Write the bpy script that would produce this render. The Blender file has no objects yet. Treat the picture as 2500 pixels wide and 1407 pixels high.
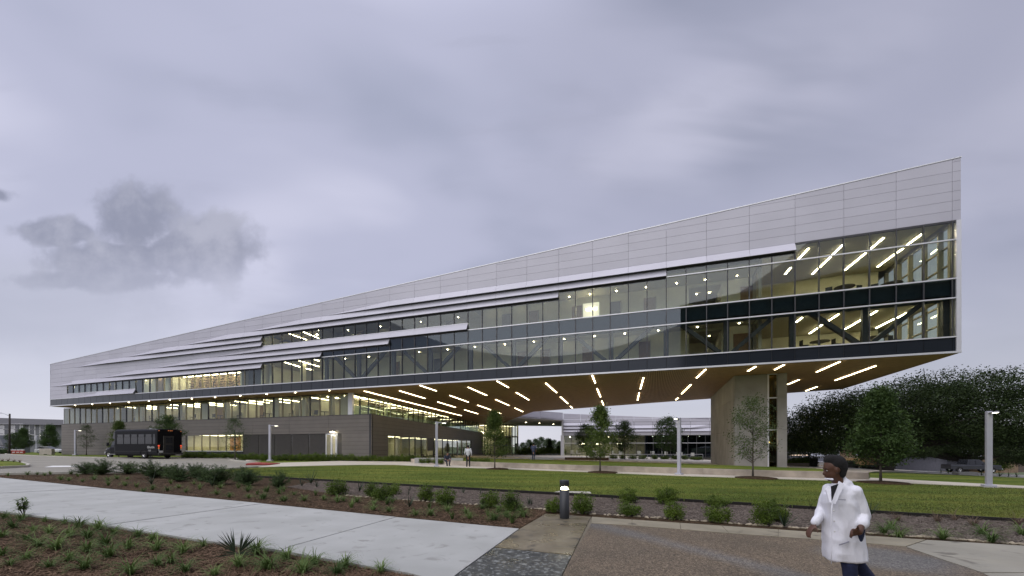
import bpy, bmesh, math, random
import numpy as np
from mathutils import Vector, Matrix, noise as mnoise
random.seed(7); RNG = np.random.default_rng(7)
SC = bpy.context.scene
COL = SC.collection
R = math.radians
V = Vector
# ------------------------------------------------------------------ camera
F, CX, HY, EZ = 990.0, 1250.0, 1091.0, 1.65      # the lens, in units of a 2500 wide picture; eye height
cam_d = bpy.data.cameras.new('camera'); cam = bpy.data.objects.new('camera', cam_d); COL.objects.link(cam)
cam.location = (0, 0, EZ); cam.rotation_euler = (R(90), 0, 0)
cam_d.sensor_width = 36.0; cam_d.lens = F/2500*36.0
cam_d.shift_y = (HY-703.5)/2500
cam_d.clip_start = 0.1; cam_d.clip_end = 6000
SC.camera = cam
SC.view_settings.view_transform = 'Standard'; SC.view_settings.look = 'None'
SC.view_settings.exposure = 0.0; SC.view_settings.gamma = 1.0
try: SC.view_settings.use_curve_mapping = False
except Exception: pass
SC.cycles.max_bounces = 6; SC.cycles.diffuse_bounces = 3; SC.cycles.glossy_bounces = 3
SC.cycles.transmission_bounces = 4; SC.cycles.transparent_max_bounces = 16
SC.cycles.caustics_reflective = False; SC.cycles.caustics_refractive = False
SC.cycles.sample_clamp_indirect = 4.0
# ------------------------------------------------------------------ world: dusk overcast sky
SUN_EL, SUN_AZ = R(50), R(215)
world = bpy.data.worlds.new('World'); SC.world = world; world.use_nodes = True
def build_world():
    nt = world.node_tree; nt.nodes.clear(); N = nt.nodes; L = nt.links
    def m(op, a=None, b=None, c=None):
        n = N.new('ShaderNodeMath'); n.operation = op
        for i, x in enumerate((a, b, c)):
            if x is None: continue
            if isinstance(x, (int, float)): n.inputs[i].default_value = x
            else: L.new(x, n.inputs[i])
        return n.outputs[0]
    out = N.new('ShaderNodeOutputWorld')
    tc = N.new('ShaderNodeTexCoord'); sp = N.new('ShaderNodeSeparateXYZ'); L.new(tc.outputs['Generated'], sp.inputs[0])
    x, y, z = sp.outputs
    zz = m('MAXIMUM', z, 0.0); den = m('ADD', zz, 0.22)
    px, py = m('DIVIDE', x, den), m('DIVIDE', y, den)
    cb = N.new('ShaderNodeCombineXYZ'); L.new(px, cb.inputs[0]); L.new(py, cb.inputs[1])
    def noise(vec, scale, detail=5, rough=.5, dist=0., off=(0, 0, 0), sc=(1, 1, 1)):
        mp = N.new('ShaderNodeMapping'); L.new(vec, mp.inputs[0]); mp.inputs['Location'].default_value = off; mp.inputs['Scale'].default_value = sc
        n = N.new('ShaderNodeTexNoise'); n.inputs['Scale'].default_value = scale; n.inputs['Detail'].default_value = detail
        n.inputs['Roughness'].default_value = rough; n.inputs['Distortion'].default_value = dist
        L.new(mp.outputs[0], n.inputs['Vector']); return n.outputs['Fac']
    def ramp(v, *st):
        r = N.new('ShaderNodeValToRGB'); L.new(v, r.inputs[0]); e = r.color_ramp.elements
        r.color_ramp.interpolation = 'EASE'
        while len(e) < len(st): e.new(.5)
        for k, (p, c) in enumerate(st):
            e[k].position = p; e[k].color = (*c, 1) if not isinstance(c, (int, float)) else (c, c, c, 1)
        return r.outputs[0]
    def mix(f, a, b, mode='MIX'):
        n = N.new('ShaderNodeMix'); n.data_type = 'RGBA'; n.blend_type = mode
        if isinstance(f, (int, float)): n.inputs[0].default_value = f
        else: L.new(f, n.inputs[0])
        for i, c in ((6, a), (7, b)):
            if isinstance(c, tuple): n.inputs[i].default_value = (*c, 1)
            else: L.new(c, n.inputs[i])
        return n.outputs[2]
    # broad soft bands of overcast
    big = noise(cb.outputs[0], .8, 3, .45, .3, (3.1, 1.7, 0), (1, 1.5, 1))
    med = noise(cb.outputs[0], 1.9, 3, .42, .2, (7.3, 2.2, 0), (1, 1.7, 1))
    f = m('ADD', m('MULTIPLY', big, .76), m('MULTIPLY', med, .24))
    col = ramp(f, (.34, (.310, .332, .440)), (.48, (.420, .432, .560)), (.62, (.530, .535, .665)))
    hi_ = ramp(zz, (.70, 1.), (1., 2.6))
    low = ramp(zz, (0.0, (.640, .638, .705)), (.12, (.560, .570, .655)), (.40, (.420, .440, .560)))
    fl = ramp(zz, (.0, .88), (.45, .0))
    col = mix(fl, col, low)
    col = mix(1.0, col, hi_, 'MULTIPLY')
    # darker towards the right of the sky, a heavier bank high up on the right
    az = m('ARCTAN2', x, m('ADD', y, .0001))
    dk = ramp(m('MULTIPLY', m('ADD', az, .25), .8), (.0, 1.05), (.45, .92), (1.0, .82))
    col = mix(1.0, col, dk, 'MULTIPLY')
    bank = noise(cb.outputs[0], 1.35, 4, .45, .2, (1.2, 8.4, 0), (.7, 2.0, 1))
    bank_m = m('MULTIPLY', ramp(bank, (.47, 0.), (.66, 1.)), m('MULTIPLY', ramp(az, (.05, 0.), (.5, 1.)), ramp(zz, (.42, .0), (.58, 1.))))
    col = mix(m('MULTIPLY', bank_m, .9), col, (.235, .255, .345))
    # cumulus bank low on the left of the view
    ys = m('MAXIMUM', y, .02)
    u, v = m('DIVIDE', x, ys), m('DIVIDE', z, ys)
    cb2 = N.new('ShaderNodeCombineXYZ'); L.new(u, cb2.inputs[0]); L.new(v, cb2.inputs[1])
    nn = noise(cb2.outputs[0], 6.0, 7, .55, .1); n2 = noise(cb2.outputs[0], 17.0, 5, .6, .2, (4, 4, 0))
    def blob(cu, cv, ru, rv):
        a = m('DIVIDE', m('SUBTRACT', u, cu), ru); b = m('DIVIDE', m('SUBTRACT', v, cv), rv)
        return m('SUBTRACT', 1.0, m('SQRT', m('ADD', m('MULTIPLY', a, a), m('MULTIPLY', b, b))))
    bs = [blob(-.93, .56, .15, .115), blob(-.78, .475, .22, .10), blob(-.96, .46, .26, .07), blob(-1.12, .53, .13, .05), blob(-1.27, .62, .07, .03), blob(-1.0, .41, .3, .04)]
    hz = m('MULTIPLY', ramp(m('ADD', blob(-1.2, .36, .55, .17), m('MULTIPLY', nn, .6)), (.3, 0.), (1.1, .55)), m('GREATER_THAN', y, .05))
    col = mix(hz, col, (.390, .405, .500))
    mx = bs[0]
    for b in bs[1:]: mx = m('MAXIMUM', mx, b)
    edge = m('ADD', mx, m('MULTIPLY', m('SUBTRACT', nn, .5), 2.3))
    mask = m('MULTIPLY', ramp(edge, (.0, 0.), (.42, .85)), m('MULTIPLY', m('GREATER_THAN', y, .05), ramp(v, (.34, .25), (.50, 1.))))
    shade = ramp(m('ADD', m('MULTIPLY', n2, .15), m('MULTIPLY', nn, .85)), (.40, (.235, .248, .330)), (.64, (.390, .398, .485)))
    col = mix(mask, col, shade)
    wn = noise(cb2.outputs[0], 3.2, 6, .55, .2, (2.3, 5.1, 0), (.6, 1.9, 1))
    wm = m('MULTIPLY', ramp(wn, (.54, 0.), (.72, .2)), ramp(zz, (.16, 0.), (.30, 1.)))
    col = mix(wm, col, (.300, .312, .400))
    col = mix(m('GREATER_THAN', m('MULTIPLY', z, -1), .002), col, (.10, .10, .10))
    sky = N.new('ShaderNodeTexSky'); sky.sky_type = 'NISHITA'; sky.sun_disc = False
    sky.sun_elevation = SUN_EL; sky.sun_rotation = SUN_AZ
    b1 = N.new('ShaderNodeBackground'); L.new(col, b1.inputs[0]); b1.inputs[1].default_value = 1.1
    b2 = N.new('ShaderNodeBackground'); L.new(sky.outputs[0], b2.inputs[0]); b2.inputs[1].default_value = .006
    ad = N.new('ShaderNodeAddShader'); L.new(b1.outputs[0], ad.inputs[0]); L.new(b2.outputs[0], ad.inputs[1])
    L.new(ad.outputs[0], out.inputs[0])
build_world()
sun_d = bpy.data.lights.new('sun', 'SUN'); sun = bpy.data.objects.new('sun', sun_d); COL.objects.link(sun)
sun_d.energy = 1.9; sun_d.angle = R(75); sun_d.color = (1., .965, .90)
_sd = V((math.sin(SUN_AZ)*math.cos(SUN_EL), math.cos(SUN_AZ)*math.cos(SUN_EL), math.sin(SUN_EL)))
sun.rotation_euler = (-_sd).to_track_quat('-Z', 'Y').to_euler(); sun.location = (0, 0, 60)

# ------------------------------------------------------------------ helpers
MATS = {}
def mat(name, c, rough=.7, metal=0., var=.12, scale=3., bump=0., bscale=40., spec=.5, c2=None, objvar=0., trans=0., stretch=None):
    """procedural surface: base colour broken up by noise, optional relief and per-object variation"""
    if name in MATS: return MATS[name]
    mt = bpy.data.materials.new(name); mt.use_nodes = True; nt = mt.node_tree; N = nt.nodes; L = nt.links
    b = N['Principled BSDF']; b.inputs['Roughness'].default_value = rough; b.inputs['Metallic'].default_value = metal
    b.inputs['Specular IOR Level'].default_value = spec
    g = N.new('ShaderNodeNewGeometry'); mp = N.new('ShaderNodeMapping'); L.new(g.outputs['Position'], mp.inputs[0])
    if stretch: mp.inputs['Scale'].default_value = stretch
    n = N.new('ShaderNodeTexNoise'); n.inputs['Scale'].default_value = scale; n.inputs['Detail'].default_value = 5; L.new(mp.outputs[0], n.inputs['Vector'])
    r = N.new('ShaderNodeValToRGB'); e = r.color_ramp.elements; e[0].position = .3; e[1].position = .7
    cb = c2 if c2 else tuple(min(1, x*(1+var)) for x in c)
    ca = c if c2 else tuple(x*(1-var) for x in c)
    e[0].color = (*ca, 1); e[1].color = (*cb, 1); L.new(n.outputs['Fac'], r.inputs[0]); col = r.outputs[0]
    if objvar:
        oi = N.new('ShaderNodeObjectInfo'); hs = N.new('ShaderNodeHueSaturation')
        mr = N.new('ShaderNodeMapRange'); L.new(oi.outputs['Random'], mr.inputs[0]); mr.inputs[3].default_value = 1-objvar; mr.inputs[4].default_value = 1+objvar
        L.new(mr.outputs[0], hs.inputs['Value']); L.new(col, hs.inputs['Color']); col = hs.outputs[0]
    L.new(col, b.inputs['Base Color'])
    if bump:
        n2 = N.new('ShaderNodeTexNoise'); n2.inputs['Scale'].default_value = bscale; n2.inputs['Detail'].default_value = 4; L.new(mp.outputs[0], n2.inputs['Vector'])
        bp = N.new('ShaderNodeBump'); bp.inputs['Strength'].default_value = bump; bp.inputs['Distance'].default_value = .02
        L.new(n2.outputs['Fac'], bp.inputs['Height']); L.new(bp.outputs[0], b.inputs['Normal'])
    if trans:
        tr = N.new('ShaderNodeBsdfTranslucent'); L.new(col, tr.inputs[0]); mx = N.new('ShaderNodeMixShader'); mx.inputs[0].default_value = trans
        L.new(b.outputs[0], mx.inputs[1]); L.new(tr.outputs[0], mx.inputs[2]); L.new(mx.outputs[0], N['Material Output'].inputs[0])
    MATS[name] = mt; return mt
def emit(name, c, s, base=(.6, .6, .55)):
    if name in MATS: return MATS[name]
    mt = bpy.data.materials.new(name); mt.use_nodes = True; b = mt.node_tree.nodes['Principled BSDF']
    b.inputs['Base Color'].default_value = (*base, 1); b.inputs['Emission Color'].default_value = (*c, 1); b.inputs['Emission Strength'].default_value = s
    MATS[name] = mt; return mt
def glass(name, tint=(.80, .86, .82), ior=1.55, refl=(.85, .88, .92), tr=1.0, rough=.0, wav=0.):
    """architectural sheet glass: clear tinted transmission with Fresnel reflection"""
    if name in MATS: return MATS[name]
    mt = bpy.data.materials.new(name); mt.use_nodes = True; nt = mt.node_tree; N = nt.nodes; L = nt.links; N.clear()
    o = N.new('ShaderNodeOutputMaterial'); t = N.new('ShaderNodeBsdfTransparent'); t.inputs[0].default_value = (*[x*tr for x in tint], 1)
    g = N.new('ShaderNodeBsdfGlossy'); g.inputs[0].default_value = (*refl, 1); g.inputs['Roughness'].default_value = rough
    ge0 = N.new('ShaderNodeNewGeometry'); dt = N.new('ShaderNodeVectorMath'); dt.operation = 'DOT_PRODUCT'
    L.new(ge0.outputs['Incoming'], dt.inputs[0]); L.new(ge0.outputs['Normal'], dt.inputs[1])
    def mm(op, a, b):
        q = N.new('ShaderNodeMath'); q.operation = op
        for i, w in enumerate((a, b)):
            if isinstance(w, (int, float)): q.inputs[i].default_value = w
            elif w is not None: L.new(w, q.inputs[i])
        return q.outputs[0]
    f0 = ((ior-1)/(ior+1))**2
    fr_o = mm('ADD', mm('MULTIPLY', mm('POWER', mm('SUBTRACT', 1.0, mm('ABSOLUTE', dt.outputs['Value'], 0)), 4.0), 1-f0), f0)
    if wav:
        ge = N.new('ShaderNodeNewGeometry'); n = N.new('ShaderNodeTexNoise'); n.inputs['Scale'].default_value = .5; n.inputs['Detail'].default_value = 1; L.new(ge.outputs['Position'], n.inputs['Vector'])
        bp = N.new('ShaderNodeBump'); bp.inputs['Strength'].default_value = wav; bp.inputs['Distance'].default_value = .02
        L.new(n.outputs['Fac'], bp.inputs['Height']); L.new(bp.outputs[0], g.inputs['Normal'])
    m = N.new('ShaderNodeMixShader'); L.new(fr_o, m.inputs[0]); L.new(t.outputs[0], m.inputs[1]); L.new(g.outputs[0], m.inputs[2]); L.new(m.outputs[0], o.inputs[0])
    MATS[name] = mt; return mt

WL = {}          # world position of objects whose children are given in world coordinates
class MB:
    """collects faces; build() links them as one mesh object"""
    def __init__(s): s.v = []; s.f = []; s.m = []; s.sm = []
    def face(s, pts, m=0, smooth=False):
        i = len(s.v); s.v += [tuple(p) for p in pts]; s.f.append(tuple(range(i, i+len(pts)))); s.m.append(m); s.sm.append(smooth)
    def hexa(s, p, m=0):
        """p: 8 points, bottom 0-3 counter-clockwise, top 4-7"""
        i = len(s.v); s.v += [tuple(q) for q in p]
        for f in ((3, 2, 1, 0), (4, 5, 6, 7), (0, 1, 5, 4), (1, 2, 6, 5), (2, 3, 7, 6), (3, 0, 4, 7)):
            s.f.append(tuple(i+k for k in f)); s.m.append(m); s.sm.append(False)
    def box(s, c, d, rz=0, m=0, bev=0):
        c = V(c); cs, sn = math.cos(rz), math.sin(rz); x, y, z = d[0]/2, d[1]/2, d[2]/2
        if bev:
            return s.bevbox(c, d, rz, m, bev)
        P = []
        for zz in (-z, z):
            for (a, b) in ((-x, -y), (x, -y), (x, y), (-x, y)):
                P.append((c.x+a*cs-b*sn, c.y+a*sn+b*cs, c.z+zz))
        s.hexa(P, m)
    def bevbox(s, c, d, rz, m, bv):
        cs, sn = math.cos(rz), math.sin(rz); x, y, z = d[0]/2, d[1]/2, d[2]/2
        rings = []
        for (zz, ins) in ((-z, bv), (-z+bv, 0), (z-bv, 0), (z, bv)):
            X, Y = x-ins, y-ins; b = bv
            ring = [(-X+b, -Y), (X-b, -Y), (X, -Y+b), (X, Y-b), (X-b, Y), (-X+b, Y), (-X, Y-b), (-X, -Y+b)]
            rings.append([(c.x+a*cs-q*sn, c.y+a*sn+q*cs, c.z+zz) for a, q in ring])
        s.rings(rings, m, False)
    def rings(s, rings, m=0, smooth=True, cap=True):
        n = len(rings[0]); i = len(s.v)
        for r in rings: s.v += [tuple(p) for p in r]
        for a in range(len(rings)-1):
            for k in range(n):
                k2 = (k+1) % n
                s.f.append((i+a*n+k, i+a*n+k2, i+(a+1)*n+k2, i+(a+1)*n+k)); s.m.append(m); s.sm.append(smooth)
        if cap:
            s.f.append(tuple(i+n-1-k for k in range(n))); s.m.append(m); s.sm.append(False)
            s.f.append(tuple(i+(len(rings)-1)*n+k for k in range(n))); s.m.append(m); s.sm.append(False)
    def tube(s, pts, rad, seg=8, m=0, smooth=True):
        pts = [V(p) for p in pts]; rad = rad if isinstance(rad, (list, tuple)) else [rad]*len(pts); rs = []
        for k, p in enumerate(pts):
            d = (pts[min(k+1, len(pts)-1)]-pts[max(k-1, 0)]); d = d.normalized() if d.length > 1e-9 else V((0, 0, 1))
            a = d.orthogonal().normalized() if k == 0 else (a-d*a.dot(d)).normalized()
            b = d.cross(a)
            rs.append([p+(a*math.cos(t)+b*math.sin(t))*rad[k] for t in [2*math.pi*q/seg for q in range(seg)]])
        s.rings(rs, m, smooth)
    def bar(s, p0, p1, w, h, m=0, up=(0, 0, 1)):
        p0, p1 = V(p0), V(p1); d = (p1-p0).normalized(); a = d.cross(V(up)).normalized()*w/2; b = a.cross(d).normalized()*h/2
        s.hexa([p0-a-b, p0+a-b, p0+a+b, p0-a+b, p1-a-b, p1+a-b, p1+a+b, p1-a+b], m)
    def ell(s, c, r, seg=16, rg=10, m=0, rot=None):
        c = V(c); rs = []
        for k in range(rg+1):
            t = math.pi*k/rg; t = min(max(t, .03), math.pi-.03); ring = []
            for q in range(seg):
                a = 2*math.pi*q/seg; p = V((r[0]*math.sin(t)*math.cos(a), r[1]*math.sin(t)*math.sin(a), -r[2]*math.cos(t)))
                if rot: p = rot @ p
                ring.append(c+p)
            rs.append(ring)
        s.rings(rs, m, True)
    def cap(s, p0, p1, r0, r1, seg=14, m=0, sq=1.0):
        """tapered limb with rounded ends"""
        p0, p1 = V(p0), V(p1); d = (p1-p0); Ln = d.length; d = d.normalized(); a = d.orthogonal().normalized(); b = d.cross(a); rs = []
        st = [(-r0*math.cos(t), r0*math.sin(t)) for t in (.15, .6, 1.1)] + [(0, r0), (Ln*.33, r0+(r1-r0)*.3), (Ln*.66, r0+(r1-r0)*.68), (Ln, r1)] + [(Ln+r1*math.cos(t), r1*math.sin(t)) for t in (1.1, .6, .15)]
        for (o, r) in st: rs.append([p0+d*o+(a*math.cos(t)+b*math.sin(t))*r for t in [2*math.pi*q/seg for q in range(seg)]])
        s.rings(rs, m, True)
    def build(s, name, mats, parent=None, origin=None, local=False, kind=None, label=None):
        if not isinstance(mats, (list, tuple)): mats = [mats]
        vv = np.array(s.v, dtype=float)
        pw = V((0, 0, 0)) if (parent is None or local) else WL.get(parent.name, V((0, 0, 0)))
        if local and parent is None and origin is None: o = V((0, 0, 0))
        elif origin is not None: o = V(origin)
        else:
            c = (vv.min(0)+vv.max(0))/2; o = V((c[0], c[1], vv[:, 2].min()))
        me = bpy.data.meshes.new(name); me.from_pydata([tuple(x) for x in (vv-np.array(o))], [], s.f)
        me.polygons.foreach_set('material_index', s.m); me.polygons.foreach_set('use_smooth', s.sm)
        for x in mats: me.materials.append(x)
        me.update()
        ob = bpy.data.objects.new(name, me); COL.objects.link(ob)
        if parent is not None: ob.parent = parent
        ob.location = o-pw if not local else o
        if not local: WL[ob.name] = o
        if kind: ob['kind'] = kind
        if label: ob['label'] = label
        return ob
def tag(o, label=None, cat=None, group=None, kind=None):
    if label: o['label'] = label
    if cat: o['category'] = cat
    if group: o['group'] = group
    if kind: o['kind'] = kind
    return o
def thing(name, loc, label, cat, group=None, rz=0):
    o = bpy.data.objects.new(name, None); COL.objects.link(o); o.location = loc; o.rotation_euler = (0, 0, rz)
    o.empty_display_size = .3; WL[o.name] = V(loc); return tag(o, label, cat, group)
def kids(o): return [c for c in KID.get(o.name, [])]
def copy_tree(o, parent=None):
    c = o.copy(); COL.objects.link(c)
    if parent is not None: c.parent = parent
    for ch in o.children: copy_tree(ch, c)
    return c
def dup(o, loc, rz=None, sc=None, label=None, group=None, cat=None):
    c = copy_tree(o); c.location = loc
    if rz is not None: c.rotation_euler = (0, 0, rz)
    if sc is not None: c.scale = (sc, sc, sc) if not isinstance(sc, tuple) else sc
    return tag(c, label, cat, group)
def quads_obj(name, P, mats, midx=None, parent=None, local=True, kind=None, loc=(0, 0, 0), tri=False):
    """P: (n,4,3) or (n,3,3) array of faces -> one mesh, fast"""
    n, k = P.shape[0], P.shape[1]; me = bpy.data.meshes.new(name); me.vertices.add(n*k); me.vertices.foreach_set('co', P.reshape(-1).astype(np.float32))
    me.loops.add(n*k); me.loops.foreach_set('vertex_index', np.arange(n*k, dtype=np.int32)); me.polygons.add(n)
    me.polygons.foreach_set('loop_start', np.arange(0, n*k, k, dtype=np.int32)); me.polygons.foreach_set('loop_total', np.full(n, k, dtype=np.int32))
    for x in (mats if isinstance(mats, (list, tuple)) else [mats]): me.materials.append(x)
    if midx is not None: me.polygons.foreach_set('material_index', np.asarray(midx, dtype=np.int32))
    me.update(calc_edges=True); ob = bpy.data.objects.new(name, me); COL.objects.link(ob)
    if parent is not None: ob.parent = parent
    ob.location = loc
    if kind: ob['kind'] = kind
    return ob
# ------------------------------------------------------------------ terrain: gently tilted site, falling away on the right
def T(x, y):
    return .06-.0115*max(x, -50)-.0045*min(y, 120)-.034*min(max(x-30, 0), 80)
def G(px, py, off=0.):
    """point of the ground seen at a place of the photograph"""
    u, v = (px-CX)/F, -(py-HY)/F
    a, b = 1.0, 1.0
    f = lambda d: EZ+v*d-T(u*d, d)
    while f(b) > 0 and b < 600: a = b; b *= 1.15
    for _ in range(40):
        c = (a+b)/2
        if f(c) > 0: a = c
        else: b = c
    d = (a+b)/2; return V((u*d, d, T(u*d, d)+off))
def PZ(px, py, z):
    d = (z-EZ)/(-(py-HY)/F); return V(((px-CX)/F*d, d, z))
def at(px, py, d): return V(((px-CX)/F*d, d, EZ-(py-HY)/F*d))
def drape(name, pts, off, mats, thick=0., kind='structure', parent=None, label=None):
    """flat sheet (or slab with sides) laid on the terrain; pts: plan points"""
    bm = bmesh.new(); vs = [bm.verts.new((p[0], p[1], 0)) for p in pts]
    fc = bm.faces.new(vs)
    if fc.normal.z < 0 or fc.calc_area() == 0: pass
    bm.normal_update()
    if fc.normal.z < 0: fc.normal_flip()
    bmesh.ops.triangulate(bm, faces=bm.faces[:])
    for co, no in (((-50, 0, 0), (1, 0, 0)), ((30, 0, 0), (1, 0, 0)), ((110, 0, 0), (1, 0, 0)), ((0, 120, 0), (0, 1, 0))):
        bmesh.ops.bisect_plane(bm, geom=bm.verts[:]+bm.edges[:]+bm.faces[:], plane_co=co, plane_no=no)
    for w in bm.verts: w.co.z = T(w.co.x, w.co.y)+off
    if thick:
        r = bmesh.ops.extrude_face_region(bm, geom=bm.faces[:])
        for e in r['geom']:
            if isinstance(e, bmesh.types.BMVert): e.co.z -= thick
        bmesh.ops.recalc_face_normals(bm, faces=bm.faces[:])
    c = sum((w.co for w in bm.verts), V())/len(bm.verts)
    pw = WL.get(parent.name, V((0, 0, 0))) if parent is not None else V((0, 0, 0))
    for w in bm.verts: w.co -= c
    me = bpy.data.meshes.new(name); bm.to_mesh(me); bm.free(); me.materials.append(mats)
    ob = bpy.data.objects.new(name, me); COL.objects.link(ob); ob.location = c-pw; WL[ob.name] = V(c)
    if parent is not None: ob.parent = parent
    if kind and parent is None: ob['kind'] = kind
    if label: ob['label'] = label
    return ob
def gp(*pts): return [G(a, b) for a, b in pts]
def text_mesh(name, s, size, m, parent, loc, rot, ext=.004):
    c = bpy.data.curves.new(name, 'FONT'); c.body = s; c.size = size; c.extrude = ext; c.align_x = 'CENTER'; c.align_y = 'CENTER'
    t = bpy.data.objects.new(name+'_tmp', c); COL.objects.link(t); dg = bpy.context.evaluated_depsgraph_get()
    me = bpy.data.meshes.new_from_object(t.evaluated_get(dg)); bpy.data.objects.remove(t)
    me.materials.clear(); me.materials.append(m); o = bpy.data.objects.new(name, me); COL.objects.link(o); o.parent = parent; o.location = loc; o.rotation_euler = rot; return o
ORD = ['first', 'second', 'third', 'fourth', 'fifth', 'sixth', 'seventh', 'eighth', 'ninth', 'tenth', 'eleventh', 'twelfth', 'thirteenth', 'fourteenth', 'fifteenth', 'sixteenth', 'seventeenth', 'eighteenth', 'nineteenth', 'twentieth']
ORD += ['twenty-'+x for x in ORD[:9]]+['thirtieth']+['thirty-'+x for x in ORD[:9]]+['fortieth']+['forty-'+x for x in ORD[:9]]+['fiftieth']+['fifty-'+x for x in ORD[:9]]
# ------------------------------------------------------------------ materials
WARM = (1.0, .80, .46)
M_PANEL = mat('silver_metal_panel', (.485, .475, .54), .42, .10, .04, .35, objvar=.035)
M_JOINT = mat('dark_joint', (.05, .05, .055), .8)
M_TRIM = mat('white_metal_trim', (.70, .70, .74), .35, .3, .03)
M_FASCIA = mat('blue_grey_spandrel', (.020, .024, .031), .10, .0, .06, .5, objvar=.10, spec=.55)
M_SIDING = mat('brown_grey_siding', (.175, .157, .143), .5, .2, .06, .8, objvar=.05)
M_LOUV = mat('dark_louvre', (.115, .108, .102), .5, .3, .08)
M_MULL = mat('dark_mullion', (.06, .06, .065), .4, .4, .05)
M_MULLT = mat('tan_mullion', (.30, .27, .20), .5, .2, .05)
M_WOOD = mat('brown_soffit_slats', (.40, .255, .125), .6, 0, .16, 2.)
M_STEEL = mat('dark_blue_steel', (.022, .025, .031), .5, .2, .1)
M_BEIGE = mat('beige_interior_wall', (.62, .60, .47), .9, 0, .05)
M_GREYW = mat('grey_interior_wall', (.33, .32, .28), .9, 0, .05)
M_CEIL = mat('interior_ceiling', (.42, .39, .30), .9, 0, .04)
M_CEILW = mat('white_interior_ceiling', (.75, .70, .56), .9, 0, .04)
M_FLOOR = mat('interior_floor', (.25, .22, .17), .6, 0, .1)
M_CONC = mat('board_concrete', (.285, .275, .258), .85, 0, .16, .7, .25, 25)
M_WALLC = mat('seat_wall_concrete', (.40, .345, .285), .85, 0, .25, 1.6, .2, 30)
M_DOOR = mat('wood_door', (.20, .12, .06), .5, 0, .15, 6)
M_LIGHT = emit('linear_lamp_glow', (1., .83, .50), 13.)
M_LIGHTIN = emit('interior_lamp_glow', (1., .88, .58), 30.)
M_SOFTIN = emit('soft_ceiling_light', (1., .89, .60), 8.)
M_DOWN = emit('downlight_glow', (1., .86, .58), 22.)
GL = glass('clear_facade_glass', (.90, .93, .88), 1.55, (.78, .82, .90), wav=.012)
GLS = glass('spandrel_zone_glass', (.42, .50, .54), 1.62, (.75, .80, .90), wav=.012)
GLP = glass('podium_glass', (.93, .95, .88), 1.45, (.85, .87, .90), wav=.05)
GLR = glass('balustrade_glass', (.82, .90, .86), 1.45, (.8, .88, .85))
# ------------------------------------------------------------------ ground, roads, paths
def mat_grass():
    mt = bpy.data.materials.new('mown_grass'); mt.use_nodes = True; nt = mt.node_tree; N = nt.nodes; L = nt.links; b = N['Principled BSDF']
    b.inputs['Roughness'].default_value = .9; b.inputs['Specular IOR Level'].default_value = .1
    g = N.new('ShaderNodeNewGeometry')
    def nz(s, d=5, sc=(1, 1, 1)):
        mp = N.new('ShaderNodeMapping'); mp.inputs['Scale'].default_value = sc; L.new(g.outputs['Position'], mp.inputs[0])
        n = N.new('ShaderNodeTexNoise'); n.inputs['Scale'].default_value = s; n.inputs['Detail'].default_value = d; L.new(mp.outputs[0], n.inputs['Vector']); return n.outputs['Fac']
    r = N.new('ShaderNodeValToRGB'); e = r.color_ramp.elements; e[0].position = .30; e[0].color = (.040, .062, .013, 1); e[1].position = .62; e[1].color = (.165, .180, .034, 1)
    e2 = e.new(.46); e2.color = (.088, .125, .020, 1)
    a = N.new('ShaderNodeMath'); a.operation = 'MULTIPLY_ADD'; L.new(nz(.35, 6, (.5, 1.4, 1)), a.inputs[0]); a.inputs[1].default_value = .62
    a2 = N.new('ShaderNodeMath'); a2.operation = 'MULTIPLY'; a2.inputs[1].default_value = .38; L.new(nz(5., 6), a2.inputs[0]); L.new(a2.outputs[0], a.inputs[2])
    L.new(a.outputs[0], r.inputs[0]); L.new(r.outputs[0], b.inputs['Base Color'])
    bp = N.new('ShaderNodeBump'); bp.inputs['Strength'].default_value = .8; bp.inputs['Distance'].default_value = .05; L.new(nz(22, 5), bp.inputs['Height']); L.new(bp.outputs[0], b.inputs['Normal'])
    return mt
M_GRASS = mat_grass()
M_MULCH = mat('pine_mulch', (.024, .016, .009), .95, 0, 0, 9., 1.0, 55, spec=.1, c2=(.085, .056, .033))
M_SOILG = mat('grey_straw_mulch', (.050, .040, .033), .95, 0, 0, 9., 1.0, 55, spec=.1, c2=(.155, .125, .105))
M_PATH = mat('pale_concrete', (.37, .375, .355), .8, 0, .07, 1.3, .15, 60)
M_WALK = mat('beige_walk_concrete', (.50, .455, .38), .85, 0, .08, 1., .1, 40)
M_ROAD = mat('road_concrete', (.24, .225, .19), .85, 0, .12, .5, .2, 30)
M_EDGE = mat('black_edging', (.012, .010, .009), .9)
M_KERB = mat('kerb_concrete', (.42, .40, .35), .85, 0, .1)
M_RED = mat('red_kerb_paint', (.28, .035, .03), .7)
M_FAR = mat('far_ground', (.07, .09, .035), .95, 0, .3, .03)
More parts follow.
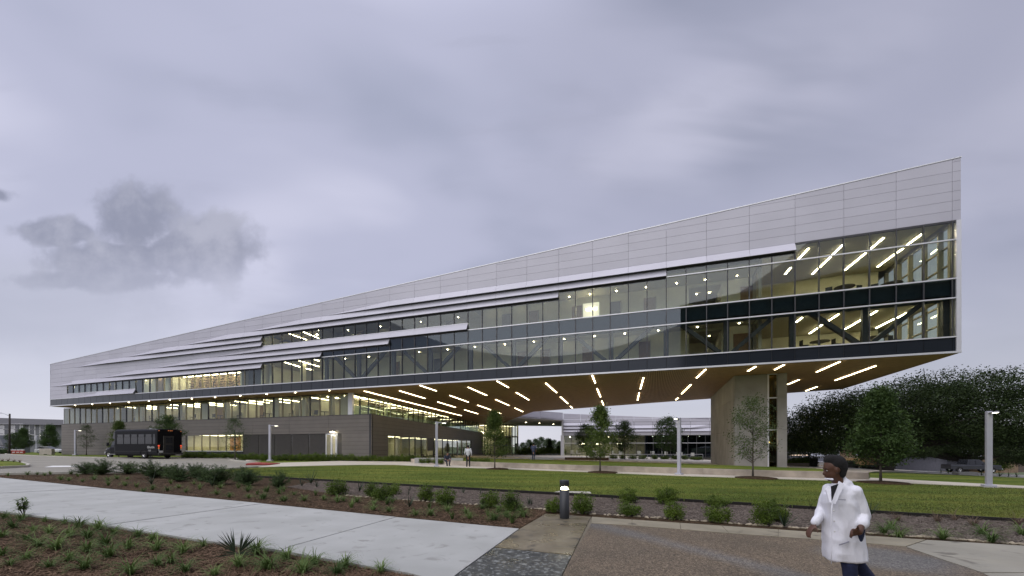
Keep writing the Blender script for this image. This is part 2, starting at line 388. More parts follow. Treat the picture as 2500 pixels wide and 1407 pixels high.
def mat_slab(name, ca, cb, spot, rough_lo, rough_hi, thr, sc=1.2, sps=2.2):
    mt = bpy.data.materials.new(name); mt.use_nodes = True; nt = mt.node_tree; N = nt.nodes; L = nt.links; b = N['Principled BSDF']
    g = N.new('ShaderNodeNewGeometry')
    def nz(s, d=6, dist=0):
        n = N.new('ShaderNodeTexNoise'); n.inputs['Scale'].default_value = s; n.inputs['Detail'].default_value = d; n.inputs['Distortion'].default_value = dist; L.new(g.outputs['Position'], n.inputs['Vector']); return n.outputs['Fac']
    r = N.new('ShaderNodeValToRGB'); e = r.color_ramp.elements; e[0].position = .35; e[0].color = (*ca, 1); e[1].position = .65; e[1].color = (*cb, 1); L.new(nz(sc), r.inputs[0])
    r2 = N.new('ShaderNodeValToRGB'); e = r2.color_ramp.elements; e[0].position = thr; e[0].color = (0, 0, 0, 1); e[1].position = thr+.10; e[1].color = (1, 1, 1, 1); L.new(nz(sps, 8, .6), r2.inputs[0])
    mx = N.new('ShaderNodeMix'); mx.data_type = 'RGBA'; L.new(r2.outputs[0], mx.inputs[0]); L.new(r.outputs[0], mx.inputs[6]); mx.inputs[7].default_value = (*spot, 1)
    L.new(mx.outputs[2], b.inputs['Base Color'])
    mr = N.new('ShaderNodeMapRange'); L.new(nz(1.3, 3), mr.inputs[0]); mr.inputs[1].default_value = .4; mr.inputs[2].default_value = .62; mr.inputs[3].default_value = rough_lo; mr.inputs[4].default_value = rough_hi; L.new(mr.outputs[0], b.inputs['Roughness'])
    bp = N.new('ShaderNodeBump'); bp.inputs['Strength'].default_value = .25; bp.inputs['Distance'].default_value = .01; L.new(nz(45), bp.inputs['Height']); L.new(bp.outputs[0], b.inputs['Normal'])
    return mt
M_SLABW = mat_slab('stained_damp_slab', (.12, .10, .064), (.195, .165, .11), (.045, .040, .030), .24, .6, .56)
M_BAND = mat_slab('beige_band_slab', (.20, .178, .125), (.285, .252, .18), (.12, .105, .075), .5, .75, .60)
M_BAND2 = mat_slab('grey_beige_slab', (.24, .225, .18), (.32, .30, .24), (.14, .128, .10), .5, .75, .58, .7)
def mat_aggregate(name, ca, cb, cc, streak=True, rough=.55):
    mt = bpy.data.materials.new(name); mt.use_nodes = True; nt = mt.node_tree; N = nt.nodes; L = nt.links; b = N['Principled BSDF']; b.inputs['Roughness'].default_value = rough
    g = N.new('ShaderNodeNewGeometry'); sp = N.new('ShaderNodeSeparateXYZ'); L.new(g.outputs['Position'], sp.inputs[0])
    vo = N.new('ShaderNodeTexVoronoi'); vo.inputs['Scale'].default_value = 70; L.new(g.outputs['Position'], vo.inputs['Vector'])
    n = N.new('ShaderNodeTexNoise'); n.inputs['Scale'].default_value = .8; n.inputs['Detail'].default_value = 6; L.new(g.outputs['Position'], n.inputs['Vector'])
    sepc = N.new('ShaderNodeSeparateColor'); L.new(vo.outputs['Color'], sepc.inputs[0])
    r = N.new('ShaderNodeValToRGB'); e = r.color_ramp.elements; e[0].position = 0; e[0].color = (*ca, 1); e[1].position = 1.; e[1].color = (*cc, 1); x = e.new(.55); x.color = (*cb, 1); L.new(sepc.outputs[0], r.inputs[0])
    col = r.outputs[0]
    if streak:
        # a band of blue-grey stones set diagonally through the brown field: part of the paving design
        p0, p1 = G(1446, 1285), G(1900, 1403); d = (p1-p0); d.z = 0; d.normalize(); nx, ny = -d.y, d.x
        def ma(op, a, c):
            q = N.new('ShaderNodeMath'); q.operation = op
            for i, w in enumerate((a, c)):
                if isinstance(w, (int, float)): q.inputs[i].default_value = w
                else: L.new(w, q.inputs[i])
            return q.outputs[0]
        dist = ma('ADD', ma('MULTIPLY', sp.outputs[0], nx), ma('MULTIPLY', sp.outputs[1], ny)); dist = ma('SUBTRACT', dist, nx*p0.x+ny*p0.y)
        dist = ma('ADD', ma('ABSOLUTE', dist, 0), ma('MULTIPLY', n.outputs['Fac'], .5))
        mr = N.new('ShaderNodeMapRange'); L.new(dist, mr.inputs[0]); mr.inputs[1].default_value = .28; mr.inputs[2].default_value = .62; mr.inputs[3].default_value = .45; mr.inputs[4].default_value = 0
        q0, q1 = G(2000, 1345), G(2330, 1400); rad = ma('SUBTRACT', sp.outputs[0], (q0.x+q1.x)/2); ry = ma('SUBTRACT', sp.outputs[1], (q0.y+q1.y)/2)
        rr = ma('SQRT', ma('ADD', ma('MULTIPLY', rad, rad), ma('MULTIPLY', ry, ry)), 0); rr = ma('ADD', rr, ma('MULTIPLY', n.outputs['Fac'], .8))
        mr2 = N.new('ShaderNodeMapRange'); L.new(rr, mr2.inputs[0]); mr2.inputs[1].default_value = .9; mr2.inputs[2].default_value = 1.35; mr2.inputs[3].default_value = .55; mr2.inputs[4].default_value = 0
        f = ma('MAXIMUM', mr.outputs[0], mr2.outputs[0])
        mx = N.new('ShaderNodeMix'); mx.data_type = 'RGBA'; L.new(f, mx.inputs[0]); L.new(col, mx.inputs[6])
        r3 = N.new('ShaderNodeValToRGB'); e = r3.color_ramp.elements; e[0].color = (.05, .055, .06, 1); e[1].color = (.24, .26, .27, 1); L.new(sepc.outputs[0], r3.inputs[0]); L.new(r3.outputs[0], mx.inputs[7]); col = mx.outputs[2]
    mul = N.new('ShaderNodeMix'); mul.data_type = 'RGBA'; mul.blend_type = 'MULTIPLY'; mul.inputs[0].default_value = 1.
    r4 = N.new('ShaderNodeValToRGB'); e = r4.color_ramp.elements; e[0].position = .3; e[0].color = (.8, .8, .8, 1); e[1].position = .7; e[1].color = (1.15, 1.12, 1.1, 1); L.new(n.outputs['Fac'], r4.inputs[0])
    L.new(col, mul.inputs[6]); L.new(r4.outputs[0], mul.inputs[7]); L.new(mul.outputs[2], b.inputs['Base Color'])
    bp = N.new('ShaderNodeBump'); bp.inputs['Strength'].default_value = .6; bp.inputs['Distance'].default_value = .008; L.new(vo.outputs['Distance'], bp.inputs['Height']); L.new(bp.outputs[0], b.inputs['Normal'])
    return mt
M_AGG = mat_aggregate('brown_aggregate', (.040, .031, .019), (.110, .083, .052), (.26, .205, .14))
M_AGGD = mat_slab('wet_dark_aggregate', (.030, .032, .029), (.060, .063, .056), (.20, .21, .20), .22, .6, .52, 6., 16.)

# base ground, one sheet out to the horizon
M_PATH = mat_slab('pale_concrete_slab', (.33, .335, .315), (.395, .40, .38), (.27, .27, .25), .7, .85, .60, .9, 3.5)
drape('ground', [(-1500, -300), (1500, -300), (1500, 2500), (-1500, 2500)], -.05, M_FAR)
road_pts = gp((-700, 1100), (-150, 1099), (0, 1103.5), (16, 1110), (78, 1113.6), (172, 1117), (263, 1119), (455, 1118.3), (583, 1120), (562, 1125), (632, 1131.5), (684, 1134.5), (630, 1141.5), (600, 1143), (520, 1149), (280, 1156), (0, 1160), (-500, 1170), (-900, 1180))
drape('road', road_pts, .0, M_ROAD)
drape('lawn', gp((-700, 1096), (0, 1096), (900, 1100), (1003, 1124), (860, 1126), (640, 1133), (583, 1119.6), (455, 1118), (263, 1118.6), (172, 1116.6), (78, 1113.2), (16, 1109.6), (0, 1103.1), (-150, 1098.7), (-700, 1099.6)), .004, M_GRASS)
mulch1 = drape('planting_bed', gp((-900, 1181), (0, 1160), (280, 1156), (520, 1149), (600, 1157), (624, 1166), (782, 1174), (992, 1187), (1300, 1206), (1463, 1215), (1670, 1226), (1836, 1236), (1934, 1242), (2218, 1261), (2443, 1274), (2700, 1290),
      (2700, 1354), (2499, 1337), (2286, 1325), (2106, 1312), (1900, 1298), (1331, 1258), (1268, 1296), (1200, 1289), (1000, 1271), (700, 1238), (0, 1168), (-900, 1080+110)), .015, M_MULCH)
mulch2 = drape('planting_bed', gp((-900, 1225), (0, 1254), (120, 1270), (266, 1291), (476, 1325), (686, 1353), (880, 1389), (992, 1408), (1130, 1440), (1130, 3000), (-900, 3000)), .015, M_MULCH)
# grey straw strip between the edging and the row of stones
drape('planting_bed', gp((782, 1175), (992, 1188), (1300, 1207), (1463, 1216), (1670, 1227), (1836, 1237), (1934, 1243), (2218, 1262), (2443, 1275), (2700, 1291), (2700, 1345), (2499, 1333), (2312, 1318), (2106, 1303), (1900, 1288), (1662, 1271), (1396, 1254), (1298, 1243), (1160, 1234), (843, 1212), (700, 1190)), .019, M_SOILG)
lawn_front = gp((600, 1157), (624, 1166), (782, 1174), (992, 1187), (1300, 1205), (1463, 1214), (1670, 1225), (1836, 1235), (1934, 1241), (2218, 1260), (2443, 1273), (2700, 1288))
lawn_back = gp((2700, 1201), (2499, 1194.5), (2125, 1178.5), (1900, 1171.5), (1648, 1163.5), (1424, 1154), (1300, 1149.5), (1216, 1146), (1076, 1142), (964, 1136.5), (880, 1136.5), (800, 1138), (628, 1142.5), (520, 1149))
drape('lawn', lawn_front+lawn_back, .03, M_GRASS)
drape('lawn', gp((2125, 1169), (2122, 1155), (2200, 1156.5), (2300, 1160), (2400, 1164), (2500, 1168), (2900, 1180), (2900, 1212), (2499, 1189.5)), .03, M_GRASS)
drape('walkway', gp((628, 1142.5), (684, 1134.5), (640, 1133), (860, 1126), (1003, 1124), (1003, 1131), (1150, 1140.5), (1380, 1150), (1715, 1161), (1900, 1167), (2121, 1173), (2125, 1169), (2499, 1189.5), (2900, 1208), (2900, 1220), (2700, 1201), (2499, 1194.5), (2125, 1178.5), (1900, 1171.5), (1648, 1163.5), (1424, 1154), (1300, 1149.5), (1216, 1146), (1076, 1142), (964, 1136.5), (880, 1136.5), (800, 1138)), .06, M_WALK, .12)
drape('walkway', gp((600, 1123.5), (640, 1121.5), (790, 1119.5), (792, 1121.5), (640, 1125), (600, 1127)), .05, M_WALK)
drape('red_kerb', gp((628, 1132), (684, 1134.7), (660, 1136), (600, 1136.3), (606, 1134)), .12, M_RED, .12)
# kerb along the far side of the road
def strip(name, line, w, h, m, off=0., base=-.05):
    b = MB()
    for a, c in zip(line[:-1], line[1:]):
        a, c = V(a), V(c); d = (c-a); d.z = 0; d.normalize(); n = V((-d.y, d.x, 0))*w/2; za, zc = T(a.x, a.y), T(c.x, c.y)
        P = [(p.x, p.y, z+base) for p, z in ((a-n, za), (a+n, za), (c+n, zc), (c-n, zc))]+[(p.x, p.y, z+h) for p, z in ((a-n, za), (a+n, za), (c+n, zc), (c-n, zc))]
        b.hexa([P[0], P[1], P[2], P[3], P[4], P[5], P[6], P[7]][:8])
    return b.build(name, m)
k = strip('kerb', gp((-300, 1101.5), (0, 1103.5), (16, 1110), (78, 1113.6), (172, 1117), (263, 1119), (455, 1118.3), (583, 1120)), .18, .12, M_KERB); k['kind'] = 'structure'
k = strip('kerb', gp((562, 1125), (600, 1129), (632, 1131.5)), .3, .12, M_KERB); k['kind'] = 'structure'
k = strip('kerb', gp((-500, 1171), (0, 1160.5), (280, 1156.5), (520, 1149.5), (628, 1142.5)), .16, .12, M_KERB); k['kind'] = 'structure'
isl = drape('traffic_island', gp((-300, 1128), (0, 1128.5), (45, 1131), (68, 1137.5), (66, 1141), (0, 1144.5), (-300, 1150)), .13, M_GRASS, .2)
strip('kerb', gp((-300, 1150), (0, 1144.8), (66, 1141.2), (69, 1137.5), (45, 1130.8), (0, 1128.2)), .15, .15, M_KERB)['kind'] = 'structure'
drape('road_marking', gp((108, 1141), (128, 1137.6), (186, 1137.4), (200, 1139.8), (150, 1140.6)), .006, mat('road_paint', (.72, .72, .70), .7))
# foreground sidewalk made of separate poured slabs
side = drape('sidewalk', gp((-900, 1226), (-900, 1101+65), (0, 1169), (700, 1239), (1268, 1297), (1121, 1407), (1090, 1440), (992, 1407), (880, 1388), (686, 1352), (476, 1324), (266, 1290), (0, 1253)), .020, M_JOINT)
top = lambda x: (x, np.interp(x, [-900, 0, 700, 1000, 1268], [1166, 1169, 1239, 1270, 1297]))
def slab(pts, m, parent, off=.05, gap=.006, name='slab', label=None):
    P = gp(*pts); c = sum(P, V())/len(P); Q = []
    for p in P:
        d = p-c; d.z = 0; Q.append(p-d.normalized()*gap)
    return drape(name, Q, off, m, .06, None, parent, label)
slab([(-900, 1226), (-900, 1166), (0, 1169), (246, 1195), (0, 1208)], M_PATH, side)
slab([(-900, 1226+40), (0, 1208.6), (247, 1195.4), (641, 1233.6), (260, 1287.8), (0, 1253)], M_PATH, side)
slab([(261, 1288.6), (641.5, 1234.2), (967, 1267.6), (706, 1342.5), (686, 1352), (476, 1324)], M_PATH, side)
slab([(707, 1343), (968, 1268.2), (1267.5, 1297), (1121, 1407), (1090, 1432), (992, 1407.5), (880, 1388.5), (686.5, 1352.6)], M_PATH, side)
# paved court on the right: beige slabs round a field of aggregate
pav = drape('paved_court', gp((1331, 1259), (1900, 1298.5), (2106, 1312.6), (2286, 1326), (2499, 1339), (2800, 1358), (2800, 3000), (900, 3000), (1123, 1408), (1268, 1297)), .030, mat('grout', (.16, .14, .10), .9))
slab([(1270, 1296.8), (1333, 1259.6), (1442.6, 1267), (1396.4, 1363), (1208, 1343.6)], M_SLABW, pav)
slab([(1207.5, 1344.6), (1396, 1364.2), (1375.5, 1407), (1310, 1560), (970, 1560), (1123, 1408)], M_AGGD, pav)
tb = [(1444.6, 1267.2), (1543, 1274.2), (1660, 1282.4), (1762, 1289.4), (1900, 1299), (2050, 1309.8)]
lb = [(1443.8, 1283), (1543, 1289.4), (1662, 1298.4), (1780, 1308.4), (1900, 1317), (2060, 1329.4)]
for i in range(5): slab([tb[i], tb[i+1], lb[i+1], lb[i]], M_BAND, pav)
slab([(2051, 1310), (2106, 1313.6), (2260, 1324.6), (2211, 1342), (2106, 1332.4), (2062, 1329.4)], M_BAND, pav)
slab([(2262, 1325), (2499, 1339.6), (2800, 1359), (2800, 1407), (2398, 1407), (2312, 1378), (2212, 1342.6)], M_BAND2, pav)
slab([(1443, 1284), (1543, 1290.4), (1662, 1299.4), (1780, 1309.4), (1900, 1318), (2060, 1330.4), (2106, 1333.6), (2211, 1343.4), (2311, 1379), (2398, 1408), (2560, 1500), (2560, 2400), (1130, 2400), (1377, 1407), (1397.4, 1364)], M_AGG, pav)
slab([(2400, 1408.6), (2800, 1408), (2800, 1700), (2562, 1500)], M_BAND2, pav)
# black steel edging between bed and lawn, each length its own object
el = gp((600, 1158), (624, 1166.5), (782, 1175), (992, 1188), (1300, 1206), (1463, 1215), (1670, 1226), (1836, 1236), (1934, 1242), (2218, 1261), (2443, 1274), (2700, 1289))
edging = thing('lawn_edging', el[5], 'black edging strip standing between the mulch bed and the lawn', 'edging')
for a, c in zip(el[:-1], el[1:]):
    a, c = V(a), V(c); d = (c-a).normalized(); n = V((-d.y, d.x, 0))*.03; e = MB(); g = d*.01
    P = [a-n+g, a+n+g, c+n-g, c-n-g]; e.hexa([(p.x, p.y, T(p.x, p.y)-.02) for p in P]+[(p.x, p.y, T(p.x, p.y)+.10) for p in P]); e.build('edging_board', M_EDGE, edging)
# parking court on the right beyond the lawn
M_PARK = mat('parking_concrete', (.33, .32, .30), .85, 0, .1, .4)
drape('parking_court', [(36, 40), (120, 30), (160, 60), (120, 78), (60, 78), (44, 70)], .0, M_PARK)
# raised lawn behind the seat wall, terrace paving behind
sw = gp((1003, 1131), (1150, 1140.5), (1380, 1150), (1715, 1161), (1900, 1167.5), (2121, 1173.5))
WTOP = .44
swo = thing('seat_wall', sw[2], 'long low concrete seat wall running along the walkway', 'wall')
for a, c in zip(sw[:-1], sw[1:]):
    n = max(1, round((c-a).length/3.2))
    for i in range(n):
        p, q = a.lerp(c, i/n), a.lerp(c, (i+1)/n); d = (q-p); d.z = 0; d.normalize(); w = V((-d.y, d.x, 0))*.45; g = d*.004; b = MB()
        if w.y < 0: w = -w
        P = [p+g, q-g, q-g+w, p+g+w]; b.hexa([(r.x, r.y, T(r.x, r.y)-.1) for r in P]+[(r.x, r.y, T(r.x, r.y)+WTOP) for r in P])
        b.build('wall_block', M_WALLC, swo)
e2 = V((.3344, .9424, 0)); e1 = V((-.9424, .3344, 0))
wr = sw[-1]+e2*.47; b = MB(); P = [wr, wr-e1*.02, wr-e1*.02+e2*7, wr+e2*7]; P = [wr-e1*(-.45), wr, wr+e2*6.5, wr+e1*.45+e2*6.5]
b.hexa([(r.x, r.y, T(r.x, r.y)-.1) for r in P]+[(r.x, r.y, T(r.x, r.y)+WTOP) for r in P]); b.build('wall_return', M_WALLC, swo)
rl = [p+e2*.46 for p in sw]
drape('raised_lawn', rl+[rl[-1]+e2*6, rl[3]+e2*11, rl[2]+e2*13, rl[1]+e2*14, rl[0]+e2*13], WTOP-.05, M_GRASS)
drape('terrace', [rl[-1]+e2*6.2-e1*2, V((60, 60, 0)), V((60, 101, 0)), V((-16, 101, 0)), rl[0]+e2*13.2+e1*1, rl[1]+e2*14.1, rl[2]+e2*13.1, rl[3]+e2*11.1], .03, M_WALK)
# lawn blades: short real grass over the nearer lawn
def grass_blades():
    F0 = [p for p in lawn_front]; n = 90000
    xs = RNG.uniform(560, 2600, n*2); ts = RNG.random(n*2)**1.35
    fr = np.interp(xs, [560, 624, 782, 992, 1300, 1463, 1670, 1836, 1934, 2218, 2443, 2700], [1158, 1166, 1174, 1187, 1205, 1214, 1225, 1235, 1241, 1260, 1273, 1288])
    bk = np.interp(xs, [560, 800, 964, 1076, 1216, 1424, 1648, 1900, 2125, 2499, 2700], [1147, 1139, 1137.5, 1143, 1147, 1155, 1164.5, 1172.5, 1179.5, 1195.5, 1202])
    ys = fr-.6-(fr-.6-bk)*(1-ts); keep = RNG.random(n*2) < .5; xs, ys = xs[keep], ys[keep]
    u = (xs-CX)/F; v = -(ys-HY)/F; d = 1.59/(-v-.0115*u-.0045); X = u*d; k = X < 30; X, Y = X[k], d[k]; Z = .06-.0115*X-.0045*Y+.028
    m = len(X); a = RNG.uniform(0, np.pi, m); w = RNG.uniform(.006, .014, m); h = RNG.uniform(.02, .05, m); dx, dy = np.cos(a)*w, np.sin(a)*w; lx, ly = RNG.normal(0, .018, m), RNG.normal(0, .018, m)
    P = np.stack([np.stack([X-dx, Y-dy, Z], 1), np.stack([X+dx, Y+dy, Z], 1), np.stack([X+lx, Y+ly, Z+h], 1)], 1)
    o = quads_obj('grass_blades', P, [mat('grass_blade_green', (.038, .060, .012), .8, 0, 0, .42, c2=(.205, .212, .045), stretch=(.55, 1.7, 1), trans=.2)], kind='stuff'); tag(o, 'short mown grass blades covering the main lawn', 'grass')
grass_blades()
def straw():
    def poly_scatter(px0, px1, lo, hi, n, cz, name, m, lab):
        xs = RNG.uniform(px0, px1, n); t = RNG.random(n)
        ys = np.array([lo(x) for x in xs])*(1-t)+np.array([hi(x) for x in xs])*t
        u = (xs-CX)/F; v = -(ys-HY)/F; d = 1.59/(-v-.0115*u-.0045); X, Y = u*d, d; Z = .06-.0115*X-.0045*Y+cz
        k = (X > -45) & (d > 0); X, Y, Z = X[k], Y[k], Z[k]; m_ = len(X)
        a = RNG.uniform(0, 2*np.pi, m_); ln = RNG.uniform(.04, .13, m_); w = RNG.uniform(.0015, .004, m_); til = RNG.normal(0, .25, m_)
        dx, dy = np.cos(a)*ln/2, np.sin(a)*ln/2; nx, ny = -np.sin(a)*w, np.cos(a)*w; dz = til*ln/2; zc = RNG.uniform(.002, .02, m_)
        P = np.stack([np.stack([X-dx-nx, Y-dy-ny, Z+zc-dz], 1), np.stack([X-dx+nx, Y-dy+ny, Z+zc-dz+.002], 1), np.stack([X+dx+nx, Y+dy+ny, Z+zc+dz+.002], 1), np.stack([X+dx-nx, Y+dy-ny, Z+zc+dz], 1)], 1)
        o = quads_obj(name, P, [m], kind='stuff'); tag(o, lab, 'mulch')
    mm = mat('pine_straw', (.045, .026, .016), .9, 0, 0, 30, c2=(.26, .17, .11), spec=.2); mg = mat('grey_straw', (.06, .05, .04), .9, 0, 0, 30, c2=(.30, .25, .21), spec=.2)
    fi = lambda A, B: (lambda x: float(np.interp(x, A, B)))
    poly_scatter(-40, 1100, fi([0, 266, 686, 992, 1100], [1256, 1293, 1355, 1409, 1430]), lambda x: 1470, 26000, .015, 'pine_straw_litter', mm, 'brown pine straw litter over the nearest bed')
    poly_scatter(0, 1330, fi([0, 520, 700, 1000, 1330], [1162, 1165, 1190, 1225, 1250]), fi([0, 700, 1200, 1268, 1330], [1166, 1236, 1287, 1293, 1256]), 16000, .015, 'pine_straw_litter', mm, 'brown pine straw litter over the bed behind the sidewalk')
    poly_scatter(800, 2560, fi([782, 1300, 1934, 2560], [1178, 1208, 1244, 1282]), fi([782, 1298, 1662, 2106, 2560], [1206, 1242, 1270, 1302, 1336]), 26000, .019, 'pine_straw_litter', mg, 'greyish dry straw litter below the lawn edging')
straw()
# row of small limestone pieces through the bed
st = thing('stone_border', G(1662, 1271), 'thin row of pale limestone pieces laid along the bed', 'stone border')
bl = [(843, 1212), (1000, 1223), (1160, 1234), (1298, 1243), (1396, 1254), (1662, 1271), (1900, 1288), (2106, 1303), (2312, 1318), (2520, 1334)]
M_STONE = mat('limestone', (.30, .255, .185), .9, 0, .25, 8, .5, 30, objvar=.25)
smesh = []
for k in range(6):
    b = MB(); rs = []
    for (z, q) in ((0, .9), (.5, 1.), (1., .55)): rs.append([(math.cos(2*math.pi*i/7)*q*random.uniform(.8, 1.1), math.sin(2*math.pi*i/7)*q*.7*random.uniform(.8, 1.1), z*random.uniform(.85, 1.1)) for i in range(7)])
    b.rings(rs, 0, False); o = b.build('stone', M_STONE, st, local=True, origin=(0, 0, 0)); smesh.append(o.data); bpy.data.objects.remove(o)
for i in range(230):
    x = bl[0][0]+(bl[-1][0]-bl[0][0])*(i+random.random())/230; y = np.interp(x, [a for a, _ in bl], [c for _, c in bl]); p = G(x, y+random.gauss(0, .5))
    if random.random() < .18: continue
    o = bpy.data.objects.new('stone', smesh[i % 6]); COL.objects.link(o); o.parent = st; o.location = p-WL[st.name]+V((0, 0, .008)); s = random.uniform(.03, .08); o.scale = (s, s, s*.6); o.rotation_euler = (0, 0, random.random()*6)
# ================================================================== the main building
S = 1.524; DR = 27.74
E1 = V((-.9424, .3344, 0)); E2 = V((.3344, .9424, 0))
R0 = V(((2324.8-CX)/F*DR, DR, 0))
def FP(n, out=0., z=0.): p = R0+E1*(n*S)-E2*out; return V((p.x, p.y, z))
def nat(px, out=0.):
    u = (px-CX)/F; b = R0-E2*out; return (b.x-u*b.y)/(u*E1.y-E1.x)/S
def dep(n, out=0.): return FP(n, out).y
def zat(px, py, out=0.): return EZ+(HY-py)/F*dep(nat(px, out), out)
_d = dep(nat(2347.), 0)
def zk(k): return EZ+(HY-(535.5+23.83*k))/F*_d
ZS = zk(13.66)                      # underside of the raised bar
ZP = zat(857, 1013.5, -2.6)         # top of the podium
NL, NR = 72.1, -.30
bld = thing('office_building', FP(20, 0, T(0, 40)), 'long silver clad office building with glazed bar raised on a concrete pier', 'building')
def fbox(b, n0, n1, o0, o1, z0, z1, m=0):
    """box given in facade coordinates"""
    P = [FP(n0, o0), FP(n1, o0), FP(n1, o1), FP(n0, o1)]
    b.hexa([(p.x, p.y, z0) for p in P]+[(p.x, p.y, z1) for p in P], m)
def ztop(n): return zk(-6.44+(n-NR)/(NL-NR)*(3.5+6.44))
END = {1: (36, 6), 2: (44, 12), 3: (52, 18), 4: (60, 42), 5: (68, 42), 6: (48, 24), 7: (56, 30), 8: (64, 36), 9: (72.1, 42), 12: (68.5, 58)}
def solid(n):
    """rows of cladding present at mullion bay n"""
    top = list(range(-8, 1))
    if n < 6: return top
    if n < 12: return top+[1]
    if n < 18: return top+[1, 2]
    if n < 24: return top+[1, 2, 3]
    if n < 30: return top+[1, 2, 3, 6]
    if n < 36: return top+[1, 2, 3, 6, 7]
    if n < 42: return top+[1, 2, 3, 6, 7, 8]
    if n < 58: return top+list(range(1, 10))
    if n < 69: return top+list(range(1, 10))+[12]
    return top+list(range(1, 13))
BM = .33; TL = 6
def panel(P, th=.04):
    """thin panel from outer corners (counter-clockwise seen from outside) with its thickness towards the building"""
    b = MB(); c = sum((V(p) for p in P), V())/len(P); Q = []
    for k in range(len(P)):
        p = V(P[k]); a = (V(P[k-1])-p).normalized(); d = (V(P[(k+1) % len(P)])-p).normalized(); Q.append(p+(a+d)*.008)
    B_ = [q+E2*th for q in Q]; b.face(Q); b.face(list(reversed(B_)))
    for k in range(len(Q)): b.face([Q[k], B_[k], B_[(k+1) % len(Q)], Q[(k+1) % len(Q)]])
    return b
pans = []
cols = [(NR, 0)]+[(c, c+2) for c in range(0, 70, 2)]+[(70, NL)]
for (a, c) in cols:
    mid = (a+c)/2; za, zc = ztop(a), ztop(c)
    lines = [k for k in range(-8, 13) if zk(k) < min(za, zc)-.18]   # course lines wholly below the roof edge
    k0 = min(lines)
    rows = [k for k in solid(mid) if k-1 >= k0]
    if a == 68: rows = [k for k in rows]
    # topmost piece up to the sloping roof edge
    if k0 in solid(mid) or True:
        pans.append((FP(a, 0, zk(k0)), FP(a, 0, za-.07), FP(c, 0, zc-.07), FP(c, 0, zk(k0))))
    for k in rows:
        A, C = a, c
        if k in (10, 11, 12) and a == 68 and k != 12: A = 69
        s, e = END.get(k, (None, None))
        t, bt = zk(k-1), zk(k)
        if s is None or a >= s:
            pans.append((FP(A, 0, bt), FP(A, 0, t), FP(C, 0, t), FP(C, 0, bt)))
        elif a >= s-TL:                       # the course begins to fold outwards: a flat and a tilted facet
            o0 = BM*min(1, (s-a)/TL); o1 = BM*max(0, (s-c)/TL)
            ta = zk(k)+(t-bt)*min(1, (s-a)/TL); tc_ = zk(k)+(t-bt)*max(0, (s-c)/TL)
            pans.append((FP(a, .0, ta), FP(a, 0, t), FP(c, 0, t), FP(c, 0, tc_)) if ta < t-.02 else (FP(a, 0, t), FP(c, 0, t), FP(c, 0, tc_)))
            if c < s-.01: pans.append((FP(a, o0, bt), FP(a, 0, ta), FP(c, 0, tc_), FP(c, o1, bt)))
            else: pans.append((FP(a, o0, bt), FP(a, 0, ta), FP(c, 0, bt)))
        else: pans.append((FP(a, BM, bt), FP(a, 0, t), FP(c, 0, t), FP(c, BM, bt)))
def parea(P): Q = [((p.x/p.y), (p.z-EZ)/p.y) for p in P]; return abs(sum(Q[i][0]*Q[(i+1) % len(Q)][1]-Q[(i+1) % len(Q)][0]*Q[i][1] for i in range(len(Q))))
pans.sort(key=parea, reverse=True)
for P in pans[:300]: panel(P).build('cladding_panel', M_PANEL, bld)
rest = MB()
for P in pans[300:]:
    q = panel(P); i = len(rest.v); rest.v += q.v; rest.f += [tuple(x+i for x in f) for f in q.f]; rest.m += q.m; rest.sm += q.sm
if rest.v: rest.build('small_cladding_panels', M_PANEL, bld, kind='stuff')
# dark membrane behind the joints
def backing(n0, n1, kt, kb):
    b = MB(); o = -.05
    zt0, zt1 = (zk(kt),)*2 if kt is not None else (ztop(n0)-.08, ztop(n1)-.08)
    P = [FP(n0, o, zk(kb)), FP(n1, o, zk(kb)), FP(n1, o-.1, zk(kb)), FP(n0, o-.1, zk(kb)), FP(n0, o, zt0), FP(n1, o, zt1), FP(n1, o-.1, zt1), FP(n0, o-.1, zt0)]
    b.hexa(P); b.build('cladding_backing', M_JOINT, bld)
for n0, n1, kt, kb in ((NR, 6, None, 0), (6, 12, None, 1), (12, 18, None, 2), (18, 24, None, 3), (24, 30, None, 3), (30, 36, None, 3), (36, 42, None, 3), (24, 30, 5, 6), (30, 36, 5, 7), (36, 42, 5, 8), (42, 58, None, 9), (58, 69, None, 9), (58, 69, 11, 12), (69, NL, None, 12)):
    backing(n0+.01, n1-.01, kt, kb)
# undersides and end cheeks of the folded-out courses
M_UNDER = mat('blade_underside', (.10, .10, .11), .6, .2)  # the deep shadow under the folds is put into this dark grey
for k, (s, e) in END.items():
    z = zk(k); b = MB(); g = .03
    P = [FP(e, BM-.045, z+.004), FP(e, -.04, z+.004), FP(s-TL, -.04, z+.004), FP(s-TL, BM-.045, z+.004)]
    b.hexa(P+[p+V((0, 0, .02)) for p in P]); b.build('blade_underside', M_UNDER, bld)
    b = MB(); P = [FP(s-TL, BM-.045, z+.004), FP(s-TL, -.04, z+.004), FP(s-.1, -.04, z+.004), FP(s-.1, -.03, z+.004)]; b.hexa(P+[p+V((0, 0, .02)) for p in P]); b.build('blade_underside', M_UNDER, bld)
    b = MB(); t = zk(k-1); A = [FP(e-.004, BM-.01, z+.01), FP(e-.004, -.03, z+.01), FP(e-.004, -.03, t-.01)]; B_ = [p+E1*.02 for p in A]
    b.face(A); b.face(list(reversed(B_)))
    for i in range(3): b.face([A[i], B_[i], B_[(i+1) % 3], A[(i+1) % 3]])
    b.build('blade_end_cheek', M_UNDER, bld)
